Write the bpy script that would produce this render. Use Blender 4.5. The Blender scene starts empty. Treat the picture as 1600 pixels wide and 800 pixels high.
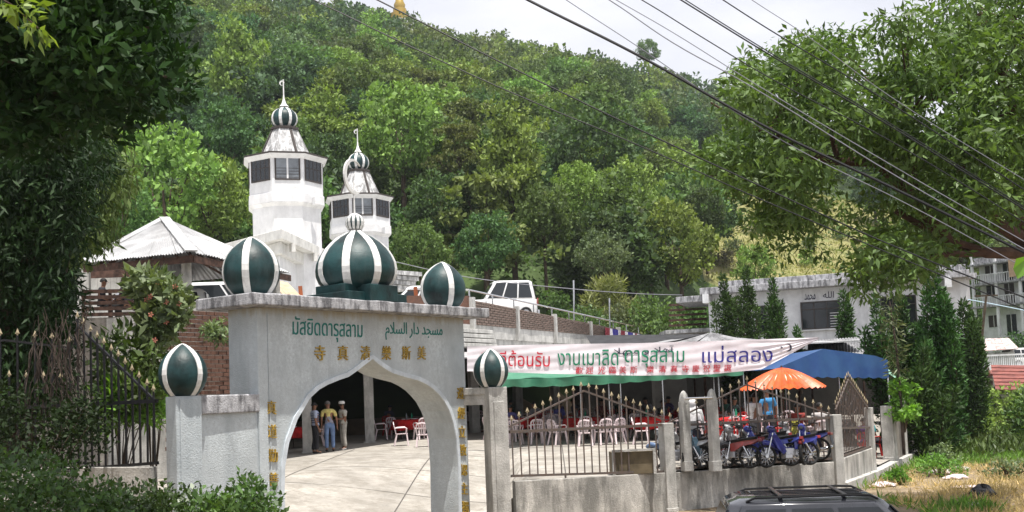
import bpy, math, random
import numpy as np
from mathutils import Vector, Matrix
from mathutils.geometry import delaunay_2d_cdt

SC = bpy.context.scene
COL = SC.collection
rad = math.radians
V = Vector

# ---------------------------------------------------------------- camera
F, CX, CY = 1650.0, 800.0, 500.0
CAM_LOC = V((0, 0, 3.0))
PITCH, ROLL = 0.0697, -0.040
camd = bpy.data.cameras.new('camera')
camd.sensor_width = 36.0
camd.lens = 36.0 * F / 1600.0
camd.shift_y = 100.0 / 1600.0
camd.clip_start = 0.1
camd.clip_end = 3000
cam = bpy.data.objects.new('camera', camd)
COL.objects.link(cam)
CM = Matrix.Rotation(math.pi / 2 + PITCH, 3, 'X') @ Matrix.Rotation(ROLL, 3, 'Z')
cam.matrix_world = Matrix.Translation(CAM_LOC) @ CM.to_4x4()
SC.camera = cam

# ---------------------------------------------------------------- sky and sun
SUN_EL, SUN_AZ = rad(77), rad(150)          # azimuth measured from +Y (behind the gate) towards +X
world = bpy.data.worlds.new('World')
SC.world = world
world.use_nodes = True
wn = world.node_tree
bg = wn.nodes['Background']
sky = wn.nodes.new('ShaderNodeTexSky')
sky.sky_type = 'NISHITA'
sky.sun_disc = False
sky.sun_elevation = SUN_EL
sky.sun_rotation = SUN_AZ
sky.air_density = 1.0
sky.dust_density = 4.0
sky.ozone_density = 1.0
skmix = wn.nodes.new('ShaderNodeMixRGB')
skn = wn.nodes.new('ShaderNodeTexNoise')
skr = wn.nodes.new('ShaderNodeValToRGB')
skt = wn.nodes.new('ShaderNodeTexCoord')
skm = wn.nodes.new('ShaderNodeMapping')
skm.inputs['Scale'].default_value = (1.6, 1.6, 5)
skm.inputs['Location'].default_value = (0.3, 0.1, 0.35)
skn.inputs['Scale'].default_value = 2.2
skn.inputs['Detail'].default_value = 7
skn.inputs['Roughness'].default_value = 0.55
skr.color_ramp.elements[0].position = 0.35
skr.color_ramp.elements[0].color = (.72, .72, .72, 1)
skr.color_ramp.elements[1].position = 0.72
skr.color_ramp.elements[1].color = (1, 1, 1, 1)
wn.links.new(skt.outputs['Generated'], skm.inputs[0])
wn.links.new(skm.outputs[0], skn.inputs[0])
wn.links.new(skn.outputs[0], skr.inputs[0])
wn.links.new(skr.outputs[0], skmix.inputs[0])
wn.links.new(sky.outputs[0], skmix.inputs[1])
skmix.inputs[2].default_value = (12.2, 12.3, 13.2, 1)      # thin bright cloud veil
wn.links.new(skmix.outputs[0], bg.inputs[0])
bg.inputs[1].default_value = 0.062

sund = bpy.data.lights.new('sun', 'SUN')
sund.energy = 5.0
sund.angle = rad(0.6)
sund.color = (1.0, 0.955, 0.89)
sun = bpy.data.objects.new('sun', sund)
COL.objects.link(sun)
SDIR = V((math.sin(SUN_AZ) * math.cos(SUN_EL), math.cos(SUN_AZ) * math.cos(SUN_EL), math.sin(SUN_EL)))
sun.rotation_euler = SDIR.to_track_quat('Z', 'Y').to_euler()
sun.location = (10, 10, 60)

SC.view_settings.view_transform = 'Standard'
SC.view_settings.look = 'None'
SC.view_settings.exposure = 0.5
SC.view_settings.gamma = 1.0
SC.cycles.max_bounces = 6
SC.cycles.diffuse_bounces = 3
SC.cycles.glossy_bounces = 3
SC.cycles.transmission_bounces = 3
SC.cycles.transparent_max_bounces = 6
SC.cycles.use_denoising = True

# ---------------------------------------------------------------- measuring helpers
def ray(u, v):
    return (CM @ V(((u - CX) / F, -(v - CY) / F, -1))).normalized()
def P(u, v, Y):
    d = ray(u, v)
    return CAM_LOC + d * (Y / d.y)
def PZ(u, v, z):
    d = ray(u, v)
    return CAM_LOC + d * ((z - CAM_LOC.z) / d.z)
def PN(u, v, p0, n):
    d = ray(u, v)
    return CAM_LOC + d * ((p0 - CAM_LOC).dot(n) / d.dot(n))
def lerp(a, b, t): return a + (b - a) * t
def sstep(a, b, x):
    t = max(0.0, min(1.0, (x - a) / (b - a)))
    return t * t * (3 - 2 * t)

# ---------------------------------------------------------------- object helpers
WM = {}
def tag(o, label=None, cat=None, group=None, kind=None):
    if label: o['label'] = label
    if cat: o['category'] = cat
    if group: o['group'] = group
    if kind: o['kind'] = kind
    return o
def thing(name, label, cat, loc=(0, 0, 0), rz=0, group=None):
    o = bpy.data.objects.new(name, None)
    o.empty_display_size = 0.3
    COL.objects.link(o)
    o.location = loc
    o.rotation_euler = (0, 0, rz)
    WM[o.name] = Matrix.Translation(V(loc)) @ Matrix.Rotation(rz, 4, 'Z')
    return tag(o, label, cat, group)
def put(o, parent):
    COL.objects.link(o)
    if parent is not None:
        o.parent = parent
        if parent.name in WM:
            o.matrix_parent_inverse = WM[parent.name].inverted()
    return o
KIDS = {}
def copy_tree(o, parent=None):
    c = o.copy()
    COL.objects.link(c)
    if parent is not None: c.parent = parent
    for ch in KIDS.get(o.name, ()):
        copy_tree(ch, c)
    return c
def index_kids(root):
    for ch in bpy.data.objects:
        if ch.parent is not None:
            l = KIDS.setdefault(ch.parent.name, [])
            if ch not in l: l.append(ch)
def dup(root, loc, rz=0, label=None, group=None, scale=None):
    c = copy_tree(root)
    c.location = loc
    c.rotation_euler = (0, 0, rz)
    if scale: c.scale = (scale,) * 3
    if label: c['label'] = label
    if group: c['group'] = group
    return c

class MB:
    def __init__(s): s.v, s.f, s.m = [], [], []
    def add(s, vs, fs, mi=0):
        b = len(s.v)
        s.v += [tuple(x) for x in vs]
        s.f += [tuple(i + b for i in f) for f in fs]
        s.m += [mi] * len(fs)
        return s
    def hexa(s, p, mi=0):       # p: 4 bottom ccw, 4 top ccw
        return s.add(p, [(3, 2, 1, 0), (4, 5, 6, 7), (0, 1, 5, 4), (1, 2, 6, 5), (2, 3, 7, 6), (3, 0, 4, 7)], mi)
    def box(s, c, size, rz=0, mi=0, rot=None):
        M = rot if rot is not None else Matrix.Rotation(rz, 3, 'Z')
        c = V(c); a, b, h = size[0] / 2, size[1] / 2, size[2] / 2
        q = [(-a, -b, -h), (a, -b, -h), (a, b, -h), (-a, b, -h), (-a, -b, h), (a, -b, h), (a, b, h), (-a, b, h)]
        return s.hexa([c + M @ V(x) for x in q], mi)
    def bar(s, a, b, w, t=None, mi=0, up=(0, 0, 1)):      # rectangular bar a->b
        a, b = V(a), V(b); t = t or w
        d = (b - a).normalized(); u = V(up)
        if abs(d.dot(u)) > .98: u = V((0, 1, 0))
        x = d.cross(u).normalized() * (w / 2); y = x.cross(d).normalized() * (t / 2)
        return s.hexa([a - x - y, a + x - y, a + x + y, a - x + y, b - x - y, b + x - y, b + x + y, b - x + y], mi)
    def prism(s, poly, ext, mi=0):
        poly = [V(p) for p in poly]; n = len(poly); e = V(ext)
        vs = poly + [p + e for p in poly]
        fs = [tuple(range(n - 1, -1, -1)), tuple(range(n, 2 * n))]
        fs += [(i, (i + 1) % n, n + (i + 1) % n, n + i) for i in range(n)]
        return s.add(vs, fs, mi)
    def tube(s, pts, r, n=8, mi=0, caps=True):
        pts = [V(p) for p in pts]; k = len(pts)
        rs = r if isinstance(r, (list, tuple)) else [r] * k
        vs = []; x = None
        for i, p in enumerate(pts):
            d = (pts[min(i + 1, k - 1)] - pts[max(i - 1, 0)])
            if d.length < 1e-9: d = V((0, 0, 1))
            d.normalize()
            if x is None: x = d.orthogonal().normalized()
            else:
                x = (x - d * x.dot(d))
                x = x.normalized() if x.length > 1e-6 else d.orthogonal().normalized()
            y = d.cross(x)
            for j in range(n):
                a = 2 * math.pi * j / n
                vs.append(p + x * (math.cos(a) * rs[i]) + y * (math.sin(a) * rs[i]))
        fs = [(i * n + j, i * n + (j + 1) % n, (i + 1) * n + (j + 1) % n, (i + 1) * n + j) for i in range(k - 1) for j in range(n)]
        if caps: fs += [tuple(range(n - 1, -1, -1)), tuple(range((k - 1) * n, k * n))]
        return s.add(vs, fs, mi)
    def lathe(s, prof, c=(0, 0, 0), n=24, mi=0, a0=0, a1=2 * math.pi, scale=(1, 1)):
        c = V(c); full = abs(a1 - a0 - 2 * math.pi) < 1e-6
        m = n if full else n + 1; vs = []
        for (r, z) in prof:
            for j in range(m):
                a = a0 + (a1 - a0) * j / n
                vs.append(c + V((r * math.cos(a) * scale[0], r * math.sin(a) * scale[1], z)))
        fs = []
        for i in range(len(prof) - 1):
            for j in range(n):
                j2 = (j + 1) % m
                fs.append((i * m + j, i * m + j2, (i + 1) * m + j2, (i + 1) * m + j))
        return s.add(vs, fs, mi)
    def grid(s, fn, nu, nv, mi=0):
        vs = [fn(i / nu, j / nv) for j in range(nv + 1) for i in range(nu + 1)]
        w = nu + 1
        fs = [(j * w + i, j * w + i + 1, (j + 1) * w + i + 1, (j + 1) * w + i) for j in range(nv) for i in range(nu)]
        return s.add(vs, fs, mi)
    def sheet(s, fn, nu, nv, th, mi=0):     # thick cloth: fn(u,v)->point, thickness vector th
        th = V(th)
        s.grid(fn, nu, nv, mi)
        s.grid(lambda a, b: V(fn(1 - a, b)) + th, nu, nv, mi)
        return s
    def build(s, name, mat, parent=None, smooth=False, bevel=0, auto=None):
        me = bpy.data.meshes.new(name)
        me.from_pydata(s.v, [], s.f)
        for m in (mat if isinstance(mat, (list, tuple)) else [mat]): me.materials.append(m)
        if any(s.m): me.polygons.foreach_set('material_index', s.m)
        if smooth or auto:
            me.polygons.foreach_set('use_smooth', [True] * len(s.f))
            if auto: me.set_sharp_from_angle(angle=rad(auto))
        me.update()
        o = bpy.data.objects.new(name, me)
        if bevel:
            b = o.modifiers.new('bevel', 'BEVEL'); b.width = bevel; b.segments = 2; b.limit_method = 'ANGLE'
        return put(o, parent)

def inst(me, name, loc, rot, parent, scale=(1, 1, 1)):
    o = bpy.data.objects.new(name, me)
    o.location = loc; o.rotation_euler = rot; o.scale = scale
    return put(o, parent)
def fast_mesh(name, verts, quads, mat):
    me = bpy.data.meshes.new(name)
    nv, nf, k = len(verts), len(quads), quads.shape[1]
    me.vertices.add(nv); me.vertices.foreach_set('co', verts.astype(np.float32).ravel())
    me.loops.add(nf * k); me.loops.foreach_set('vertex_index', quads.astype(np.int32).ravel())
    me.polygons.add(nf)
    me.polygons.foreach_set('loop_start', np.arange(nf, dtype=np.int32) * k)
    me.update(calc_edges=True)
    for m in (mat if isinstance(mat, (list, tuple)) else [mat]): me.materials.append(m)
    return me

# ---------------------------------------------------------------- materials
MATS = {}
def mk(name, col, rough=.8, var=.12, scale=3., bump=.15, bscale=30., col2=None, stain=None, st_amt=.5, st_scale=1.2,
       metal=0., spec=.3, coat=0., fine=0., stripes=None, thr=.56, top=None):
    """plain surface: base colour broken by two noises, optional dark weather stains (stretched downwards), bump"""
    m = bpy.data.materials.new(name); m.use_nodes = True
    nt = m.node_tree; N = nt.nodes; L = nt.links
    b = N['Principled BSDF']
    geo = N.new('ShaderNodeNewGeometry')
    def noise(sc, det=5, ro=.6, vec=None):
        n = N.new('ShaderNodeTexNoise'); n.inputs['Scale'].default_value = sc
        n.inputs['Detail'].default_value = det; n.inputs['Roughness'].default_value = ro
        L.new(vec or geo.outputs['Position'], n.inputs['Vector']); return n
    def mix(f, a, c, mode='MIX'):
        x = N.new('ShaderNodeMixRGB'); x.blend_type = mode
        for i, q in ((0, f), (1, a), (2, c)):
            if hasattr(q, 'is_output') or hasattr(q, 'links'): L.new(q, x.inputs[i])
            elif isinstance(q, (int, float)): x.inputs[i].default_value = q
            else: x.inputs[i].default_value = (*q, 1)
        return x.outputs[0]
    def ramp(x, a, c):
        r = N.new('ShaderNodeMapRange'); r.inputs[1].default_value = a; r.inputs[2].default_value = c
        r.clamp = True
        L.new(x, r.inputs[0]); return r.outputs[0]
    c2 = col2 or tuple(max(0, c * (1 - 2.2 * var)) for c in col)
    hi = tuple(min(1, c * (1 + .6 * var)) for c in col)
    n1 = noise(scale)
    c = mix(ramp(n1.outputs[0], .35, .65), hi, c2)
    if fine:
        n3 = noise(scale * 14, 3)
        c = mix(ramp(n3.outputs[0], .35, .7), c, tuple(x * (1 - fine) for x in col))
    if stain:
        mp = N.new('ShaderNodeMapping'); mp.inputs['Scale'].default_value = (st_scale * 2.2, st_scale * 2.2, st_scale * .55)
        L.new(geo.outputs['Position'], mp.inputs[0])
        n2 = noise(1.0, 7, .68, mp.outputs[0])
        f = ramp(n2.outputs[0], thr - .06, thr + .12)
        mu = N.new('ShaderNodeMath'); mu.operation = 'MULTIPLY'; mu.inputs[1].default_value = st_amt
        L.new(f, mu.inputs[0])
        c = mix(mu.outputs[0], c, stain)
    if top:       # drip band with its own ragged lower edge, just below a coping
        sp_ = N.new('ShaderNodeSeparateXYZ'); L.new(geo.outputs['Position'], sp_.inputs[0])
        mp2 = N.new('ShaderNodeMapping'); mp2.inputs['Scale'].default_value = (9, 9, .5); L.new(geo.outputs['Position'], mp2.inputs[0])
        n4 = noise(1.0, 4, .6, mp2.outputs[0])
        ad = N.new('ShaderNodeMath'); ad.operation = 'MULTIPLY_ADD'; ad.inputs[1].default_value = top[2]
        L.new(n4.outputs[0], ad.inputs[0]); L.new(sp_.outputs[2], ad.inputs[2])
        c = mix(ramp(ad.outputs[0], top[0], top[1]), c, top[3])
    L.new(c, b.inputs['Base Color'])
    b.inputs['Roughness'].default_value = rough
    b.inputs['Metallic'].default_value = metal
    b.inputs['Specular IOR Level'].default_value = spec
    b.inputs['Coat Weight'].default_value = coat
    if bump:
        nb = noise(bscale, 4)
        bp = N.new('ShaderNodeBump'); bp.inputs['Strength'].default_value = min(1, bump * 2); bp.inputs['Distance'].default_value = .02
        L.new(nb.outputs[0], bp.inputs['Height']); L.new(bp.outputs[0], b.inputs['Normal'])
    MATS[name] = m
    return m
def leafmat(name, c1, c2, trans=.22, rough=.62, scale=.6, spec=.18, c3=None, k=1.75):
    c1 = tuple(k * q for q in c1); c2 = tuple(k * q for q in c2)
    m = bpy.data.materials.new(name); m.use_nodes = True
    nt = m.node_tree; N = nt.nodes; L = nt.links
    b = N['Principled BSDF']
    geo = N.new('ShaderNodeNewGeometry'); oi = N.new('ShaderNodeObjectInfo')
    n = N.new('ShaderNodeTexNoise'); n.inputs['Scale'].default_value = scale; n.inputs['Detail'].default_value = 3
    L.new(geo.outputs['Position'], n.inputs['Vector'])
    r = N.new('ShaderNodeMapRange'); r.inputs[1].default_value = .35; r.inputs[2].default_value = .65
    L.new(n.outputs[0], r.inputs[0])
    mx = N.new('ShaderNodeMixRGB'); mx.inputs[1].default_value = (*c1, 1); mx.inputs[2].default_value = (*c2, 1)
    L.new(r.outputs[0], mx.inputs[0])
    # per-leaf variation
    ri = N.new('ShaderNodeMath'); ri.operation = 'MULTIPLY_ADD'; ri.inputs[1].default_value = .9; ri.inputs[2].default_value = .55
    L.new(geo.outputs['Random Per Island'], ri.inputs[0])
    hs = N.new('ShaderNodeHueSaturation')
    L.new(mx.outputs[0], hs.inputs['Color']); L.new(ri.outputs[0], hs.inputs['Value'])
    ho = N.new('ShaderNodeMath'); ho.operation = 'MULTIPLY_ADD'; ho.inputs[1].default_value = .05; ho.inputs[2].default_value = .485
    L.new(oi.outputs['Random'], ho.inputs[0]); L.new(ho.outputs[0], hs.inputs['Hue'])
    vo = N.new('ShaderNodeMath'); vo.operation = 'MULTIPLY_ADD'; vo.inputs[1].default_value = .5; vo.inputs[2].default_value = .75
    L.new(oi.outputs['Random'], vo.inputs[0])
    mm = N.new('ShaderNodeMixRGB'); mm.blend_type = 'MULTIPLY'; mm.inputs[0].default_value = 1
    L.new(hs.outputs[0], mm.inputs[1]); L.new(vo.outputs[0], mm.inputs[2])
    out = mm.outputs[0]
    L.new(out, b.inputs['Base Color'])
    b.inputs['Roughness'].default_value = rough
    b.inputs['Specular IOR Level'].default_value = spec
    tr = N.new('ShaderNodeBsdfTranslucent')
    tc = N.new('ShaderNodeMixRGB'); tc.blend_type = 'MULTIPLY'; tc.inputs[0].default_value = 1
    tc.inputs[2].default_value = (1.5, 1.6, .6, 1)
    L.new(out, tc.inputs[1]); L.new(tc.outputs[0], tr.inputs[0])
    ms = N.new('ShaderNodeMixShader'); ms.inputs[0].default_value = trans
    L.new(b.outputs[0], ms.inputs[1]); L.new(tr.outputs[0], ms.inputs[2])
    L.new(ms.outputs[0], N['Material Output'].inputs[0])
    MATS[name] = m
    return m

ZS_ = P(400, 479, 17.9).z
M_gate = mk('painted_render_blue_grey', (.585, .635, .655), .85, .12, 1.3, .35, 38, stain=(.32, .36, .38), st_amt=.45, st_scale=1.5, fine=.2, thr=.55, top=(ZS_ + .02, ZS_ + .16, .34, (.40, .37, .29)))
M_gate_side = M_gate
M_slab = mk('weathered_slab', (.56, .56, .58), .9, .22, 5, .4, 35, stain=(.07, .07, .075), st_amt=.85, st_scale=3.2, fine=.25, thr=.50)
M_conc = mk('aged_concrete', (.58, .57, .54), .92, .18, 2.5, .35, 30, stain=(.14, .14, .13), st_amt=.6, st_scale=1.3, fine=.2, thr=.54)
M_wall = mk('mouldy_wall_render', (.62, .60, .56), .92, .25, 1.5, .35, 30, stain=(.13, .13, .12), st_amt=.75, st_scale=1.1, fine=.25, thr=.50)
M_floor = mk('courtyard_concrete', (.44, .41, .365), .9, .2, .7, .35, 20, stain=(.20, .18, .15), st_amt=.62, st_scale=.9, fine=.28, thr=.50)
M_dome = mk('dark_green_gloss_paint', (.008, .043, .045), .48, .35, 2.2, .12, 20, spec=.4, stain=(.045, .075, .075), st_amt=.5, st_scale=2.5)
M_white = mk('white_paint', (.80, .80, .80), .6, .06, 2, .06, 30, stain=(.45, .45, .44), st_amt=.25, st_scale=1.0)
M_whitew = mk('white_weathered', (.74, .74, .74), .8, .12, 3, .15, 30, stain=(.16, .16, .16), st_amt=.85, st_scale=2.2, thr=.47)
M_creamw = mk('white_fascia', (.76, .75, .71), .8, .08, 3, .1, 30, stain=(.35, .34, .31), st_amt=.5, st_scale=1.2, thr=.55)
M_rib = mk('white_rib_paint', (.78, .78, .76), .5, .08, 8, .05, 30, stain=(.4, .4, .38), st_amt=.3, st_scale=4)
M_gold = mk('gold_paint', (.50, .33, .05), .45, .25, 20, .1, 50, metal=.2, spec=.5)
M_teal = mk('teal_sign_paint', (.03, .22, .19), .7, .2, 20, 0)
M_iron = mk('rusty_dark_iron', (.085, .077, .074), .6, .3, 14, .15, 60, col2=(.13, .09, .07))
M_iron_black = mk('black_iron', (.012, .012, .014), .5, .3, 14, .05, 60)
M_tip = mk('faded_gold_spearhead', (.50, .42, .27), .6, .25, 30, .1, 60)
M_red = mk('red_cloth', (.50, .012, .012), .75, .2, 6, .1, 20)
M_plast = mk('white_plastic', (.76, .64, .66), .4, .05, 3, 0)
M_plast_red = mk('red_plastic', (.5, .03, .03), .4, .1, 3, 0)
M_brick = mk('old_brick', (.17, .085, .06), .95, .4, 9, .4, 40, col2=(.11, .075, .06), fine=.3)
M_brick_grey = mk('weathered_brick', (.24, .175, .145), .95, .45, 7, .4, 40, col2=(.13, .10, .085), fine=.35)
M_mortar = mk('mortar', (.38, .35, .31), .95, .2, 6, .3, 40)
M_tin = mk('zinc_sheet', (.60, .60, .60), .38, .16, 1.1, .05, 15, metal=.35, stain=(.28, .26, .25), st_amt=.35, st_scale=.8, spec=.4)
M_wood = mk('old_timber', (.10, .055, .04), .8, .3, 6, .2, 30)
M_glass = mk('dark_glass', (.018, .022, .026), .08, .1, 2, 0, spec=.6)
M_glass_l = mk('grey_glass', (.20, .22, .24), .12, .15, 2, 0, spec=.6)
M_frame = mk('dark_frame', (.06, .05, .045), .5, .1, 4, 0)
M_frame_w = mk('white_frame', (.72, .72, .72), .5, .05, 4, 0)
M_banner = mk('white_banner_cloth', (.84, .79, .83), .8, .05, 1.5, .1, 6)
M_tarp_g = mk('green_tarpaulin', (.035, .16, .095), .5, .25, 2.5, .1, 10, col2=(.08, .24, .15))
M_tarp_b = mk('blue_tarpaulin', (.018, .055, .17), .5, .25, 2.0, .1, 10, col2=(.03, .09, .22))
M_tarp_gr = mk('grey_tarpaulin', (.30, .30, .31), .6, .3, 1.5, .25, 6, stain=(.06, .06, .06), st_amt=.5)
M_tarp_k = mk('black_net', (.03, .03, .032), .6, .3, 3, .2, 10)
M_orange = mk('orange_parasol_cloth', (.72, .105, .008), .42, .2, 5, .1, 10, spec=.5)
M_carw = mk('white_car_paint', (.80, .80, .80), .25, .03, 2, 0, coat=.6)
M_cars = mk('silver_car_paint', (.50, .50, .52), .25, .05, 2, 0, metal=.6, coat=.6)
M_cark = mk('dark_car_paint', (.035, .037, .045), .16, .2, 2, 0, coat=.8, spec=.6)
M_rubber = mk('black_rubber', (.02, .02, .02), .7, .2, 8, 0)
M_chrome = mk('chrome', (.6, .6, .6), .15, .05, 8, 0, metal=1)
M_soil = mk('reddish_soil', (.28, .16, .10), .95, .3, 1.5, .5, 6, col2=(.16, .09, .055))
M_hill = mk('hillside_undergrowth', (.055, .085, .025), .95, .3, .15, .5, 2, col2=(.03, .05, .015))
M_meadow = mk('dry_meadow_grass', (.28, .25, .11), .95, .3, .35, .5, 3, col2=(.13, .17, .045), fine=.3)
M_road = mk('asphalt', (.06, .06, .062), .9, .15, 3, .3, 60, fine=.3)
M_ground = mk('dry_dirt', (.30, .23, .15), .95, .3, 1.2, .5, 12, col2=(.17, .13, .085), fine=.3)
M_bark = mk('bark', (.09, .065, .045), .95, .3, 4, .6, 18, col2=(.04, .03, .022))
M_bark_r = mk('reddish_bark', (.085, .05, .035), .95, .3, 4, .6, 18, col2=(.06, .035, .025))
M_twig = mk('dead_twig', (.08, .06, .048), .95, .3, 6, .2, 30)
M_cable = mk('cable', (.015, .015, .017), .5, .1, 3, 0)
M_cable_l = mk('pale_cable', (.22, .22, .25), .5, .1, 3, 0)
M_skin = mk('skin', (.26, .13, .08), .55, .1, 8, .03, 60)
M_hair = mk('black_hair', (.012, .010, .009), .6, .2, 20, .2, 60)
M_hairg = mk('grey_hair', (.16, .15, .14), .7, .2, 20, .2, 60)
M_box = mk('brown_board', (.15, .12, .075), .8, .2, 3, .1, 20)
M_tile = mk('red_roof_tile', (.22, .075, .06), .85, .4, 2, .3, 14, col2=(.12, .045, .04))
M_ochre = mk('ochre_board', (.55, .38, .26), .7, .1, 3, .05, 20)
M_black = mk('black_plastic', (.012, .012, .013), .3, .2, 5, .1, 20)
M_text_r = mk('red_paint', (.62, .02, .045), .7, .1, 10, 0)
M_text_g = mk('green_paint', (.012, .23, .12), .7, .1, 10, 0)
M_text_b = mk('navy_paint', (.04, .035, .25), .7, .1, 10, 0)
M_text_k = mk('black_paint', (.03, .03, .06), .7, .1, 10, 0)
M_bluew = mk('whitewash_bluish', (.78, .79, .80), .8, .08, 1.5, .12, 25, stain=(.3, .3, .3), st_amt=.35, st_scale=1.1)
L_hill = [leafmat('leaf_hill_mid', (.072, .105, .032), (.050, .078, .024)),
          leafmat('leaf_hill_dark', (.038, .062, .024), (.052, .080, .028)),
          leafmat('leaf_hill_light', (.135, .180, .045), (.092, .132, .034)),
          leafmat('leaf_hill_olive', (.105, .125, .040), (.066, .090, .030)),
          leafmat('leaf_hill_pale', (.088, .112, .056), (.060, .084, .042))]
L_pine = leafmat('leaf_hill_blue_green', (.035, .065, .032), (.050, .085, .038))
L_near = leafmat('leaf_glossy_dark', (.028, .060, .013), (.014, .034, .009), .16, .6, 1.2, .15, k=.95)
L_right = leafmat('leaf_long_drooping', (.085, .135, .035), (.050, .090, .025), .24, .5, 1.0, .25, k=1.6)
L_cyp = leafmat('leaf_juniper', (.055, .105, .022), (.030, .060, .016), .12, .6, 1.4, .2, k=1.05)
L_feather = leafmat('leaf_feathery', (.030, .062, .014), (.016, .038, .010), .15, .6, 1.2, .2, k=.75)
L_bush = leafmat('leaf_bush', (.075, .120, .030), (.035, .068, .018), .2, .5, 1.6, .3, k=1.4)
L_bright = leafmat('leaf_bright', (.17, .26, .035), (.10, .17, .025), .3, .45, 1.6, .4, k=1.2)
L_frang = leafmat('leaf_pale_shrub', (.145, .175, .085), (.075, .105, .045), .2, .5, 1.6, .3, k=1.25)
L_bamboo = leafmat('leaf_bamboo_pale', (.15, .165, .060), (.10, .12, .045), .3, .5, 1, .3)
L_dry = leafmat('straw', (.40, .30, .16), (.24, .19, .10), .2, .8, 1.2, .2)
L_grass = leafmat('grass_green', (.10, .16, .03), (.06, .11, .02), .3, .6, 1.2, .3)
L_scrub = leafmat('leaf_scrub_grey', (.13, .12, .08), (.08, .08, .05), .2, .7, 1, .2)

# ---------------------------------------------------------------- leaves
def leaf_arrays(cen, rad_, n, L, W, rng, up=.5, out=.6, droop=0., flat=1., fold=.25):
    """n leaves scattered in a ball round each centre; four-vertex leaves folded on the midrib"""
    cen = np.asarray(cen, float); k = len(cen)
    rr = np.broadcast_to(np.asarray(rad_, float), (k,))
    c = np.repeat(cen, n, 0); r = np.repeat(rr, n)
    m = len(c)
    d = rng.normal(size=(m, 3)); d /= np.linalg.norm(d, axis=1)[:, None]
    off = d * (r * rng.uniform(.35, 1., m) ** .5)[:, None]
    off[:, 2] *= flat
    p = c + off
    ax = rng.normal(size=(m, 3)) * .55 + d * out
    ax[:, 2] += up * .4 - droop
    ax /= np.linalg.norm(ax, axis=1)[:, None]
    nn = rng.normal(size=(m, 3)) * .30 + d * 1.05; nn[:, 2] += .35 * up + .2
    sd = np.cross(ax, nn); sd /= np.maximum(np.linalg.norm(sd, axis=1)[:, None], 1e-6)
    nr = np.cross(sd, ax)
    q_ = rng.uniform(.45, 1.3, m); l = L * q_; w = W * q_ * rng.uniform(.8, 1.25, m)
    b = p; t = p + ax * l[:, None]; mid = p + ax * (l * .45)[:, None] + nr * (w * fold)[:, None]
    q = np.stack([b, mid + sd * (w / 2)[:, None], t, mid - sd * (w / 2)[:, None]], 1)
    return q.reshape(-1, 3)
def leaf_mesh(name, arr, mat):
    arr = np.asarray(arr)
    return fast_mesh(name, arr, np.arange(len(arr)).reshape(-1, 4), mat)
def leaf_obj(name, arr, mat, parent=None):
    o = bpy.data.objects.new(name, leaf_mesh(name, arr, mat))
    return put(o, parent)
def grouped_pts(poly, d0, d1, groups, per, spread, seed, flat=.45):
    c = region_pts(poly, d0, d1, groups, seed); R = random.Random(seed + 5); out = []
    for (x, y, z) in c:
        s = spread * R.uniform(.6, 1.3)
        for k in range(per):
            a, q = R.uniform(0, 6.28), R.random() ** .6
            out.append((x + s * q * math.cos(a), y + s * q * math.sin(a), z + s * flat * (.5 - q * q) + R.uniform(-.12, .12) * s))
    return out
def in_poly(poly, x, y):
    c = False; n = len(poly); j = n - 1
    for i in range(n):
        xi, yi = poly[i]; xj, yj = poly[j]
        if (yi > y) != (yj > y) and x < (xj - xi) * (y - yi) / (yj - yi) + xi: c = not c
        j = i
    return c
def region_pts(poly, d0, d1, n, seed):
    """points filling a traced outline through a range of real distances"""
    R = random.Random(seed); xs = [p[0] for p in poly]; ys = [p[1] for p in poly]; out = []
    while len(out) < n:
        u, v = R.uniform(min(xs), max(xs)), R.uniform(min(ys), max(ys))
        if in_poly(poly, u, v): out.append(tuple(P(u, v, R.uniform(d0, d1))))
    return out

# ---------------------------------------------------------------- lettering
def glyphs(s, size=1.0, bold=0.0, res=3):
    c = bpy.data.curves.new('tmp', 'FONT'); c.body = s; c.size = size; c.resolution_u = res
    c.fill_mode = 'NONE'; c.offset = bold
    o = bpy.data.objects.new('tmp', c); COL.objects.link(o)
    dg = bpy.context.evaluated_depsgraph_get(); dg.update()
    me = bpy.data.meshes.new_from_object(o.evaluated_get(dg))
    co = [V(v.co[:2]) for v in me.vertices]
    nxt = {}; 
    for e in me.edges: nxt.setdefault(e.vertices[0], []).append(e.vertices[1]); nxt.setdefault(e.vertices[1], []).append(e.vertices[0])
    seen = set(); loops = []
    for st in range(len(co)):
        if st in seen or st not in nxt: continue
        lp = [st]; seen.add(st); cur = st
        while True:
            cand = [k for k in nxt[cur] if k not in seen]
            if not cand: break
            # keep the stored direction: the next index first
            k = cur + 1 if cur + 1 in cand else min(cand)
            lp.append(k); seen.add(k); cur = k
        if len(lp) > 2: loops.append(lp)
    bpy.data.objects.remove(o); bpy.data.curves.remove(c); bpy.data.meshes.remove(me)
    return co, loops
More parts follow.
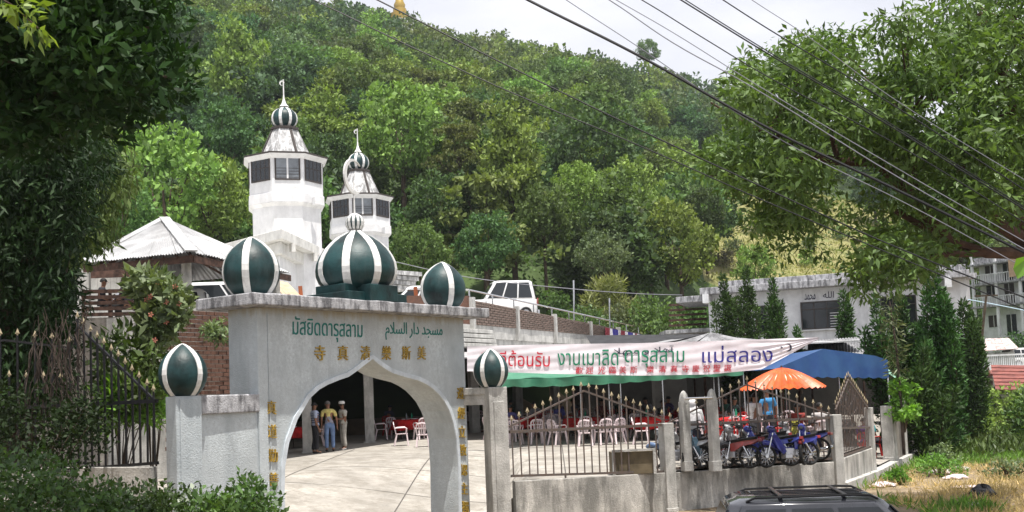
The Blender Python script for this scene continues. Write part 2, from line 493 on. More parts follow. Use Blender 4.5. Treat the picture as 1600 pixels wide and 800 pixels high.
def text_tris(s, size=1.0, bold=0.0, res=3):
    co, loops = glyphs(s, size, bold, res)
    bb = []
    for lp in loops:
        xs = [co[i].x for i in lp]; bb.append((min(xs), max(xs), lp))
    bb.sort(key=lambda t: t[0]); groups = []
    for a, b, lp in bb:
        if groups and a <= groups[-1][1] + 1e-6: groups[-1][1] = max(groups[-1][1], b); groups[-1][2].append(lp)
        else: groups.append([a, b, [lp]])
    vs, fs = [], []
    for a, b, lps in groups:
        pts, edges, polys = [], [], []
        for lp in lps:
            k = len(pts); pl = [co[i] for i in lp]; polys.append(pl); pts += pl
            edges += [(k + i, k + (i + 1) % len(lp)) for i in range(len(lp))]
        r = delaunay_2d_cdt(pts, edges, [], 0, 1e-6)
        base = len(vs); vs += [(p.x, p.y) for p in r[0]]
        for f in r[2]:
            cx = sum(r[0][i].x for i in f) / len(f); cy = sum(r[0][i].y for i in f) / len(f)
            w = 0
            for pl in polys:
                n = len(pl)
                for i in range(n):
                    y0, y1 = pl[i].y, pl[(i + 1) % n].y
                    if (y0 <= cy) != (y1 <= cy):
                        xx = pl[i].x + (cy - y0) / (y1 - y0) * (pl[(i + 1) % n].x - pl[i].x)
                        if xx > cx: w += 1 if y1 > y0 else -1
            if w: fs.append(tuple(base + i for i in f))
    return vs, fs
def text_fit(s, bold=0.0, res=3):
    """text scaled so that it spans 0..1 in x and 0..h; returns verts, faces, aspect (height/width)"""
    vs, fs = text_tris(s, 1.0, bold, res)
    x0 = min(v[0] for v in vs); x1 = max(v[0] for v in vs); y0 = min(v[1] for v in vs); y1 = max(v[1] for v in vs)
    return [((x - x0) / (x1 - x0), (y - y0) / (y1 - y0)) for x, y in vs], fs, (y1 - y0) / (x1 - x0)
def text_on(name, s, fn, mat, parent, off, depth=.02, bold=.01, res=3):
    """fn(a,b)->Vector for a,b in 0..1; lettering stands proud of it by off, with sides of the given depth"""
    vs, fs, _ = text_fit(s, bold, res)
    off = V(off).normalized()
    top = [fn(a, b) + off * depth for a, b in vs]; bot = [fn(a, b) - off * .004 for a, b in vs]
    mb = MB(); n = len(vs)
    ec = {}
    for f in fs:
        for i in range(len(f)):
            e = (f[i], f[(i + 1) % len(f)]); ec[e] = 1
    sides = [(a, b, b + n, a + n) for (a, b) in ec if (b, a) not in ec]
    mb.add(top + bot, list(fs) + sides)
    return mb.build(name, mat, parent)

# ================================================================ TERRAIN
def flat(p): return V((p.x, p.y, 0))
G0 = flat(P(403, 560, 18.0)); G1 = flat(P(728, 620, 22.6))       # front corners of the gateway
gs = (G1 - G0).normalized(); gW = (G1 - G0).length
gn = V((gs.y, -gs.x, 0))                                          # towards the road
gT = 0.75
F0 = flat(P(783, 700, 22.3)); F1 = flat(P(1042, 700, 24.6)); F2 = flat(P(1305, 700, 27.0))
SF = [F2, flat(P(1361, 700, 30.4)), flat(P(1391, 700, 33.6)), flat(P(1440, 690, 40)), flat(P(1556, 660, 70))]
def floor_z(x, y):
    z = 1.05 + .0185 * max(0, min(20, y - 24))
    s = (V((x, y, 0)) - G0).dot(-gn)
    ramp = 1 - sstep(.2, 7.5, s)
    ramp *= 1 - sstep(-.35, .1, x + .0 * y)
    z -= ramp * .95
    k = sstep(29.5, 31.5, y) * (1 - sstep(37, 41, y)) * (1 - sstep(1.2, 3.2, side_x(y) - x))
    return z - k * (z - .47)
def side_x(y):
    """x of the courtyard's right-hand edge"""
    pts = SF
    if y < pts[0].y: return pts[0].x
    for a, b in zip(pts, pts[1:]):
        if y <= b.y: return lerp(a.x, b.x, (y - a.y) / (b.y - a.y))
    return pts[-1].x
# outside ground: one sheet to the foot of the hill and beyond
def skyline_v(u):
    T = [(-2500, -60), (-600, -120), (0, -130), (290, -60), (540, 0), (600, 14), (690, 42), (760, 55), (850, 62), (940, 80), (1010, 95),
         (1080, 112), (1160, 135), (1300, 175), (1500, 215), (1700, 250), (2400, 330), (4200, 380)]
    for (a, b), (c, d) in zip(T, T[1:]):
        if u <= c: return b + (d - b) * (u - a) / (c - a)
    return 380
RIDGE = 330.0
def zr(x, y):
    u = 800 + F * x / max(y, 1)
    return P(u, skyline_v(u) + 40, RIDGE).z
def hill_foot(x, y):
    u = 800 + F * x / max(y, 1)
    return 74 + 30 * sstep(900, 1150, u) + 34 * sstep(1380, 1600, u)
def ground_z(x, y):
    if y < 20:
        z = -.45 + .6 * sstep(15, 21, y) if y > 10 else -.45
        if x < -4: z = lerp(z, .25, sstep(8, 13, y) * sstep(4, 6, -x))
        return z
    z0 = .15
    u = 800 + F * x / y
    foot = hill_foot(x, y)
    up = 5.6 * sstep(42, 62, y) * (1 - sstep(-6, 2, x - .3 * (y - 42)))        # upper level behind the hall
    up = max(up, 3.8 * sstep(74, 100, y))
    z0 += up
    if y > foot:
        rr = RIDGE
        t = (y - foot) / (rr - foot)
        zt = zr(x, y)
        t2 = min(t, 1.0)
        z = z0 + (zt - z0) * (t2 ** .92)
        if t > 1: z -= (t - 1) * 60
        z += 2.2 * math.sin(x * .05 + y * .03) * math.sin(y * .045 - x * .02) * min(1, t * 4) * (1 - sstep(.8, 1, t) * .7)
        return z
    return z0
def add_ground():
    ys = [-40, -20, -5, 5, 9, 12, 14, 16, 18, 19, 20, 21, 22, 24, 26, 28, 31, 34, 38, 42, 46, 50, 54, 58, 62, 67, 72, 78, 84, 92, 100, 108, 118, 124, 132, 145, 160, 175, 190, 200, 225, 250, 275, 300, 315, 330, 345, 380, 430]
    n = 120; vs = []; fs = []; mi = []
    for y in ys:
        half = 60 + abs(y) * .9
        for i in range(n + 1):
            x = -half + 2 * half * i / n
            vs.append((x, y, ground_z(x, y)))
    for j in range(len(ys) - 1):
        for i in range(n):
            a = j * (n + 1) + i
            f = (a, a + 1, a + n + 2, a + n + 1)
            c = sum((V(vs[k]) for k in f), V()) / 4
            u = 800 + F * c.x / max(1, c.y)
            fs.append(f)
            if c.y > 74:
                m = 1
                if 1100 < u < 1500 and 124 < c.y < 190: m = 2
                if 1215 < u < 1480 and 110 < c.y <= 124: m = 3
                if c.y < 92: m = 1
            else: m = 1 if c.z > 2.2 else 0
            mi.append(m)
    mb = MB(); mb.v = vs; mb.f = fs; mb.m = mi
    return mb.build('ground', [M_ground, M_hill, M_meadow, M_soil], None, smooth=True)
tag(add_ground(), kind='structure')
# road in front of the gate
mb = MB(); n = 40
for i in range(n):
    a, b = -60 + 120 * i / n, -60 + 120 * (i + 1) / n
    mb.add([(a, 4, -.43), (b, 4, -.43), (b, 14.6, -.43), (a, 14.6, -.43)], [(0, 1, 2, 3)])
tag(mb.build('road', M_road), kind='structure')

# courtyard floor, cast in bays with recessed joints
def court_poly_ok(x, y):
    p = V((x, y, 0))
    if (p - G0).dot(-gn) < .02 and x < F0.x: return False
    # behind the fence line
    if x >= F0.x:
        if x < F1.x: yl = lerp(F0.y, F1.y, (x - F0.x) / (F1.x - F0.x))
        elif x < F2.x: yl = lerp(F1.y, F2.y, (x - F1.x) / (F2.x - F1.x))
        else: yl = F2.y + (x - F2.x) / (SF[1].x - F2.x) * (SF[1].y - F2.y)
        if y < yl + .05: return False
    return x < side_x(y) + .02 or y < F2.y
def add_floor():
    mb = MB(); joints = MB()
    # fine grid cut to the outline by clamping rows
    rows = [18 + .35 * k for k in range(120)]
    def left(y): return -16.0 if y > 19 else -9
    def xr(y):
        if y >= F2.y: return side_x(y)
        if y >= F1.y: return lerp(F1.x, F2.x, (y - F1.y) / (F2.y - F1.y)) - .1
        if y >= F0.y: return lerp(F0.x, F1.x, (y - F0.y) / (F1.y - F0.y)) - .1
        return max(-16, min(F0.x, G0.x + gs.x * (y - G0.y) / gs.y - .0) )
    for y0, y1 in zip(rows, rows[1:]):
        m = 56
        for i in range(m):
            q = []
            for (yy, k) in ((y0, i), (y0, i + 1), (y1, i + 1), (y1, i)):
                l, r = left(yy), xr(yy)
                x = lerp(l, r, k / m)
                if yy < G0.y: x = min(x, -9)
                q.append((x, yy, floor_z(x, yy)))
            mb.add(q, [(0, 1, 2, 3)])
    fl = mb.build('courtyard_floor', M_floor, None, smooth=True)
    tag(fl, kind='structure')
    # expansion joints: thin dark strips of bitumen, 4 mm proud
    j = MB()
    M = mk('joint_filler', (.12, .11, .10), .95, .2, 8, .1)
    R = random.Random(5)
    for k in range(5):
        y = 23.5 + 3.1 * k
        x0, x1 = -12, side_x(y) - .3 if y > 27 else (F1.x if y > 24.7 else -1.6)
        xs = np.linspace(x0, x1, 60)
        for a, b in zip(xs, xs[1:]):
            if court_poly_ok(a, y) and court_poly_ok(b, y):
                w = .018
                j.add([(a, y - w + .05 * math.sin(a), floor_z(a, y) + .006), (b, y - w + .05 * math.sin(b), floor_z(b, y) + .006), (b, y + w + .05 * math.sin(b), floor_z(b, y) + .006), (a, y + w + .05 * math.sin(a), floor_z(a, y) + .006)], [(0, 1, 2, 3)])
    for x in (-9.5, -6.3, -3.1, .9, 4.0, 7.1):
        ys = np.linspace(19, 37, 60)
        for a, b in zip(ys, ys[1:]):
            xa, xb = x + .12 * (a - 19) * .3, x + .12 * (b - 19) * .3
            if court_poly_ok(xa, a) and court_poly_ok(xa, b) and court_poly_ok(xb, b):
                w = .016
                j.add([(xa - w, a, floor_z(xa, a) + .006), (xa + w, a, floor_z(xa, a) + .006), (xb + w, b, floor_z(xb, b) + .006), (xb - w, b, floor_z(xb, b) + .006)], [(0, 1, 2, 3)])
    # a wandering crack
    for (sx, sy, ang, L) in ((-4.5, 21.5, .35, 5), (-2.2, 25, -.2, 4), (2.5, 25.8, .1, 4.5), (-1.4, 21.0, .5, 3)):
        x, y = sx, sy
        for k in range(int(L / .15)):
            ang += R.uniform(-.35, .35); nx, ny = x + .15 * math.cos(ang), y + .15 * math.sin(ang) * .6
            ang *= .9
            if court_poly_ok(x, y) and court_poly_ok(nx, ny):
                w = .012
                j.add([(x, y - w, floor_z(x, y) + .007), (nx, ny - w, floor_z(nx, ny) + .007), (nx, ny + w, floor_z(nx, ny) + .007), (x, y + w, floor_z(x, y) + .007)], [(0, 1, 2, 3)])
            x, y = nx, ny
    put_j = j.build('floor_joint', M, fl)
    return fl
add_floor()

# ================================================================ GATEWAY
ZB = 0.0
z_slab_b = P(400, 479, 17.9).z
z_slab_t = z_slab_b + .20
gate = thing('mosque_gateway', 'pale blue grey gateway with pointed arch, gold characters and three striped onion domes', 'gate', (G0 + G1) / 2)
def gpt(s, z, t=0): return G0 + gs * s - gn * t + V((0, 0, z))
def gpix(u, v):
    p = PN(u, v, G0, gn); return (p - G0).dot(gs), p.z
arch_px = [(443, 764), (444, 728), (450, 692), (463, 656), (483, 622), (497, 609), (511, 601), (528, 594), (543, 589), (556, 580), (570, 569), (581, 561),
           (593, 571), (602, 577), (612, 583), (631, 589), (654, 595), (666, 601), (676, 608), (685, 617), (693, 627), (701, 642), (707, 660), (712, 686), (715, 730), (716, 790)]
arch = [gpix(u, v) for u, v in arch_px]
arch = [(arch[0][0], ZB)] + arch + [(arch[-1][0], ZB)]
outer = [(0, ZB), (0, z_slab_b), (gW, z_slab_b), (gW, ZB)]
poly = [gpt(s, z) for s, z in outer] + [gpt(s, z) for s, z in reversed(arch)]
mb = MB().prism(poly, -gn * gT)
mb.build('arch_wall', M_gate, gate)
# raised rim round the opening (flat band 2 cm proud) and a corner pilaster strip each side
rim = MB(); W = .085
def offs(arch, w):
    out = []
    for i, (s, z) in enumerate(arch):
        a = arch[max(i - 1, 0)]; b = arch[min(i + 1, len(arch) - 1)]
        d = V((b[0] - a[0], b[1] - a[1])).normalized(); nrm = V((-d.y, d.x))
        out.append((s + nrm.x * w, z + nrm.y * w))
    return out
ao = offs(arch, W)
for i in range(len(arch) - 1):
    (a, za), (b, zb) = arch[i], arch[i + 1]; (c, zc), (d, zd) = ao[i + 1], ao[i]
    q = [gpt(a, za, -.002), gpt(b, zb, -.002), gpt(c, zc, -.002), gpt(d, zd, -.002)]
    rim.hexa(q + [p + gn * .028 for p in q])
M_rim = mk('rim_render', (.66, .72, .77), .85, .10, 3, .2, 40, stain=(.3, .33, .34), st_amt=.35, st_scale=3)
rim.build('arch_rim', M_rim, gate)
pil = MB()
pil.hexa([gpt(-.03, ZB, -.03), gpt(.17, ZB, -.03), gpt(.17, ZB, .2), gpt(-.03, ZB, .2)] + [gpt(-.03, z_slab_b - .004, -.03), gpt(.17, z_slab_b - .004, -.03), gpt(.17, z_slab_b - .004, .2), gpt(-.03, z_slab_b - .004, .2)])
pil.build('pilaster', M_gate, gate, bevel=.012)
# thin groove lines: shallow battens beside the pilaster
gr = MB()
gr.hexa([gpt(.22, ZB, -.001), gpt(.245, ZB, -.001), gpt(.245, ZB, -.013), gpt(.22, ZB, -.013)] + [gpt(.22, z_slab_b - .1, -.001), gpt(.245, z_slab_b - .1, -.001), gpt(.245, z_slab_b - .1, -.013), gpt(.22, z_slab_b - .1, -.013)])
gr.build('batten', M_gate, gate)
# roof slab
o1, o2 = .42, .40
def slabpt(s, t, z): return gpt(s, z, t)
sl = MB()
R = random.Random(3)
ns = 26
def edge(z, k):
    pts = []
    for i in range(ns + 1): pts.append(slabpt(lerp(-o1, gW + o1, i / ns), -o2, z + R.uniform(-.008, .008) * k))
    for i in range(ns + 1): pts.append(slabpt(lerp(gW + o1, -o1, i / ns), gT + .35, z + R.uniform(-.008, .008) * k))
    return pts
lo, hi = edge(z_slab_b, 1), edge(z_slab_t, 1)
m = len(lo)
sl.add(lo + hi, [tuple(range(m - 1, -1, -1)), tuple(range(m, 2 * m))] + [(i, (i + 1) % m, m + (i + 1) % m, m + i) for i in range(m)])
sl.build('roof_slab', M_slab, gate, bevel=.02)
# onion dome
def onion(c, R0, H, name, parent, ribs=8, ribw=.10, flat=True, rot=0., base=.5, tip=1.0, bulge=None):
    """H height, R0 greatest radius; profile closes in a soft point"""
    prof = bulge or [(base, 0), (.70, .07), (.86, .17), (.96, .28), (1.0, .40), (.985, .50), (.93, .60), (.83, .70), (.68, .79), (.50, .87), (.30, .935), (.12, .98), (.0, 1.0)]
    if H < 0: H = -H
    # resample smoothly
    pr = []
    for (a, b), (c2, d) in zip(prof, prof[1:]):
        for k in range(2): pr.append((lerp(a, c2, k / 2), lerp(b, d, k / 2)))
    pr.append(prof[-1])
    pr = [(r * R0, z * H) for r, z in pr]
    mb = MB().lathe(pr, c, 40)
    mb.add([V(c) + V((pr[0][0] * math.cos(2 * math.pi * j / 40), pr[0][0] * math.sin(2 * math.pi * j / 40), 0)) for j in range(40)], [tuple(range(39, -1, -1))])
    d = mb.build(name, M_dome, parent, smooth=True)
    if ribs:
        rb = MB()
        for k in range(ribs):
            a = rot + 2 * math.pi * k / ribs
            half = ribw
            for i in range(len(pr) - 1):
                q = []
                for (r, z) in (pr[i], pr[i + 1]):
                    hw = min(half * (.35 + .65 * min(1, r / (R0 * .55))), r * .9 + .001)
                    for sgn in (-1, 1):
                        ca, sa = math.cos(a), math.sin(a)
                        x, y = r * 1.0 + .0, sgn * hw
                        rr = max(r - .0, 0.0001)
                        # keep strip on the round surface
                        th = a + sgn * hw / max(rr, .02) if rr > .02 else a
                        q.append((V(c) + V((math.cos(th) * r, math.sin(th) * r, z)), V((math.cos(a), math.sin(a), .15))))
                out = [p + n_ * .014 for p, n_ in q]; inn = [p - n_ * .01 for p, n_ in q]
                rb.add(out + inn, [(0, 1, 3, 2), (0, 2, 6, 4), (1, 5, 7, 3)])
        for_o = rb.build('rib', M_rib, d, smooth=False)
    return d
zt = z_slab_t
def dome_at(u, v, rr, h, sfrac_t=.35, **k):
    # position on the slab: sight line meets the vertical plane through the slab's middle
    p = PN(u, v, G0 - gn * sfrac_t, gn); return V((p.x, p.y, zt + .002))
c = dome_at(394, 468, 0, 0); onion(c, .49, 1.07, 'dome', gate, 5, .06, rot=math.atan2(-c.y, -c.x) - rad(12), base=.55)
print('domeL', c)
c = dome_at(693, 480, 0, 0); onion(c, .49, 1.04, 'dome', gate, 4, .06, rot=math.atan2(-c.y, -c.x) + rad(22), base=.55)
print('domeR', c)
# middle dome on stepped plinth
c = dome_at(558, 470, 0, 0)
mp = MB()
rzg = math.atan2(gs.y, gs.x)
mp.box(c + V((0, 0, .09)), (1.62, 1.15, .18), rzg)
mp.box(c + V((0, 0, .16)), (.78, 1.45, .32), rzg)
mp.box(c + V((0, 0, .17)), (1.45, .78, .34), rzg)
mp.build('plinth', M_dome, gate, bevel=.015)
big = [(.62, 0), (.78, .06), (.92, .16), (.99, .27), (1.0, .36), (.975, .47), (.90, .58), (.79, .69), (.64, .79), (.46, .88), (.29, .94), (.19, .98), (.17, 1.0)]
mc = c + V((0, 0, .22))
hb = 1.22
onion(mc, .79, hb, 'dome', gate, 8, .075, rot=math.atan2(-mc.y, -mc.x) - rad(14), bulge=big)
sm = [(.4, 0), (.75, .12), (.95, .3), (1, .5), (.93, .68), (.7, .84), (.4, .94), (.1, 1.0), (0, 1)]
onion(mc + V((0, 0, hb - .01)), .175, .36, 'small_dome', gate, 12, .026, rot=rad(-90), bulge=sm)
fz = mc + V((0, 0, hb + .33))
fin = MB().tube([fz, fz + V((0, 0, .42))], [.018, .014], 8)
cr = []
for k in range(41):      # crescent open upward-right
    a = rad(-10 + 300 * k / 40) + rad(45)
    cr.append(a)
def crescent(mb, c, R, w, tilt, ax, ay, th):
    """crescent of radius R with thick middle, in the plane ax, ay"""
    n = 32; O = []; I = []
    for k in range(n + 1):
        a = tilt + rad(35) + rad(290) * k / n
        t = math.sin(math.pi * k / n)
        O.append(c + ax * math.cos(a) * R + ay * math.sin(a) * R)
        I.append(c + ax * math.cos(a) * (R - w * t - .004) + ay * math.sin(a) * (R - w * t - .004))
    nn = ax.cross(ay).normalized() * th
    for i in range(n):
        q = [O[i], O[i + 1], I[i + 1], I[i]]
        mb.hexa([p - nn / 2 for p in q] + [p + nn / 2 for p in q])
cz = fz + V((0, 0, .42 + .33))
crescent(fin, cz, .35, .085, rad(10), V((.40, .916, 0)), V((0, 0, 1)), .035)
fin.tube([cz - V((0, 0, .36)), cz - V((0, 0, .1))], .012, 6)
fin.build('crescent_finial', M_rib, gate)

# lettering on the gate
def gate_fn(px):   # px: four pixel corners bottom-left, bottom-right, top-right, top-left on the gate plane
    q = [PN(u, v, G0, gn) for u, v in px]
    return lambda a, b: lerp(lerp(q[0], q[1], a), lerp(q[3], q[2], a), b)
text_on('thai_inscription', 'มัสยิดดารุสลาม', gate_fn([(457, 532), (566, 536), (566, 500), (457, 494)]), M_teal, gate, gn, .012, .018)
text_on('arabic_inscription', '\uFEE1\uFEFC\uFEB4\uFEDF\uFE8D \uFEAD\uFE8D\uFEA9 \uFEAA\uFEA0\uFEB4\uFEE3', gate_fn([(602, 531), (691, 534), (691, 505), (602, 503)]), M_teal, gate, gn, .012, .018)
for ch, u in zip('寺真清樂斯美', (499, 535, 570, 603, 634, 658)):
    hw = 8.2 - (u - 499) * .012
    t = (u - 499) / 160
    vb = 563 - t * 1.5; vt = 539.5 + t * 1.5
    text_on('character', ch, gate_fn([(u - hw, vb), (u + hw, vb + .5), (u + hw, vt + .4), (u - hw, vt)]), M_gold, gate, gn, .03, .03, 2)
for ch, v in zip('真道勸善', (636, 673, 711, 748)):
    text_on('character', ch, gate_fn([(415.5 + (v - 636) * .03, v + 11), (430.5 + (v - 636) * .03, v + 11.5), (430.5 + (v - 636) * .03, v - 9.5), (415.5 + (v - 636) * .03, v - 10)]), M_gold, gate, gn, .03, .03, 2)
for ch, v in zip('遵經立教認主獨', (614, 645, 674, 703, 734, 763, 792)):
    uu = 719 + (v - 614) * .038
    text_on('character', ch, gate_fn([(uu - 5.5, v + 9), (uu + 5.5, v + 9.5), (uu + 5.5, v - 8.5), (uu - 5.5, v - 9)]), M_gold, gate, gn, .03, .03, 2)

# left wing: corner pillar with dome, wall and cap (the right one is an open frame); each moves apart from the gateway
WL = flat(P(288, 700, 16.7))
wd = (G0 - WL); wd.normalize()
wnrm = V((wd.y, -wd.x, 0))
WZ = P(290, 619, 16.7).z
def obox(mb, a, b, w, z0, z1, off=0):       # box along ground line a-b, width w
    d = (V(b) - V(a)).normalized(); nn = V((d.y, -d.x, 0))
    a = V(a) + nn * off; b = V(b) + nn * off
    q = [a + nn * w / 2, b + nn * w / 2, b - nn * w / 2, a - nn * w / 2]
    return mb.hexa([V((p.x, p.y, z0)) for p in q] + [V((p.x, p.y, z1)) for p in q])
lw = thing('wing_wall', 'low pale blue wing wall left of the arch with weathered cap and corner pillar', 'wall', WL)
Gl = G0 + gs * .0 - gn * .12
Gl = G0 - gn * .1 - gs * .035
m1 = MB(); obox(m1, WL, Gl, .18, ZB, WZ - .08); m1.build('wall_panel', M_gate, lw)
m1 = MB(); obox(m1, WL + wd * .22, Gl - wd * .0, .30, WZ - .30, WZ + .003); m1.build('wall_cap', M_slab, lw, bevel=.02)
pr_ = math.atan2(gs.y, gs.x) - .25
m1 = MB(); m1.box(V((WL.x, WL.y, (ZB + WZ) / 2)), (.42, .42, WZ - ZB), pr_); m1.build('pillar', M_gate, lw, bevel=.015)
m1 = MB(); m1.box(V((WL.x, WL.y, (ZB + WZ) / 2 - .02)), (.30, .455, WZ - ZB - .04), pr_); m1.build('pillar_panel', M_gate, lw, bevel=.008)
onion(V((WL.x, WL.y, WZ + .002)), .375, .83, 'dome', lw, 4, .045, rot=math.atan2(-WL.y, -WL.x) + rad(43), base=.55)
# right wing
WR = flat(P(776, 700, 22.2))
rw = thing('wing_frame', 'grey concrete post and beam beside the right gate pier with small dome', 'gate post', WR)
WZr = P(770, 605, 22.2).z
m1 = MB(); m1.box(V((WR.x, WR.y, (ZB + WZr) / 2)), (.40, .46, WZr - ZB), pr_ - .35); m1.build('post', M_conc, rw, bevel=.015)
m1 = MB(); m1.box(V((WR.x, WR.y, (ZB + WZr) / 2 - .15)), (.22, .50, WZr - ZB - .3), pr_ - .35); m1.build('post_panel', M_conc, rw, bevel=.008)
m1 = MB(); obox(m1, WR, G1 + gs * .03 - gn * .15, .22, WZr - .36, WZr - .15); m1.build('beam', M_conc, rw)
m1 = MB(); obox(m1, WR, G1 + gs * .03 - gn * .15, .30, WZr - .148, WZr + .004); m1.build('beam_cap', M_conc, rw, bevel=.015)
cR = flat(P(768, 600, 22.2)); onion(V((cR.x, cR.y, WZr + .006)), .365, .80, 'dome', rw, 5, .045, rot=math.atan2(-cR.y, -cR.x) + rad(42), base=.55)

# ================================================================ FRONT FENCE
spear_me = None
def spear_mesh():
    mb = MB()
    prof = [(.010, 0), (.022, .02), (.012, .035), (.036, .05), (.024, .08), (.0, .13)]
    mb.lathe(prof, (0, 0, 0), 6, scale=(1, .45))
    mb.box((0, 0, .04), (.085, .012, .022))
    o = mb.build('spearhead', M_tip, None)
    me = o.data; bpy.data.objects.remove(o); return me
SPEAR = spear_mesh()
def fence_panel(name, label, a, b, zb, zrail, ends, apex, nb, zwall0, zwall1, M=M_iron, group=None, frac=.5, tilt=0, extra=0.10, tips=True, bw=.030, zr_b=None, zb_b=None, wallmat=M_wall, wallth=.14, wallbase=0.0, second=False):
    """a,b ground points; gable rail from z=ends to z=apex; bars rise `extra` above it"""
    root = thing(name, label, 'fence', a, group=group)
    d = (b - a).normalized(); rz = math.atan2(d.y, d.x)
    zr_b = zrail if zr_b is None else zr_b; zb_b = zb if zb_b is None else zb_b
    def at(t, z): p = lerp(a, b, t); return V((p.x, p.y, z))
    def gab(t):
        base = lerp(ends[0], ends[1], t)
        return base + (apex - (ends[0] + ends[1]) / 2) * (1 - abs(t - frac) / (frac if t < frac else 1 - frac))
    MB().bar(at(.01, zrail), at(.99, zr_b), .07, .06).build('rail', M, root)
    MB().bar(at(.01, zb), at(.99, zb_b), .05, .05).build('rail', M, root)
    MB().bar(at(.01, gab(.01)), at(frac, gab(frac)), .035, .035).build('gable_rail', M, root)
    MB().bar(at(frac, gab(frac)), at(.99, gab(.99)), .035, .035).build('gable_rail', M, root)
    R = random.Random(int(a.x * 100))
    for i in range(nb):
        t = (i + .5) / nb
        z1 = gab(t) + extra + R.uniform(-.015, .015) - (.0)
        if second and i % 2: z1 = lerp(zrail, gab(t), .45)
        z0 = lerp(zb, zb_b, t)
        p = at(t, z0); q = at(t, z1) + d * R.uniform(-.012, .012)
        br = MB().bar(p, q, bw, bw).build('bar', M, root)
        if tips: inst(SPEAR, 'spearhead', q, (0, 0, rz), br)
    if zwall1 is not None:
        m = MB(); obox(m, a + d * .1, b - d * .1, wallth, wallbase, zwall0)
        # slightly different ends
        for k in (5, 6): pass
        v = m.v
        for k, (x, y, z) in enumerate(v):
            if z > wallbase + .01:
                t = (V((x, y, 0)) - a).dot(d) / (b - a).length
                v[k] = (x, y, lerp(zwall0, zwall1, t))
        m.build('base_wall', wallmat, root, bevel=.012)
        for t in (.33, .66) if nb > 12 else ():
            MB().bar(at(t, lerp(zwall0, zwall1, t) - .01), at(t, lerp(zb, zb_b, t)), .03).build('bracket', M, root)
    return root
def zat(u, v, Y): return P(u, v, Y).z
GF = 'spear topped fence panels along the front wall'
fence_panel('spear_fence', 'rusty spear topped fence panel on grey wall directly right of the small domed post', F0 + V((.15, .06, 0)), F1, zat(790, 744, 22.4), zat(790, 675, 22.4), (zat(790, 668, 22.4), zat(1035, 657, 24.5)), zat(905, 611, 23.4), 21, zat(790, 752, 22.4), zat(1035, 739, 24.5), zr_b=zat(1035, 664, 24.5), zb_b=zat(1035, 737, 24.5), group=GF, frac=.47)
fence_panel('spear_fence', 'rusty spear topped fence panel in front of the parked motorbikes', F1, F2, zat(1050, 732, 24.7), zat(1050, 665, 24.7), (zat(1050, 662, 24.7), zat(1292, 650, 26.9)), zat(1168, 601, 25.8), 20, zat(1050, 738, 24.7), zat(1295, 722, 26.9), zr_b=zat(1292, 653, 26.9), zb_b=zat(1292, 717, 26.9), group=GF, frac=.47)
def post(name, label, p, z1, w=.30, z0=ZB, mat=M_conc, group=None, rz=.3, cap=None):
    root = thing(name, label, 'post', (p.x, p.y, z0), group=group)
    MB().box((p.x, p.y, (z0 + z1) / 2), (w, w, z1 - z0), rz).build('shaft', mat, root, bevel=.014)
    MB().box((p.x, p.y, z0 + .12), (w + .03, w + .03, .24), rz).build('footing', mat, root, bevel=.014)
    if cap == 'round':
        MB().lathe([(w * .56, 0), (w * .56, .08), (w * .42, .2), (w * .2, .27), (0, .29)], (p.x, p.y, z1 - .03), 14).build('cap', mat, root, smooth=True)
    return root
post('fence_post', 'square grey concrete post between the two front fence panels', F1, zat(1040, 661, 24.6), .27, rz=.42)
post('fence_post', 'square grey concrete corner post where the front fence meets the side panel', F2, zat(1298, 648, 27), .29, rz=.5)
# two round topped posts inside
for (u, vb, vt, lab) in ((1072, 735, 614, 'left one of two round topped concrete posts standing among the motorbikes'), (1116, 735, 611, 'right one of two round topped concrete posts standing among the motorbikes')):
    p = PZ(u + 2, vb, 1.07); zz = P(u, vt, p.y).z
    post('yard_post', lab, p, zz - .2, .20, z0=1.05, rz=.3, cap='round')
pa, pb = PZ(1074, 735, 1.07), PZ(1118, 735, 1.07)
brk = thing('pipe_rail', 'thin metal pipe rail spanning the two round topped posts', 'rail', (pa.x, pa.y, 1))
zz = P(1090, 622, pa.y).z
MB().tube([V((pa.x, pa.y - .14, zz)), V((pb.x, pb.y - .14, zz))], .025).build('pipe', M_chrome, brk)
# side panel (triangular) running back
sA, sB = SF[0] + V((.12, .22, 0)), SF[1]
fence_panel('side_fence', 'tall triangular side panel packed with crossing spear topped bars', sA, sB, zat(1313, 713, 27.6), zat(1313, 668, 27.6), (zat(1316, 640, 27.8), zat(1356, 640, 30.2)), zat(1332, 593, 28.9), 22, zat(1313, 716, 27.6), zat(1357, 700, 30.3), zr_b=zat(1357, 668, 30.3), zb_b=zat(1357, 698, 30.3), frac=.42, wallbase=0, extra=.12, bw=.02)
# crossing second layer of bars
cr_ = thing('scroll_screen', 'rusty ornamental screen of curved bars fixed behind the triangular side panel', 'screen', sA)
d = (sB - sA).normalized(); nn = V((d.y, -d.x, 0))
for k in range(9):
    t0 = .06 + .1 * k
    pts = []
    for j in range(13):
        t = t0 + .08 * math.sin(j * .8 + k); q = lerp(sA, sB, min(.97, max(.02, t))) - nn * .07
        zt_ = zat(1332, 600, 28.9) - abs(t - .42) * 1.3
        pts.append(V((q.x, q.y, lerp(1.25, zt_, j / 12))))
    MB().tube(pts, .014, 5).build('curved_bar', M_iron, cr_)
post('side_post', 'slim grey post at the far end of the triangular side panel', SF[1], zat(1350, 637, 30.4), .2, rz=.9)
post('side_post', 'pale stained post under the climbing bush at the side entrance', SF[2], zat(1384, 634, 33.6), .36, z0=.3, rz=.9)
# kerb / retaining base along the side
kb = MB()
for a, b in zip(SF, SF[1:]):
    a2, b2 = a + (V((.10, -.02, 0))), b + V((.10, -.02, 0))
    obox(kb, a2, b2, .30, 0, .42 + 0)
tag(kb.build('side_kerb', M_conc), kind='structure')
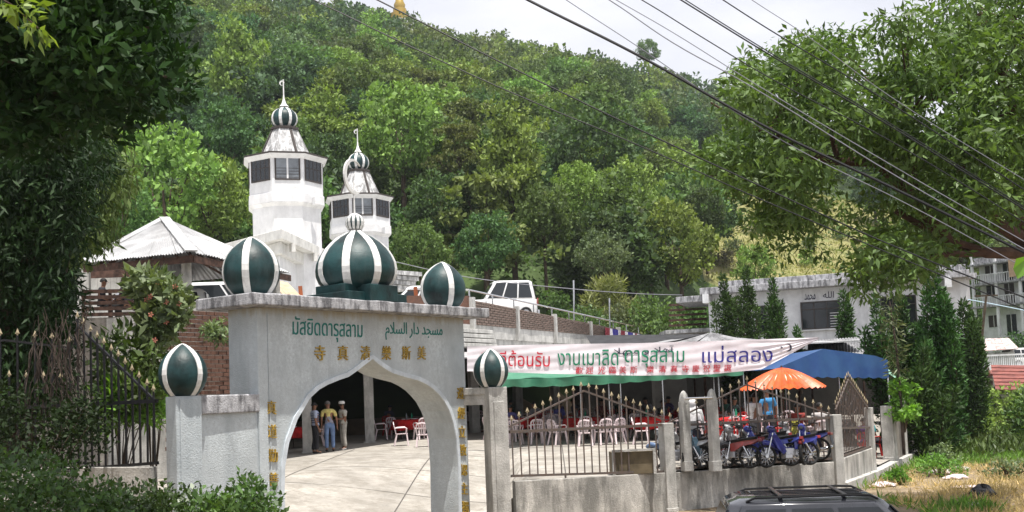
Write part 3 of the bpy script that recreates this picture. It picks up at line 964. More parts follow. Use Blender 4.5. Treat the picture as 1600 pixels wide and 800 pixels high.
# dark wall beyond the entrance
sw = thing('side_wall', 'dark stained block wall running back under the junipers', 'wall', SF[2])
SW0, SW1 = SF[2] + (SF[3] - SF[2]).normalized() * .25, SF[3]
M_dkw = mk('dark_stained_wall', (.22, .20, .175), .95, .25, 1.2, .3, 20, stain=(.06, .055, .05), st_amt=.7, st_scale=1)
m = MB(); obox(m, SW0, SW1, .16, 0, zat(1400, 640, 34)); m.build('wall_panel', M_dkw, sw)
for t in (.35, .7, 1.):
    p = lerp(SW0, SW1, t); m = MB(); m.box((p.x, p.y, 1.35), (.2, .24, 2.7), .9); m.build('pier', M_conc, sw)
# fence further back
def far_fence(i0, name, label, ta, tb, nb, z1):
    a, b = lerp(SF[3], SF[4], ta), lerp(SF[3], SF[4], tb)
    r = fence_panel(name, label, a, b, 1.5, 2.6, (2.7, 2.7), 3.5, nb, 1.2, 1.2, extra=.1, tips=False, group='dark fence panels running back beneath the junipers')
    post('far_fence_post', 'grey post of the dark fence beneath the junipers', b, 2.9, .25, rz=1, group='posts of the dark fence running back')
for k in range(6):
    far_fence(k, 'barred_fence', 'dark barred fence panel on low wall running back beneath the junipers', k / 6, (k + 1) / 6, 14, 2.9)

# ================================================================ LEFT FENCE and retaining wall
LA, LB = flat(P(262, 700, 16.9)) + V((-.18, .1, 0)), flat(P(118, 700, 17.9))
LC = flat(P(-160, 700, 19.0))
zb_, zr_ = zat(255, 723, 17), zat(255, 626, 17)
fence_panel('spear_fence', 'black spear topped fence panel beside the left domed pillar', LB, LA, zat(118, 733, 17.9), zat(118, 633, 17.9), (zat(120, 541, 17.9) - .1, zat(250, 630, 17)), zat(122, 538, 17.9) - .1, 12, zb_ - .06, zb_ - .06, M=M_iron_black, frac=.04, zr_b=zr_, zb_b=zb_, extra=.12)
fence_panel('spear_fence', 'black spear topped fence panel rising behind the dead vines at far left', LC, LB, zat(0, 740, 18.5), zat(0, 637, 18.5), (zat(-160, 560, 19) - .1, zat(118, 535, 17.9) - .1), zat(40, 522, 18.3) - .1, 21, zb_ - .1, zb_ - .06, M=M_iron_black, frac=.62, zr_b=zat(118, 633, 17.9), zb_b=zat(118, 733, 17.9), extra=.1, second=True)

# ================================================================ HALL (deck on columns) behind the gate
hall = thing('deck_building', 'open concrete hall with brick parapet and car deck on its roof', 'building', (-4, 45, 1.2))
E0 = V((-11.2, 29.0, 0)); 
Eq = PZ(575, 697, 1.3)
E1 = flat(P(738, 520, 44.5)); E2 = flat(P(1000, 530, 64.0))
fdir = (E1 - E0).normalized()
zd_t = zat(742, 507, 44.5)      # deck top
zd_b = zd_t - .55
fr = [V((-14.5, 31.5, 0)), V((-8.3, 29.6, 0)), E1, E2]
back = [V((8, 74, 0)), V((-8, 62, 0)), V((-34, 62, 0)), V((-34, 34, 0))]
poly = [V((p.x, p.y, zd_b)) for p in fr + back]
MB().prism(poly, V((0, 0, zd_t - zd_b))).build('deck_slab', M_conc, hall)
# columns: two seen through the arch, others along the face
def column(u, v, z=1.27, w=.34):
    p = PZ(u, v, z); MB().box((p.x, p.y, (z - .1 + zd_b) / 2), (w, w, zd_b - z + .1), .2).build('column', M_conc, hall, bevel=.012)
    MB().box((p.x, p.y, z + .06), (w + .10, w + .10, .14), .2).build('column_foot', M_conc, hall, bevel=.012)
column(481, 712, 1.18, .33); column(578, 695, 1.27, .36)
dE = (E2 - E1); 
for k in range(6):
    p = lerp(E1, E2, k / 5 + .02); p += V((-.25, .1, 0))
    MB().box((p.x, p.y, (1.2 + zd_b) / 2), (.35, .35, zd_b - 1.2), .45).build('column', M_conc, hall)
# perimeter beam under the deck, with stacked edge at the near end
bm = MB()
for a, b in ((fr[1], E1), (E1, E2)):
    obox(bm, a, b, .35, zd_b - .45, zd_b + .003, off=-.25)
bm.build('edge_beam', M_conc, hall, bevel=.02)
lg = MB()
for k in range(4):
    obox(lg, E1 - fdir * 1.2, E1 + dE.normalized() * (1.6 - .08 * k), .5 - .05 * k, zd_b - .42 + .2 * k, zd_b - .42 + .2 * k + .16, off=.12 + .02 * (k % 2))
lg.build('stepped_ledge', M_conc, hall, bevel=.02)
# mid-height lintel + panels between the columns (the upper openings seen above the banner)
M_dark = mk('plaster_darkened_for_shade', (.035, .033, .03), .95, .2, 1, .2, 20)  # near-black base colour carries the deep interior shade
rear = MB()
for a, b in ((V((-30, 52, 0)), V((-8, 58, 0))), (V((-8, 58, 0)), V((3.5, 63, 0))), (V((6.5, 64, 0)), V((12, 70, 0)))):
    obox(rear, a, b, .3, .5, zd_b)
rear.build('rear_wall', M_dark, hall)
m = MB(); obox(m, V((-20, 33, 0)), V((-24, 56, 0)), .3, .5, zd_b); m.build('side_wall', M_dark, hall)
# parapet of brick: posts, bricks (each its own object), coping rail
PB = MB(); zp_t0, zp_t1 = zat(742, 468, 44.5), zat(1000, 521, 64.0)
E1l = E1 + (E0 - E1).normalized() * 3.0
mort = MB()
def paraz(t): return lerp(zp_t0, zp_t1, t)
L2 = dE.length; dd = dE.normalized(); dn = V((dd.y, -dd.x, 0))
q = [E1 - dn * .02, E2 - dn * .02, E2 - dn * .16, E1 - dn * .16]
mort.add([V((q[0].x, q[0].y, zd_t)), V((q[1].x, q[1].y, zd_t)), V((q[2].x, q[2].y, zd_t)), V((q[3].x, q[3].y, zd_t)),
          V((q[0].x, q[0].y, zp_t0)), V((q[1].x, q[1].y, zp_t1)), V((q[2].x, q[2].y, zp_t1)), V((q[3].x, q[3].y, zp_t0))],
         [(3, 2, 1, 0), (4, 5, 6, 7), (0, 1, 5, 4), (1, 2, 6, 5), (2, 3, 7, 6), (3, 0, 4, 7)])
mort.build('mortar_bed', M_mortar, hall)
bo = MB().box((0, 0, 0), (1, 1, 1)).build('brick', M_brick_grey, None); BRK = bo.data; bpy.data.objects.remove(bo)
bo = MB().box((0, 0, 0), (1, 1, 1)).build('brick', M_brick, None); BRK2 = bo.data; bpy.data.objects.remove(bo)
R = random.Random(8)
courses = 9; bl = .42
rest = MB(); cnt = 0
rzf = math.atan2(dd.y, dd.x)
for c_ in range(courses):
    s = (c_ % 2) * bl / 2
    while s < L2 - .2:
        t = (s + bl / 2) / L2; top = paraz(t); hcz = (top - zd_t) / courses
        p = E1 + dd * (s + bl / 2) + dn * R.uniform(-.006, .01)
        z = zd_t + hcz * (c_ + .5); sz = (bl - .045 * R.uniform(.7, 1.4), .1, hcz - .035 * R.uniform(.8, 1.3))
        if cnt < 270 and s < L2 * .62:
            inst(BRK, 'brick', (p.x, p.y, z), (R.uniform(-.01, .01), 0, rzf), hall, sz); cnt += 1
        else: rest.box((p.x, p.y, z), sz, rzf)
        s += bl
ro = rest.build('brickwork', M_brick_grey, hall); ro['kind'] = 'stuff'
# left return of the parapet (seen over the gate slab's right end)
lr = MB(); obox(lr, E1 - V((3.4, 1.5, 0)), E1 - V((.1, .0, 0)), .14, zd_t, zat(742, 462, 44.5)); lr.build('parapet_return', M_brick, hall)
for k, t in enumerate((0, .2, .4, .62, .82)):
    p = E1 + dd * (L2 * t) + dn * .05
    MB().box((p.x, p.y, (zd_b + paraz(t)) / 2 + .05), (.2, .2, paraz(t) - zd_b + .1), rzf).build('parapet_pier', M_conc, hall)
MB().prism([V((-12, 52.5, zd_t + .003)), V((-1.2, 52.5, zd_t + .003)), V((1.2, 57, zd_t + .003)), V((1.2, 63, zd_t + .003)), V((-12, 63, zd_t + .003))], V((0, 0, .95))).build('raised_parking', M_conc, hall)
hr = MB()
prev = None
for k in range(11):
    t = k / 10; p = E1 + dd * (L2 * t) - dn * .08; z0 = paraz(t)
    hr.tube([V((p.x, p.y, z0 - .02)), V((p.x, p.y, z0 + .42))], .035, 6)
a = E1 - dn * .08; b = E2 - dn * .08
hr.tube([V((a.x, a.y, zp_t0 + .42)), V((b.x, b.y, zp_t1 + .42))], .045, 6)
hr.tube([V((a.x, a.y, zp_t0 + .42)), V((a.x - 2.6, a.y - .2, zp_t0 + .5))], .045, 6)
hr.build('handrail', M_chrome, hall)
# flag bunting hung on the parapet
M_fr, M_fw, M_fb = mk('flag_red', (.22, .03, .045), .8, .1), mk('flag_white', (.75, .73, .76), .8, .05), mk('flag_blue', (.05, .045, .28), .8, .1)
def flags():
    a = P(934, 504, 58.5); b = P(1009, 517, 64)
    t0 = (flat(a) - E1).dot(dd); t1 = L2 + 1.3
    r = thing('flag_bunting', 'striped red white and blue cloth bunting hung on the brick parapet', 'bunting', E1 + dd * t0 + V((0, 0, zd_t + .2)))
    cols = [M_fr, M_fr, M_fw, M_fb, M_fb, M_fw, M_fr, M_fr, M_fw, M_fb, M_fb, M_fw, M_fr, M_fw, M_fb, M_fb, M_fw, M_fr]
    n = len(cols)
    for k, m in enumerate(cols):
        def fn(u, v, k=k):
            s = lerp(t0, t1, (k + u) / n); p = E1 + dd * s + dn * (.12 + .025 * math.sin((k + u) * 5.1 + v * 2))
            t = s / L2; zt2 = paraz(min(t, 1)) - .08; zb2 = zd_t - .05
            return V((p.x, p.y, lerp(zb2, zt2, v)))
        MB().sheet(fn, 3, 3, -dn * .01).build('cloth_stripe', m, r)
flags()

# brick retaining wall seen between the shrub and the gate
rb = thing('brick_retaining_wall', 'red brick retaining wall with plants between flowering shrub and gateway', 'wall', (-10, 29, 1))
RA, RB = flat(P(318, 560, 27.5)), flat(P(372, 560, 28.5))
m = MB(); obox(m, RA - V((6, -.5, 0)), RB + V((1, .1, 0)), .3, .6, zat(330, 488, 28), off=-.16); m.build('mortar_bed', M_mortar, rb)
wdir = (RB - RA).normalized(); wn_ = V((wdir.y, -wdir.x, 0)); rzw = math.atan2(wdir.y, wdir.x)
zt_ = zat(330, 488, 28); hh = .115; k = 0; R = random.Random(4)
while True:
    z = zt_ - .06 - k * hh
    if z < 1.3 or k > 30: break
    s = -1.1 + (k % 2) * .13
    while s < 1.3:
        p = RA + wdir * s + wn_ * R.uniform(-.01, .02)
        inst(BRK2, 'brick', (p.x, p.y, z), (0, 0, rzw), rb, (.24, .1, hh - .02)); s += .262
    k += 1
# upper terrace at left with block wall, slatted bench and dark panels standing in for shaded openings
tr = thing('terrace_wall', 'grey block wall of the upper terrace below the tin roofed pavilion', 'wall', (-14, 30, 2))
TA, TB = flat(P(60, 520, 30)), flat(P(312, 520, 28.2))
zt1 = zat(200, 500, 29)
obox(m := MB(), TA - V((14, 0, 0)), TB, .35, .5, zt1); m.build('block_wall', M_conc, tr)
for (u, v, w, h) in ((226, 528, .9, .6), (165, 528, .7, .55)):
    p = PN(u, v, TA, V(((TB - TA).y, -(TB - TA).x, 0)).normalized())
    MB().box(p + V((0, -.17, 0)), (w, .06, h), .05).build('opening_shade_panel', M_dark, tr)
tdk = MB().prism([V((-34, 30.4, zt1 - .3)), V((TB.x, 28.6, zt1 - .3)), V((TB.x - 0, 34, zt1 - .3)), V((-34, 38, zt1 - .3))], V((0, 0, .28)))
tdk.build('terrace_slab', M_conc, tr)
# slatted bench / railing on terrace
br = thing('terrace_railing', 'dark horizontal slat railing on the terrace in front of two seated people', 'railing', TA)
for k in range(5):
    a = P(128, 492 - k * 9, 29.2); b = P(216, 490 - k * 9, 28.9)
    MB().bar(a, b, .05, .10).build('slat', M_wood, br)
for u in (130, 172, 214):
    a = P(u, 500, 29.1); b = P(u, 452, 29.1); MB().bar(V((a.x, a.y, zt1)), b, .07).build('upright', M_wood, br)

# pavilion with hipped tin roof
pv = thing('pavilion', 'open pavilion with hipped corrugated tin roof and concrete post', 'pavilion', (-13, 34, 4))
A = P(257, 341, 36.0); C = P(299, 394, 29.5); Lf = P(128, 411, 31.5); Rr = P(452, 426, 34.5)
Bk = V((Lf.x + Rr.x - C.x, Lf.y + Rr.y - C.y, (Lf.z + Rr.z) / 2))
Lb = V((Lf.x - 2, Lf.y + 8, Lf.z + .2))
MR = [M_tin]
def slope(p0, p1, ap0, ap1, n, par):
    """n overlapping sheets between eave p0-p1 and ridge ap0-ap1"""
    up = (p1 - p0).cross(ap0 - p0).normalized()
    if up.z < 0: up = -up
    for i in range(n):
        a, b = p0.lerp(p1, i / n), p0.lerp(p1, (i + 1.04) / n); c_, d_ = ap0.lerp(ap1, i / n), ap0.lerp(ap1, min(1, (i + 1.04) / n))
        off = up * (.012 * (i % 2))
        def fn(u, v, a=a, b=b, c_=c_, d_=d_, off=off):
            p = a.lerp(b, u).lerp(c_.lerp(d_, u), v)
            return p + off + up * .018 * math.sin(u * 2 * math.pi * 5)
        MB().sheet(fn, 30, 3, -up * .012).build('roof_sheet', M_tin, par)
slope(Lf, C, A, A, 8, pv)
slope(C, Rr, A, A, 8, pv)
slope(Rr, Bk, A, A, 4, pv)
slope(Bk, Lf, A, A, 4, pv)
MB().bar(A + V((0, 0, .03)), C + V((0, 0, .04)), .34, .04).build('ridge_cap', M_tin, pv)
MB().bar(A + V((0, 0, .03)), Lf + V((0, 0, .04)), .3, .04).build('ridge_cap', M_tin, pv)
MB().bar(Lf + V((0, .15, -.17)), C + V((0, .15, -.17)), .06, .2).build('fascia', M_wood, pv)
MB().bar(C + V((0, .15, -.17)), Rr + V((0, .15, -.17)), .06, .2).build('fascia', M_wood, pv)
for k in range(9):
    p = Lf.lerp(C, k / 8 * .98 + .01); MB().bar(p + V((0, .1, -.1)), p.lerp(A, .93) - V((0, 0, .1)), .05, .1).build('rafter', M_wood, pv)
for k in range(1, 8):
    p = C.lerp(Rr, k / 8 * .98 + .01); MB().bar(p + V((-.1, .1, -.1)), p.lerp(A, .93) - V((0, 0, .1)), .05, .1).build('rafter', M_wood, pv)
def pvpost(u, vt, Y, zb, w=.34):
    p = P(u, vt, Y); MB().box((p.x, p.y, (p.z + zb) / 2), (w, w, p.z - zb), .2).build('post', M_conc, pv, bevel=.012)
pvpost(291, 400, 30.3, zt1 - .2, .26); pvpost(131, 420, 32.5, zt1 - .2); pvpost(430, 430, 35, zt1, .3)
# back boards of the pavilion
bw = MB()
for k in range(16):
    a = P(128 + k * 10, 466, 37); 
    z1 = P(128 + k * 10, 422, 37).z
    MB().box((a.x, a.y, (z1 + zt1) / 2), (.215, .04, z1 - zt1), .0).build('board', M_conc, pv)
MB().bar(P(132, 424, 36.5), P(300, 418, 36.5), .1, .5).build('tie_beam', M_wood, pv)
MB().bar(P(300, 402, 30.5), P(350, 430, 32), .05, .05).build('brace', M_wood, pv)

# ================================================================ MOSQUE and MINARETS
mq = thing('mosque', 'white mosque building with flat concrete eaves behind the gateway', 'building', (-15, 55, 5))
EC = P(440, 357, 44.0)                    # near corner of the flat roof
EL = P(318, 362, 49.0); ER = P(520, 389, 52.0)
zroof = EC.z
EL.z = ER.z = zroof
EB = EL + (ER - EC)
pl = [EC, ER, EB, EL]
MB().prism([V((p.x, p.y, zroof - .42)) for p in pl], V((0, 0, .42))).build('roof_slab', M_creamw, mq, bevel=.02)
cen = (EC + EB) / 2
ins = [p + (cen - p).normalized() * 1.3 for p in pl]
MB().prism([V((p.x, p.y, 4.2)) for p in ins], V((0, 0, zroof - .424 - 4.2))).build('wall', M_white, mq)
ins2 = [p + (cen - p).normalized() * .75 for p in pl]
MB().prism([V((p.x, p.y, zroof - .95)) for p in ins2], V((0, 0, .525))).build('eave_beam', M_creamw, mq, bevel=.03)
# drain stubs under the eave
for t in (.2, .62):
    p = EC.lerp(ER, t); MB().box((p.x - .05, p.y, zroof - .6), (.2, .2, .36), .7).build('eave_bracket', M_creamw, mq)
# pointed window on right wall, seen beside the big dome
p0, p1 = ins[0], ins[1]
wdv = (p1 - p0).normalized(); wnv = V((wdv.y, -wdv.x, 0))
def arched_window(mqr, c, w, h, wd_, wn_, mat_g=M_glass_l):
    pts = []
    for k in range(11):
        a = math.pi * k / 10
        pts.append((math.cos(a) * w / 2, h * .6 + math.sin(a) ** .8 * h * .4))
    pts = [(w / 2, 0)] + pts + [(-w / 2, 0)]
    fr = MB().prism([c + wd_ * x + V((0, 0, z)) for x, z in pts], wn_ * .05).build('window', M_frame_w, mqr)
    MB().prism([c + wd_ * x * .78 + V((0, 0, z * .9 + h * .04)) for x, z in pts], wn_ * .062).build('pane', mat_g, fr)
arched_window(mq, lerp(p0, p1, .42) + V((0, 0, 5.6 - zroof + 0)), .9, 1.9, wdv, wnv)
arched_window(mq, lerp(p0, p1, .14) + V((0, 0, 5.6 - zroof + 0)), .9, 1.9, wdv, wnv)
# stepped parapet piece right of the big dome
st = thing('stepped_cornice', 'white stepped cornice block just right of the large gate dome', 'cornice', (-7, 54, 6))
for k in range(4):
    a = P(604 + 0 * k, 428 + 7 * k, 53); b = P(646 - 4 * k, 431 + 7 * k, 54)
    MB().bar(a, b, 1.6 - .2 * k, .2).build('cornice_course', M_whitew, st)
a = P(604, 470, 53); MB().box((a.x + .2, a.y + .2, 6), (1.2, 1.2, 3)).build('block', M_white, st)

def minaret(name, label, u, Y, v_eave, v_ring_b, R0, v_cone_t, v_dome_t, v_tip, v_win_t, v_win_b, rot, shaft_r, base_z=4):
    c0 = P(u, 300, Y); cx, cy = c0.x, c0.y
    rot = math.atan2(-cy, -cx) + rot
    def Z(v): 
        return P(u, v, Y - R0 * .9).z
    root = thing(name, label, 'minaret', (cx, cy, base_z))
    ze, zrb = Z(v_eave), Z(v_ring_b)
    c = V((cx, cy, 0))
    def oct_(r, z, k0=0): return [V((cx + r * math.cos(rot + math.pi / 4 * (k + .5)), cy + r * math.sin(rot + math.pi / 4 * (k + .5)), z)) for k in range(8)]
    # lantern room
    def ring(mb, r0, z0, r1, z1, cap=True):
        a, b = oct_(r0, z0), oct_(r1, z1)
        mb.add(a + b, [(k, (k + 1) % 8, 8 + (k + 1) % 8, 8 + k) for k in range(8)] + ([tuple(range(7, -1, -1)), tuple(range(8, 16))] if cap else []))
    m = MB(); ring(m, R0, zrb + .55, R0, ze - .25); m.build('lantern_room', M_white, root, bevel=.02)
    m = MB(); ring(m, R0 * .93, zrb, R0 * 1.03, zrb + .16, True); ring(m, R0 * 1.03, zrb + .16, R0 * 1.03, zrb + .62, True); m.build('balcony_band', M_white, root, bevel=.02)
    m = MB(); ring(m, R0 * 1.02, ze - .28, R0 * 1.14, ze - .08); m.build('cornice', M_white, root)
    m = MB(); ring(m, R0 * 1.15, ze - .078, R0 * 1.15, ze); m.build('roof_edge', M_frame, root)
    # steep pyramid roof, weathered
    zc = Z(v_cone_t) 
    m = MB(); ring(m, R0 * .70, ze + .003, R0 * .34, zc); m.build('pyramid_roof', M_whitew, root)
    rb = MB(); A_, B_ = oct_(R0 * .70, ze), oct_(R0 * .34, zc)
    for k in range(0, 8, 1):
        MB().bar(A_[k] + V((0, 0, .02)), B_[k], .12 if k % 2 == 0 else .05, .05).build('hip_strip', M_frame if k % 2 == 0 else M_whitew, root)
    m = MB(); ring(m, R0 * .385, zc - .02, R0 * .385, zc + .10); m.build('collar', M_frame, root)
    zdt = Z(v_dome_t); hd = zdt - zc - .1
    bulge = [(.6, 0), (.85, .12), (.98, .28), (1, .42), (.95, .58), (.82, .72), (.58, .85), (.28, .95), (.1, 1.0)]
    onion(V((cx, cy, zc + .12)), R0 * .345, hd, 'dome', root, 8, .07, rot=rad(-95), bulge=bulge)
    ztip = Z(v_tip)
    m = MB(); m.lathe([(R0 * .13, 0), (R0 * .07, .12), (R0 * .03, .35), (.03, .6), (.03, ztip - zdt)], (cx, cy, zdt + .02), 8)
    crescent(m, V((cx - .07, cy, ztip - .15)), .12, .06, rad(-40), V((1, 0, 0)), V((0, 0, 1)), .05)
    m.build('spire', M_rib, root)
    # windows, one on each face
    zt_, zb_ = Z(v_win_t), Z(v_win_b); ap = R0 * math.cos(math.pi / 8)
    for k in range(8):
        a = rot + math.pi / 4 * (k + 1)
        n_ = V((math.cos(a), math.sin(a), 0)); t_ = V((-n_.y, n_.x, 0))
        if n_.y > .5: continue
        w = R0 * .60; cc = V((cx, cy, (zt_ + zb_) / 2)) + n_ * (ap + .012)
        fr = MB(); h = zt_ - zb_
        for s in (-1, 1):
            fr.box(cc + t_ * s * (w / 2), (.07, .05, h), a - math.pi / 2)
            fr.box(cc + V((0, 0, s * h / 2)), (w + .06, .05, .07), a - math.pi / 2)
        light = abs(n_.x) < .45
        win = fr.build('window', M_frame, root)
        if light:
            for s in (-1, 1):
                MB().box(cc + t_ * s * w * .25, (w * .5 - .08, .025, h - .07), a - math.pi / 2).build('pane', M_glass_l, win)
            MB().box(cc, (.08, .045, h - .07), a - math.pi / 2).build('mullion', M_frame_w, win)
            for j in range(4): MB().box(cc + V((0, 0, -h * .12 * j - h * .06)) + n_ * .016, (w * .92, .012, .02), a - math.pi / 2).build('glazing_line', M_frame, win)
        else:
            MB().box(cc, (w - .05, .02, h - .07), a - math.pi / 2).build('pane', M_glass, win)
            for j in (-1, 0, 1): MB().box(cc + t_ * j * w * .25, (.035, .04, h - .07), a - math.pi / 2).build('mullion', M_frame, win)
            MB().box(cc, (w - .05, .04, .035), a - math.pi / 2).build('mullion', M_frame, win)
    # shaft
    m = MB(); r = shaft_r
    a, b = oct_(r, base_z), oct_(r, zrb + .003)
    m.add(a + b, [(k, (k + 1) % 8, 8 + (k + 1) % 8, 8 + k) for k in range(8)]); m.build('shaft', M_white, root, bevel=.02)
    for k in range(8):
        pass
    MB().box((cx + R0 * .9, cy - R0 * .6, zrb + .25), (.3, .3, .35), .6).build('bracket', M_white, root)
    return root
minaret('minaret', 'nearer and taller white minaret with striped green dome and glazed lantern room', 447, 50, 238, 321, 1.83, 190, 152, 108, 241, 280, rad(3), 1.70)
minaret('minaret', 'farther shorter white minaret seen behind the large gate dome', 561, 58, 302, 367, 1.72, 260, 228, 190, 306, 336, rad(6), 1.6)

# ================================================================ WHITE BUILDING at right with the Arabic words
wb = thing('assembly_building', 'low white building with flat concrete roof and black arabic words above its window', 'building', (12, 55, 1))
wA, wB = flat(P(1108, 500, 55)), flat(P(1512, 470, 51))
wd2 = (wB - wA).normalized(); wn2 = V((wd2.y, -wd2.x, 0)); rz2 = math.atan2(wd2.y, wd2.x)
zw = zat(1240, 431, 53.2)
m = MB(); obox(m, wA, wB, 8, 0.3, zw - .672, off=-4); m.build('wall', M_bluew, wb)
m = MB(); obox(m, wA - wd2 * .3, wB + wd2 * .1, 10, zw - .67, zw - .325, off=-4.2); m.build('roof_slab', M_slab, wb, bevel=.02)
m = MB(); obox(m, wA + wd2 * .6, wB, 9.6, zw - .32, zw, off=-4.6); m.build('parapet', M_slab, wb, bevel=.02)
m = MB(); obox(m, wA - wd2 * 1.6, wA + wd2 * .2, 4, zw - 1.0, zw - .68, off=-1.5); m.build('roof_slab', M_slab, wb, bevel=.02)
for t in (.0, .60, .93):
    p = lerp(wA, wB, t) + wn2 * .5; MB().box((p.x, p.y, zw - .9), (.3, .9, .45), rz2).build('eave_bracket', M_bluew, wb)
def wbp(u, v): return PN(u, v, wA, wn2)
def rect_window(parent, px, n_, npan=3, frame=M_frame, glass=M_glass, P_=None, name='window', grille=False):
    a, b, c_, d_ = [P_(*q) for q in px]       # bl, br, tr, tl
    cc = (a + b + c_ + d_) / 4; t_ = (b - a).normalized(); w = (b - a).length; h = (d_.z + c_.z - a.z - b.z) / 2
    t_.z = 0; t_.normalize(); rz = math.atan2(t_.y, t_.x); th = .06
    fr = MB()
    for s in (-1, 1):
        fr.box(cc + t_ * s * (w / 2) + n_ * .02, (th, .12, h + th), rz); fr.box(cc + V((0, 0, s * h / 2)) + n_ * .02, (w - th, .12, th), rz)
    win = fr.build(name, frame, parent)
    MB().box(cc + n_ * .012, (w - th, .02, h - th), rz).build('pane', glass, win)
    for k in range(1, npan): MB().box(cc + t_ * (w * (k / npan - .5)) + n_ * .03, (.045, .07, h - th), rz).build('mullion', frame, win)
    MB().box(cc + V((0, 0, h * .23)) + n_ * .03, (w - th, .065, .045), rz).build('mullion', frame, win)
    return win, cc, t_, w, h, rz
win, cc, t_, w, h, rz = rect_window(wb, [(1253, 515), (1313, 511), (1312, 469), (1252, 474)], wn2, 3, P_=wbp)
for k in range(6):
    MB().box(cc + t_ * (w * .36) + V((0, 0, -h * .45 + k * h * .1)) + wn2 * .05, (w * .24, .03, .03), rz).build('louvre', M_frame_w, win)
MB().box(cc + V((0, 0, -h / 2 - .07)) + wn2 * .05, (w + .3, .2, .06), rz).build('sill', M_bluew, wb)
rect_window(wb, [(1186, 520), (1198, 520), (1197, 478), (1185, 479)], wn2, 1, P_=wbp)
rect_window(wb, [(1378, 512), (1432, 509), (1431, 461), (1377, 465)], wn2, 3, P_=wbp)
wfn = lambda px: (lambda q: (lambda a, b: lerp(lerp(q[0], q[1], a), lerp(q[3], q[2], a), b)))([wbp(u, v) for u, v in px])
text_on('arabic_word', '\uFEEA\uFEE0\uFEDF\uFE8D', wfn([(1286, 466), (1303, 465), (1303, 455), (1286, 456)]), M_text_k, wb, wn2, .02, .03)
text_on('arabic_word', '\uFEAA\uFEE4\uFEA4\uFEE3', wfn([(1257, 469), (1274, 468), (1274, 457), (1257, 459)]), M_text_k, wb, wn2, .02, .03)
# slatted dark shed left of it
sh = thing('slatted_shed', 'dark slatted shed in the shade left of the white building', 'shed', (11, 58, 1))
p = P(1078, 500, 60)
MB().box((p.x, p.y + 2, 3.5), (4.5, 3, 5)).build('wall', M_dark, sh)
for k in range(7):
    a = P(1045, 525 - k * 8, 58.2); b = P(1104, 522 - k * 8, 58.2); MB().bar(a, b, .05, .12).build('slat', M_wood, sh)
a = P(1035, 521, 57.5); b = P(1106, 517, 57.5); MB().bar(a, b, 2.5, .2).build('lean_to_roof', M_whitew, sh)
# small white block peeking above the right end
sb = thing('rooftop_block', 'small white rooftop block just right of the white building', 'building', (27, 62, 4))
a = P(1500, 448, 60); MB().box((a.x, a.y + 1, a.z - .3), (1.1, 2, 1.4)).build('wall', M_bluew, sb)
MB().box((a.x - .3, a.y + .8, a.z + .55), (2.0, 3, .3)).build('roof', M_slab, sb)

# ================================================================ CANOPIES, BANNER, PARASOL
# green canopy whose fringe hangs under the banner
gc = thing('green_canopy', 'green tarpaulin canopy whose scalloped fringe hangs below the banner', 'canopy', P(960, 600, 29.6))
ga, gb = P(772, 589, 34.4), P(1162, 583, 35.0)
ga.z = gb.z = (ga.z + gb.z) / 2
def canopy(root, pts, mat, mat2, fringe_mat, fr_h, seed=1, th=.012):
    """pts: front-left, front-right, back-right, back-left eaves and two ridge ends"""
    fl, fr_, br_, bl_, r0, r1 = pts
    for (a, b, c_, d_) in ((fl, bl_, r1, r0), (fr_, br_, r1, r0)):
        def fn(u, v): 
            p = a.lerp(b, u).lerp(d_.lerp(c_, u), v); p.z -= .10 * math.sin(v * math.pi) + .03 * math.sin(u * 23 + v * 3); return p
        MB().sheet(fn, 24, 8, (0, 0, -th)).build('roof_sheet', mat, root, smooth=True)
# the green roof: slopes up to the back
def g1(u, v):
    a = ga.lerp(gb, u); b = a + V((0, 4.5, .95)); p = a.lerp(b, v); p.z -= .12 * math.sin(v * 3.14) + .03 * math.sin(u * 31); return p
MB().sheet(g1, 40, 8, (0, 0, -.012)).build('roof_sheet', M_tarp_g, gc, smooth=True)
def g2(u, v):
    p = ga.lerp(gb, u); p.y -= .02 + .035 * math.sin(u * 60) * (1 - v) + .03 * math.sin(u * 17); p.z -= (1 - v) * (.21 + .035 * abs(math.sin(u * math.pi * 13)) + .06 * math.sin(u * 5)); return p
MB().sheet(g2, 160, 5, (0, .012, 0)).build('fringe', M_tarp_g, gc, smooth=True)
for u in (.0, .34, .5, .67, 1.):
    p = ga.lerp(gb, u) + V((0, .1, 0)); MB().tube([V((p.x, p.y, 1.05)), p], .028, 8).build('pole', M_chrome, gc)
for u in (.0, .5, 1.):
    p = ga.lerp(gb, u) + V((0, 4.4, .9)); MB().tube([V((p.x, p.y, 1.1)), p], .028, 8).build('pole', M_chrome, gc)
# black net + grey tarps behind the banner
t1 = thing('black_shade_net', 'sagging black shade net tied under the bunting', 'net', P(960, 525, 42))
def bn(u, v):
    a = P(915, 524, 44).lerp(P(1110, 522, 42), u); b = P(930, 548, 38).lerp(P(1105, 534, 38), u); p = b.lerp(a, v); p.z -= .25 * math.sin(v * 3.14) * math.sin(u * 3.14); return p
MB().sheet(bn, 24, 10, (0, 0, -.01)).build('net_sheet', M_tarp_k, t1, smooth=True)
t2 = thing('grey_tent', 'grey tarpaulin tent roof with low peak behind the middle of the banner', 'tent', P(1112, 540, 36))
pk = P(1111, 519, 39.5)
R = random.Random(2)
base = [P(1008, 538, 38), P(1060, 546, 36.5), P(1150, 546, 36.5), P(1190, 531, 38), P(1160, 528, 43), P(1060, 528, 43)]
for i in range(6):
    a, b = base[i], base[(i + 1) % 6]
    def fn(u, v, a=a, b=b): 
        p = a.lerp(b, u).lerp(pk, v); p.z -= .16 * math.sin(v * 3.1) * (1 + .5 * math.sin(u * 17)) * (1 - v * .6); return p
    MB().sheet(fn, 14, 8, (0, 0, -.01)).build('roof_sheet', M_tarp_gr, t2, smooth=True)
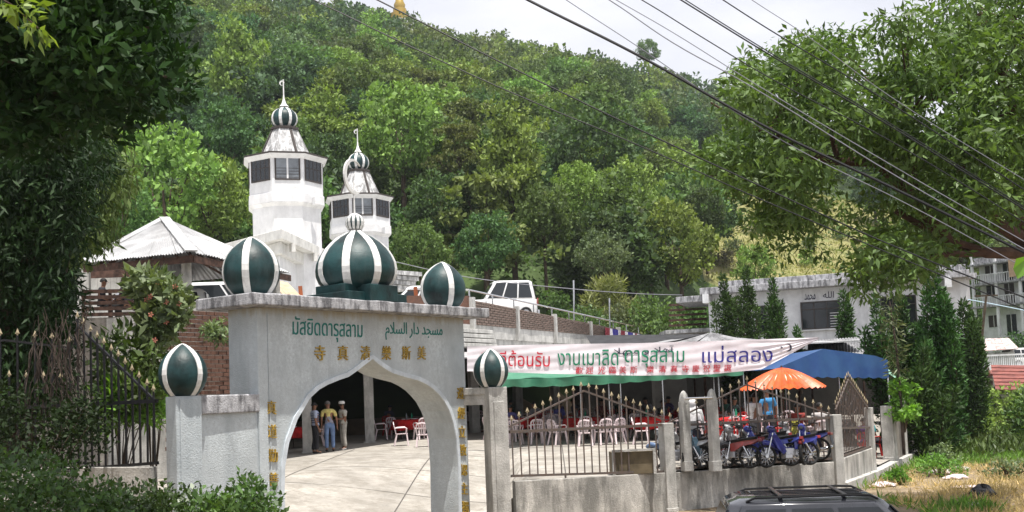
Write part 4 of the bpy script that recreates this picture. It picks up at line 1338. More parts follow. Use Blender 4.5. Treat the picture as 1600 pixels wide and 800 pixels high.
MB().tube([V((pk.x, pk.y, 1.2)), pk], .03, 8).build('pole', M_chrome, t2)
# blue canopy
bc = thing('blue_canopy', 'blue tarpaulin canopy with rounded pale green end on the right', 'canopy', P(1300, 580, 31))
b0, b1, bp = P(1212, 576, 34.5), P(1388, 578, 35.2), P(1286, 545, 34.9)
def bgable(u, v):       # front gable
    bot = b0.lerp(b1, u); bot.z -= .24 + .05 * abs(math.sin(u * math.pi * 11)); bot.y -= .03 * math.sin(u * 40)
    s = (bp.x - b0.x) / (b1.x - b0.x)
    if u < s: top = b0.lerp(bp, (u / s))
    else:
        t = (u - s) / (1 - s); top = bp.lerp(b1 + V((0, 0, .42)), t) ; top.z -= .22 * max(0, t - .8) ** 1.0 * 2
    return bot.lerp(top, v)
MB().sheet(bgable, 60, 6, (0, .012, 0)).build('gable_sheet', M_tarp_b, bc, smooth=True)
for (e, m_, nm) in ((b0, M_tarp_b, 'roof_sheet'), (b1 + V((0, 0, .2)), M_tarp_b, 'roof_sheet')):
    def fn(u, v, e=e):
        p = e.lerp(bp, v) + V((0, 5.5 * u + .01, 0)); p.z -= .06 * math.sin(v * 3.14) ; return p
    MB().sheet(fn, 12, 8, (0, 0, -.012)).build(nm, m_, bc, smooth=True)
def gedge(u, v):        # rounded green end strip
    a = math.pi * .5 * v
    q = None; 
    p0 = P(1343, 557, 35.5).lerp(P(1388, 563, 35.3), u)
    return p0 + V((.32 * math.sin(a) * u, 2.2 * (1 - v) * 1.0 - .0, .06 - (.75 * u) * (1 - math.cos(a))))
MB().sheet(gedge, 14, 10, (0, .012, -.006)).build('end_sheet', mk('pale_green_tarpaulin', (.25, .45, .33), .5, .2, 3, .05), bc, smooth=True)
for p in (b0, b1, bp + V((0, 5, 0)), b1 + V((0, 5.3, 0))):
    MB().tube([V((p.x, p.y + .1, .95)), p + V((0, .1, 0))], .03, 8).build('pole', M_chrome, bc)
# grey sheet roof right of the banner's tip
g4 = thing('grey_sheet_roof', 'grey corrugated lean-to roof behind the blue canopy', 'roof', P(1310, 540, 42))
def g4f(u, v):
    a = P(1262, 562, 38).lerp(P(1352, 560, 38), u); b = P(1262, 533, 43).lerp(P(1348, 526, 43), u); p = a.lerp(b, v); p.z += .02 * math.sin(u * 120); return p
MB().sheet(g4f, 120, 3, (0, 0, -.012)).build('roof_sheet', M_tarp_gr, g4)
for u in (1265, 1346):
    p = P(u, 540, 41); MB().tube([V((p.x, p.y, 1)), p + V((0, 0, -.1))], .04, 6).build('pole', M_wood, g4)
# roof added between hall and canopies to keep the area below dark
g5 = thing('added_shade_roof', 'flat zinc roof added for shade over the gap between deck building and tents', 'roof', (5, 40, 4))
za = ga.z + .85
MB().prism([V((-1.4, 38.9, za)), V((13.0, 39.3, za + .1)), V((13.6, 49, za + .5)), V((2.5, 55, za + .6)), V((-4.2, 42.5, za + .4))], V((0, 0, .05))).build('roof_sheet', M_tin, g5)
for (x, y) in ((2.2, 40), (7.2, 40), (11, 41), (3, 47), (8, 47)):
    MB().tube([V((x, y, 1.2)), V((x, y, za + .3))], .05, 8).build('pole', M_wood, g5)
# lower storey wall under the white building / rear wall of yard
yw = thing('yard_rear_wall', 'plaster wall darkened in colour for the shade behind the seated guests', 'wall', (10, 50, 1))
for a, b in ((V((3.2, 57, 0)), V((7.0, 53.5, 0))), (V((8.6, 52.6, 0)), V((19, 46.6, 0)))):
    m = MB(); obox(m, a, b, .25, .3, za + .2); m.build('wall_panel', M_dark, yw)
lt = thing('added_bright_panel', 'white panel added for the brightness glimpsed through the gap behind the tables', 'wall', (8, 56, 1))  # added white panel stands in for lit concrete beyond the gap
m = MB(); obox(m, P(950, 600, 66), P(1085, 600, 62), .25, .3, 4.6); m.build('wall_panel', M_white, lt)

# banner
bt = [(730, 541), (860, 538), (1000, 536), (1140, 532), (1281, 527)]
bb = [(733, 580), (860, 584), (1000, 587), (1110, 585), (1190, 577), (1281, 528.5)]
def bez(T, u):
    x = lerp(T[0][0], T[-1][0], u)
    for (a, b), (c_, d_) in zip(T, T[1:]):
        if x <= c_ + 1e-6: 
            t = (x - a) / (c_ - a); return x, lerp(b, d_, t)
    return T[-1]
def banner_pt(u, v, off=0):
    """u along, v up"""
    x = lerp(730, 1281, u)
    _, yt = bez(bt, u); _, yb = bez(bb, (x - 733) / (1281 - 733) if x > 733 else 0)
    Y = lerp(33.6, 34.2, u)
    y = lerp(yb, yt, v)
    p = P(x, y, Y)
    fold = .008 * math.sin(v * 9 + u * 14 + 2 * math.sin(u * 7)) + .006 * math.sin(v * 23 - u * 30) + .008 * math.sin(u * 25) * (1 - v)
    tens = .022 * math.sin(v * 26 * (.35 + u)) * sstep(.72, 1, u)
    p.y += (fold * .8 + tens) - off
    return p
ban = thing('banner', 'long white welcome banner with red green and navy thai words', 'banner', P(730, 580, 28))
MB().sheet(lambda u, v: banner_pt(u, v), 150, 26, (0, .006, 0)).build('cloth', M_banner, ban, smooth=True)
def ban_fn(x0, x1, yb0, yt0, yb1, yt1):
    def fn(a, b):
        x = lerp(x0, x1, a); y = lerp(lerp(yb0, yb1, a), lerp(yt0, yt1, a), b)
        u = (x - 730) / 551; _, yt = bez(bt, u); _, yb = bez(bb, (x - 733) / 548 if x > 733 else 0)
        return banner_pt(u, (yb - y) / (yb - yt), .022)
    return fn
def banner_text(nm, s, box_, mat, bold):
    # clusters keep folds of the cloth: every vertex follows the surface
    text_on(nm, s, ban_fn(*box_), mat, ban, (0, -1, 0), .006, bold, 3)
banner_text('thai_word', 'ยินดีต้อนรับ', (752, 859, 572, 547, 573, 548), M_text_r, .022)
banner_text('thai_word', 'งานเมาลิด', (871, 966, 571, 547, 571, 546), M_text_g, .022)
banner_text('thai_word', 'ดารุสลาม', (976, 1069, 575, 546, 574, 547), M_text_g, .022)
banner_text('thai_word', 'แม่สลอง', (1097, 1207, 567, 541, 565, 538), M_text_b, .022)
banner_text('arabic_words', '\uFEFC\uFEEC\uFEB3 \uFEED \uFEFC\uFEEB\uFE81', (959, 1053, 557, 542, 552, 540), M_text_k, .004)
for ch, x in zip('歡迎光臨美斯樂清真寺慶祝聖誕', (905, 921, 940, 957, 973, 990, 1016, 1035, 1053, 1071, 1087, 1104, 1120, 1137)):
    banner_text('character', ch, (x - 5.5, x + 5.5, 584.5 - (x - 905) * .018, 573.5 - (x - 905) * .016, 584.4 - (x - 905) * .018, 573.4 - (x - 905) * .016), M_text_r, .003)
def moon():
    mb = MB()
    n = 24; O, I = [], []
    for k in range(n + 1):
        a = rad(-105) + rad(210) * k / n
        O.append((1231 + 6 * math.cos(a), 543 - 6 * math.sin(a))); I.append((1228 + 6.2 * math.cos(a), 543 - 5.6 * math.sin(a)))
    f = lambda x, y: ban_fn(x, x + 1, y, y, y, y)(0, 0)
    def surf(x, y):
        u = (x - 730) / 551; _, yt = bez(bt, u); _, yb = bez(bb, (x - 733) / 548); return banner_pt(u, (yb - y) / (yb - yt), .018)
    for k in range(n):
        mb.add([surf(*O[k]), surf(*O[k + 1]), surf(*I[k + 1]), surf(*I[k])], [(0, 1, 2, 3)])
    st = [(1221 + (2.6 if k % 2 == 0 else 1.1) * math.sin(k * math.pi / 5), 543 - (2.6 if k % 2 == 0 else 1.1) * math.cos(k * math.pi / 5)) for k in range(10)]
    mb.add([surf(*q) for q in st], [tuple(range(10))])
    mb.build('crescent_and_star', M_text_k, ban)
moon()
# poles and strings holding the banner
bpst = None; 0 and thing('banner_post', 'thin post holding the left end of the banner beside the gate', 'post', flat(P(731, 700, 28.1)) + V((0, 0, 1)))


# orange parasol
pc = P(1222, 592, 27.6)
um = thing('orange_parasol', 'large oiled orange parasol open above the motorbikes', 'parasol', (pc.x, pc.y, 1.07))
z_t, z_e = zat(1215, 575, 27.6), zat(1222, 606, 27.6)
n = 32; rU = 1.10
def uf(a, r, lift=0):
    t = a / (2 * math.pi) * n
    sag = (.5 - abs((t % 1) - .5)) * 2
    rr = r * rU * (1 - .035 * sag * r)
    z = z_t - (z_t - z_e) * (r ** 1.55) - .05 * sag * r + lift
    return V((pc.x + rr * math.cos(a), pc.y + rr * math.sin(a), z))
m = MB()
rings = [.02, .15, .3, .45, .6, .75, .88, 1.0]; seg = n * 4
m.add([uf(2 * math.pi * j / seg, r) for r in rings for j in range(seg)], [(i * seg + j, i * seg + (j + 1) % seg, (i + 1) * seg + (j + 1) % seg, (i + 1) * seg + j) for i in range(len(rings) - 1) for j in range(seg)])
co_ = m.build('cover', M_orange, um)
so = co_.modifiers.new('thick', 'SOLIDIFY'); so.thickness = .008
M_or_w = mk('white_painted_pattern', (.82, .62, .5), .5, .2, 10, 0)
R = random.Random(12)
pt = MB()
for k in range(56):
    a = rad(-90) + rad(-78 + 150 * k / 56) + R.uniform(-.015, .015); r0 = R.uniform(.38, .52); r1 = R.uniform(.66, .86); w = .02
    if R.random() < .2: continue
    pts = [uf(a - w, r0, .006), uf(a + w, r0, .006), uf(a + w * 1.5, (r0 + r1) / 2, .007), uf(a + w * .6, r1, .006), uf(a - w * .6, r1, .006), uf(a - w * 1.5, (r0 + r1) / 2, .007)]
    pt.add(pts, [(0, 1, 2, 5), (5, 2, 3, 4)])
pt.build('painted_strokes', M_or_w, um)
rbm = MB()
for k in range(n):
    a = 2 * math.pi * k / n; rbm.bar(uf(a, .05) - V((0, 0, .03)), uf(a, .98) - V((0, 0, .03)), .012)
rbm.build('ribs', M_wood, um)['kind'] = 'stuff'
MB().tube([V((pc.x, pc.y, 1.08)), V((pc.x, pc.y, z_t + .06))], .022, 8).build('pole', M_wood, um)

# ================================================================ CHAIRS AND TABLES
def make_chair(mat):
    t = thing('plastic_chair', '', 'chair')
    MB().hexa([V(q) for q in [(-.20, -.21, .405), (.20, -.21, .405), (.18, .19, .395), (-.18, .19, .395), (-.22, -.22, .43), (.22, -.22, .43), (.20, .20, .42), (-.20, .20, .42)]]).build('seat', mat, t, bevel=.01)
    for sx in (-1, 1):
        MB().bar((sx * .19, -.18, .42), (sx * .235, -.23, 0), .05, .04).build('leg', mat, t)
        MB().bar((sx * .17, .17, .42), (sx * .215, .27, 0), .05, .04).build('leg', mat, t)
        MB().tube([(sx * .20, -.17, .42), (sx * .245, -.19, .60), (sx * .25, -.12, .645), (sx * .245, .12, .64), (sx * .20, .24, .62)], [.02, .02, .024, .024, .02], 6).build('armrest', mat, t)
    b = MB()
    prev = []
    arc = [(-.19, .20, .42), (-.205, .235, .60), (-.20, .27, .74), (-.15, .285, .81), (0, .29, .835), (.15, .285, .81), (.20, .27, .74), (.205, .235, .60), (.19, .20, .42)]
    for a, c_ in zip(arc, arc[1:]): b.bar(a, c_, .045, .025, up=(0, 1, .2))
    b.build('back_frame', mat, t)
    for x in (-.10, -.035, .035, .10):
        MB().bar((x * .75, .205, .42), (x * 1.25, .28, .80), .03, .012, up=(0, 1, 0)).build('back_slat', mat, t)
    MB().bar((-.19, .245, .66), (.19, .245, .66), .035, .014, up=(0, 1, 0)).build('back_slat', mat, t)
    return t
chair_w = make_chair(M_plast); chair_r = make_chair(M_plast_red)
def make_table():
    t = thing('banquet_table', '', 'table')
    MB().lathe([(0, .72), (.62, .72), (.62, .745), (0, .745)], (0, 0, 0), 28).build('tabletop', M_wood, t)
    for k in range(4):
        a = math.pi / 4 + k * math.pi / 2; MB().tube([(.4 * math.cos(a), .4 * math.sin(a), .72), (.48 * math.cos(a), .48 * math.sin(a), 0)], .018, 6).build('leg', M_iron, t)
    return t
table0 = make_table()
def make_cloth():
    def f(r, a):
        return r
    prof = [(0, .752), (.3, .753), (.6, .755), (.655, .74)]
    n = 64; m = MB(); vs = []
    for (r, z) in prof + [(.675, .62), (.70, .48), (.72, .36)]:
        for j in range(n):
            a = 2 * math.pi * j / n; k = max(0, (.75 - z)) * .14
            rr = r + k * math.sin(a * 9 + z * 3) + k * .4 * math.sin(a * 17)
            vs.append((rr * math.cos(a), rr * math.sin(a), z + (.02 * math.sin(a * 4) if z < .4 else 0)))
    R_ = 7
    m.add(vs, [(i * n + j, i * n + (j + 1) % n, (i + 1) * n + (j + 1) % n, (i + 1) * n + j) for i in range(R_ - 1) for j in range(n)])
    o = m.build('tablecloth', M_red, None, smooth=True); s = o.modifiers.new('t', 'SOLIDIFY'); s.thickness = .005
    return o
cloth0 = make_cloth(); tag(cloth0, 'x', 'tablecloth')
def short(l): return ' '.join(l.replace('red clothed ', '').split()[:8])
def make_dishes(seed):
    R = random.Random(seed); t = thing('table_setting', '', 'tableware')
    for k in range(5):
        a = R.uniform(0, 6.28); r = R.uniform(.1, .45); x, y = r * math.cos(a), r * math.sin(a)
        MB().lathe([(0, .0), (.05, .0), (.085, .035), (.08, .038), (.045, .01), (0, .01)], (x, y, .757), 12).build('bowl', M_white, t, smooth=True)
    for k in range(2):
        a = R.uniform(0, 6.28); x, y = .15 * math.cos(a), .15 * math.sin(a)
        MB().lathe([(.035, 0), (.038, .16), (.014, .22), (.014, .26), (0, .26)], (x, y, .757), 10).build('bottle', [M_glass_l, M_text_g][k], t, smooth=True)
    return t
dish0 = make_dishes(3)
index_kids(None)
def gz(x, y): return floor_z(x, y) + .004
used = {}
def place(proto, x, y, rz, label, group=None, z=None):
    l = (x, y, gz(x, y) if z is None else z)
    if proto.name not in used:
        used[proto.name] = 1; proto.location = l; proto.rotation_euler = (0, 0, rz); proto['label'] = label
        if group: proto['group'] = group
        return proto
    return dup(proto, l, rz, label, group)
CG, TG = 'plastic chairs set round the banquet tables', 'banquet tables under red cloths'
R = random.Random(21)
# tables: pixel of table centre on the floor line, depth
tables = [((640, 685), 'red clothed table seen through the right half of the arch'),
          ((455, 700), 'red clothed table behind the left column under the arch'),
          ((590, 670), 'red clothed table deep in the hall beside the middle column'),
          ((815, 684), 'red clothed table behind the left end of the front fence'),
          ((910, 686), 'red clothed table under the highest point of the fence gable'),
          ((1018, 686), 'red clothed table behind the box and the middle fence post'),
          ((1150, 690), 'red clothed table behind the round topped posts'),
          ((760, 668), 'red clothed table in shade behind the small domed post'),
          ((960, 668), 'red clothed table in the second row behind the fence'),
          ((860, 668), 'red clothed table in the second row left of the canopy pole'),
          ((690, 668), 'red clothed table hidden partly by the right jamb of the arch'),
          ((520, 672), 'red clothed table in the dark behind the three standing men'),
          ((1080, 670), 'red clothed table in the second row behind the veiled guest')]
front_chairs = {0: [(-1.1, -.1), (.55, -.9), (-.7, .8), (1.1, .3)], 3: [(-.35, -1.05), (-1.1, -.2), (.75, -.75), (.9, .6)], 4: [(-1.1, -.25), (.1, -1.05), (.85, -.55), (1.05, .2), (-.8, .8)],
                5: [(-1.15, -.2), (-.3, .95), (.8, -.8)], 6: [(-1, -.4), (.2, -1.0), (.9, .2)], 1: [(.9, .3), (-.9, -.4)]}
words_c = ['tucked in at the left of', 'pulled out in front of', 'at the right of', 'at the far side of', 'angled beside', 'behind']
for i, ((u, v), lab) in enumerate(tables):
    p = PZ(u, v, 1.27 if v < 680 else 1.22)
    for _ in range(3): p = PZ(u, v, floor_z(p.x, p.y))
    z = gz(p.x, p.y)
    place(table0, p.x, p.y, R.uniform(0, 1), 'round folding table under the cloth of the ' + short(lab), TG)
    c_ = cloth0 if i == 0 else cloth0.copy()
    if i: COL.objects.link(c_)
    c_.location = (p.x, p.y, z); c_['label'] = 'red cloth on the ' + short(lab); c_['group'] = 'red tablecloths'
    place(dish0, p.x, p.y, R.uniform(0, 6), 'bowls and bottles on the ' + short(lab), 'table settings')
    offs_ = front_chairs.get(i) or [(math.cos(a) * 1.05, math.sin(a) * 1.05) for a in (R.uniform(0, 1) + k * 1.25 for k in range(5))]
    for k, (dx, dy) in enumerate(offs_):
        x, y = p.x + dx, p.y + dy
        ang = math.atan2(-dy, -dx) + math.pi / 2 + R.uniform(-.25, .25)      # chair's -y faces the table
        w = ['left of', 'front of', 'right of', 'far side of', 'near corner of', 'far corner of'][k % 6]
        place(chair_w, x, y, ang, f'white chair {w} the {short(lab)}', CG)
    if i in (2, 6):
        for k in range(3):
            a = R.uniform(0, 6.28); place(chair_r, p.x + 1.35 * math.cos(a), p.y + 1.35 * math.sin(a), R.uniform(0, 6), 'red plastic chair near the ' + short(lab), 'red plastic chairs')
for i, (u, v, rz, lab) in enumerate(((806, 695, 3.0, 'pale plastic chair with its back to the left end of the fence gable'), (838, 694, 3.3, 'pale plastic chair second from the left behind the fence gable'), (872, 695, 2.2, 'pale plastic chair turned sideways left of the gable point'),
        (915, 697, 3.1, 'pale plastic chair directly behind the gable point of the fence'), (943, 695, 3.5, 'pale plastic chair right of the gable point, back to the fence'), (962, 694, 3.8, 'pale plastic chair angled above the board box'), (1003, 694, 1.4, 'pale plastic chair in profile right of the board box'),
        (628, 696, 1.7, 'pale plastic chair in profile at the roof shadow edge under the arch'), (661, 698, 3.2, 'pale plastic chair with its back to the arch by the right jamb'), (1150, 694, 3.0, 'pale plastic chair behind the red motorbike'), (1268, 692, 3.4, 'pale plastic chair left of the corner post'), (1235, 693, 2.8, 'pale plastic chair right of the parasol pole'))):
    p = PZ(u, v, 1.25)
    for _ in range(3): p = PZ(u, v, floor_z(p.x, p.y))
    place(chair_w, p.x, p.y, rz, lab, CG)
for i, u in enumerate((1115, 1135, 1158)):
    p = PZ(u, 700, 1.2); place(chair_r, p.x, p.y, 3.0 + .2 * i, ['red plastic chair just right of the right round topped post', 'red plastic chair in the middle behind the red motorbike', 'rightmost red plastic chair behind the motorbikes'][i], 'red plastic chairs')
# red chair by the side entrance
pe = PZ(1378, 724, 1.02); pe = V((SF[2].x - .55, SF[2].y + .6, 0))
place(chair_r, pe.x, pe.y, 2.6, 'red plastic chair holding a guest at the side entrance', 'red plastic chairs', z=gz(pe.x, pe.y))

# brown board box behind the fence
bx = thing('board_box', 'brown framed board box standing on the floor just behind the fence', 'box', PZ(990, 742, 1.06))
q0, q1 = PZ(958, 744, 1.06), PZ(1026, 741, 1.06)
zt2 = zat(992, 706, q0.y)
m = MB(); obox(m, q0, q1, .5, 1.08, zt2, off=-.3); m.build('case', M_box, bx)
for a, b in ((q0, q0 + (q1 - q0) * .06), (q1 - (q1 - q0) * .06, q1)):
    m = MB(); obox(m, a, b, .06, 1.08, zt2 + .01, off=-.02); m.build('frame', M_conc, bx)
m = MB(); obox(m, q0, q1, .06, zt2 + .012, zt2 + .06, off=-.02); m.build('frame', M_conc, bx)

# ================================================================ PEOPLE
def skin(name, verts, edges, radii, mat, parent, sub=1, root=0):
    me = bpy.data.meshes.new('s'); me.from_pydata(verts, edges, [])
    o = bpy.data.objects.new('s', me); COL.objects.link(o)
    md = o.modifiers.new('skin', 'SKIN'); md.use_smooth_shade = True
    if not me.skin_vertices:
        me.attributes.new  # layer is created by the modifier
    for i, r in enumerate(radii):
        sv = me.skin_vertices[0].data[i]; sv.radius = r if isinstance(r, tuple) else (r, r); sv.use_root = (i == root)
    if sub: 
        sb_ = o.modifiers.new('sub', 'SUBSURF'); sb_.levels = sub; sb_.render_levels = sub
    dg = bpy.context.evaluated_depsgraph_get(); dg.update()
    m2 = bpy.data.meshes.new_from_object(o.evaluated_get(dg))
    bpy.data.objects.remove(o); bpy.data.meshes.remove(me)
    m2.name = name; m2.materials.clear(); m2.materials.append(mat)
    return put(bpy.data.objects.new(name, m2), parent)
MC = {}
def cloth_mat(c):
    k = 'cloth_%d_%d_%d' % tuple(int(255 * x) for x in c)
    if k not in MC: MC[k] = mk(k, c, .85, .12, 9, .2, 25)
    return MC[k]
def person(x, y, z, rz, label, pose='stand', shirt=(.5, .5, .5), trousers=(.1, .1, .1), hair='black', cap=None, arms='down', shirt2=None, sleeve='short', h=1.68, veil=None, group=None, stripes=None):
    t = thing('person', label, 'person', (0, 0, 0), 0, group)
    s = h / 1.70
    R = random.Random(int(abs(x * 77 + y * 31)))
    J = {}
    # facing local -y
    if pose == 'stand':
        J.update(pel=(0, .01, .93), wa=(0, .0, 1.08), ch=(0, .01, 1.30), nk=(0, .015, 1.44), hb=(0, .0, 1.50), hc=(0, -.012, 1.60), ht=(0, .0, 1.69))
        for sx, n_ in ((-1, 'l'), (1, 'r')):
            st = R.uniform(-.05, .05)
            J[n_ + 'hip'] = (sx * .095, .01, .88); J[n_ + 'kn'] = (sx * .105, st * .5 - .01, .48); J[n_ + 'an'] = (sx * .11, st + .03, .085); J[n_ + 'to'] = (sx * .125, st - .13, .035)
    else:
        J.update(pel=(0, .05, .50), wa=(0, .07, .66), ch=(0, .05, .90), nk=(0, .03, 1.05), hb=(0, .0, 1.11), hc=(0, -.02, 1.21), ht=(0, -.01, 1.30))
        for sx, n_ in ((-1, 'l'), (1, 'r')):
            J[n_ + 'hip'] = (sx * .10, .02, .49); J[n_ + 'kn'] = (sx * .14, -.40, .50); J[n_ + 'an'] = (sx * .14, -.40, .09); J[n_ + 'to'] = (sx * .15, -.55, .04)
    dz = J['ch'][2] - 1.30; dy = J['ch'][1]
    for sx, n_ in ((-1, 'l'), (1, 'r')):
        J[n_ + 'sh'] = (sx * .185, dy + .005, 1.38 + dz)
        if arms == 'down': J[n_ + 'el'] = (sx * .25, dy + .03, 1.11 + dz); J[n_ + 'wr'] = (sx * .26, dy - .06, .86 + dz)
        elif arms == 'front': J[n_ + 'el'] = (sx * .24, dy + .01, 1.12 + dz); J[n_ + 'wr'] = (sx * .10, dy - .20, 1.10 + dz)
        elif arms == 'point' and sx > 0: J[n_ + 'el'] = (sx * .27, dy - .12, 1.16 + dz); J[n_ + 'wr'] = (sx * .22, dy - .34, 1.24 + dz)
        else: J[n_ + 'el'] = (sx * .25, dy + .03, 1.11 + dz); J[n_ + 'wr'] = (sx * .22, dy - .12, .90 + dz)
    kx, ky = R.uniform(-.07, .07), R.uniform(-.06, .03)
    for n in J:
        if J[n][2] > J['pel'][2]: q = J[n][2] - J['pel'][2]; J[n] = (J[n][0] + kx * q, J[n][1] + ky * q * (1 + q), J[n][2])
    names = list(J); vs = [V(J[n]) * s for n in names]; ix = {n: i for i, n in enumerate(names)}
    rr = {'pel': (.135, .10), 'wa': (.125, .095), 'ch': (.15, .105), 'nk': .052, 'hb': .058, 'hc': (.078, .092), 'ht': (.05, .06)}
    for n_ in 'lr': rr.update({n_ + 'hip': .085, n_ + 'kn': .055, n_ + 'an': .038, n_ + 'to': .032, n_ + 'sh': .055, n_ + 'el': .038, n_ + 'wr': .026})
    ed = [('pel', 'wa'), ('wa', 'ch'), ('ch', 'nk'), ('nk', 'hb'), ('hb', 'hc'), ('hc', 'ht')]
    for n_ in 'lr': ed += [('pel', n_ + 'hip'), (n_ + 'hip', n_ + 'kn'), (n_ + 'kn', n_ + 'an'), (n_ + 'an', n_ + 'to'), ('ch', n_ + 'sh'), (n_ + 'sh', n_ + 'el'), (n_ + 'el', n_ + 'wr')]
    radii = [rr[n] for n in names]; E = [(ix[a], ix[b]) for a, b in ed]
    # hands: palm and five fingers
    for sx, n_ in ((-1, 'l'), (1, 'r')):
        w = vs[ix[n_ + 'wr']]; el = vs[ix[n_ + 'el']]; d = (w - el).normalized()
        side = d.cross(V((0, 0, 1)) if abs(d.z) < .8 else V((1, 0, 0))).normalized(); up_ = side.cross(d)
        pm = w + d * .06; vs.append(pm); radii.append((.036, .018)); pi_ = len(vs) - 1; E.append((ix[n_ + 'wr'], pi_))
        for k, (so, ln) in enumerate(((-.030, .058), (-.010, .072), (.010, .068), (.030, .052))):
            a = pm + side * so + d * .03; b = a + d * ln * .6 - up_ * .008; c_ = b + d * ln * .4 - up_ * .018
            for q in (a, b, c_): vs.append(q); radii.append(.0085)
            n0 = len(vs); E += [(pi_, n0 - 3), (n0 - 3, n0 - 2), (n0 - 2, n0 - 1)]
        a = w + d * .03 + side * .034; b = a + d * .035 + side * .018
        for q in (a, b): vs.append(q); radii.append(.010)
        n0 = len(vs); E += [(pi_, n0 - 2), (n0 - 2, n0 - 1)]
    body = skin('body', vs, E, radii, M_skin, t, 1)
    # face details
    hc = V(J['hc']) * s
    f = MB()
    f.add([hc + V(q) for q in [(-.013, -.088, -.02), (.013, -.088, -.02), (0, -.092, .018), (0, -.118, -.018)]], [(0, 1, 3), (1, 2, 3), (2, 0, 3)])
    f.build('nose', M_skin, body)
    f = MB()
    for sx in (-1, 1): f.lathe([(.0, -.009), (.010, 0), (0, .009)], hc + V((sx * .032, -.086, .012)), 6)
    f.build('eyes', M_hair, body)
    for sx in (-1, 1):
        f = MB(); f.lathe([(0, -.03), (.014, -.01), (.018, .012), (0, .03)], hc + V((sx * .082, .01, -.005)), 6, scale=(.6, 1)); f.build('ear', M_skin, body)
    MB().box(hc + V((0, -.085, -.045)), (.042, .008, .009)).build('mouth', cloth_mat((.22, .08, .07)), body)
    # hair or cap / veil
    def ball(name, c, rx, ry, rz_, mat, z0=-1., front=0):
        m = MB(); n1, n2 = 12, 7
        for i in range(n2):
            pass
        prof = []
        for i in range(n2 + 1):
            a = math.asin(max(-1, z0)) + (math.pi / 2 - math.asin(max(-1, z0))) * i / n2; prof.append((math.cos(a), math.sin(a)))
        vs2 = [];
        for (r, z_) in prof:
            for j in range(n1):
                b = 2 * math.pi * j / n1; vs2.append(c + V((rx * r * math.cos(b), ry * r * math.sin(b) + front * max(0, -z_) , rz_ * z_)))
        m.add(vs2, [(i * n1 + j, i * n1 + (j + 1) % n1, (i + 1) * n1 + (j + 1) % n1, (i + 1) * n1 + j) for i in range(n2) for j in range(n1)])
        m.add([vs2[j] for j in range(n1)], [tuple(range(n1 - 1, -1, -1))])
        return m.build(name, mat, t, smooth=True)
    if veil:
        ball('veil', hc + V((0, .015, .0)), .108, .12, .125, cloth_mat(veil), -.5)
        m = MB(); m.lathe([(.27, -.42), (.24, -.28), (.17, -.16), (.11, -.06), (.10, .0)], hc + V((0, .02, 0)), 16, scale=(1, .75)); m.build('veil_drape', cloth_mat(veil), t, smooth=True)
    elif cap:
        m = MB(); m.lathe([(.098, 0), (.102, .05), (.09, .085), (.05, .10), (0, .102)], hc + V((0, 0, .035)), 16, scale=(1, 1.08)); m.build('cap', cloth_mat(cap), t, smooth=True)
        ball('hair', hc + V((0, .022, .01)), .088, .092, .095, M_hair, -.35)
    else:
        ball('hair', hc + V((0, .020, .018)), .092, .100, .100, M_hair if hair == 'black' else M_hairg, -.15, .04)
    # trousers / shoes / shirt
    tn = ['pel', 'lhip', 'lkn', 'lan', 'rhip', 'rkn', 'ran']
    tv = [V(J[n]) * s for n in tn]; tv[3] = tv[3] + V((0, 0, .03)); tv[6] = tv[6] + V((0, 0, .03)); wv = V(J['wa']) * s - V((0, 0, .04)); tv.append(wv)
    trr = [(.155, .12), .105, .078, .068, .105, .078, .068, (.135, .105)]
    skin('trousers', tv, [(0, 1), (1, 2), (2, 3), (0, 4), (4, 5), (5, 6), (0, 7)], trr, cloth_mat(trousers), t, 1)
    sv = [V(J['wa']) * s - V((0, 0, .10)), V(J['wa']) * s, V(J['ch']) * s, V(J['ch']) * s + V((0, 0, .075)), V(J['nk']) * s - V((0, 0, .02))]
    sr = [(.156, .122), (.152, .118), (.178, .130), (.165, .105), .078]; se = [(0, 1), (1, 2), (2, 3), (3, 4)]
    for n_ in 'lr':
        a, b, w = V(J[n_ + 'sh']) * s, V(J[n_ + 'el']) * s, V(J[n_ + 'wr']) * s
        k0 = len(sv); sv += [a, a.lerp(b, .8)]; sr += [.085, .062]; se += [(3, k0), (k0, k0 + 1)]
        if sleeve == 'long': sv += [b, b.lerp(w, .9)]; sr += [.052, .038]; se += [(k0 + 1, k0 + 2), (k0 + 2, k0 + 3)]
    sh = skin('shirt', sv, se, sr, cloth_mat(shirt), t, 1, 1)
    if shirt2 or stripes:
        m2 = sh.data; m2.materials.append(cloth_mat(shirt2 or stripes))
        for p_ in m2.polygons:
            z_ = p_.center.z / s
            if shirt2 and z_ < 1.16: p_.material_index = 1
    if stripes:
        for k in range(5):
            z_ = (1.04 + k * .075) * s; rr_ = .165 + .012 * min(k, 3)
            m = MB(); m.lathe([(rr_, z_ - .014), (rr_ + .006, z_), (rr_, z_ + .014)], (0, .005, 0), 20, scale=(1.0, .74)); m.build('shirt_stripe', cloth_mat(stripes), sh, smooth=True)
    for n_ in 'lr':
        a, b = V(J[n_ + 'an']) * s, V(J[n_ + 'to']) * s
        skin('shoe', [a + V((0, .03, -.035)), a + V((0, -.03, -.03)), b + V((0, 0, -.002))], [(0, 1), (1, 2)], [.042, .044, .036], cloth_mat((.03, .03, .03)) if trousers[0] < .3 else cloth_mat((.5, .5, .5)), t, 1)
    t.location = (x, y, z); t.rotation_euler = (0, 0, rz)
    return t
def at_floor(u, v, z=1.2):
    p = PZ(u, v, z)
    for _ in range(3): p = PZ(u, v, floor_z(p.x, p.y))
    return p
p = at_floor(494, 709); person(p.x, p.y, gz(p.x, p.y), rad(112), 'man in blue and white striped shirt standing beside the left column', shirt=(.40, .45, .58), stripes=(.07, .09, .16), trousers=(.025, .025, .03), h=1.70)
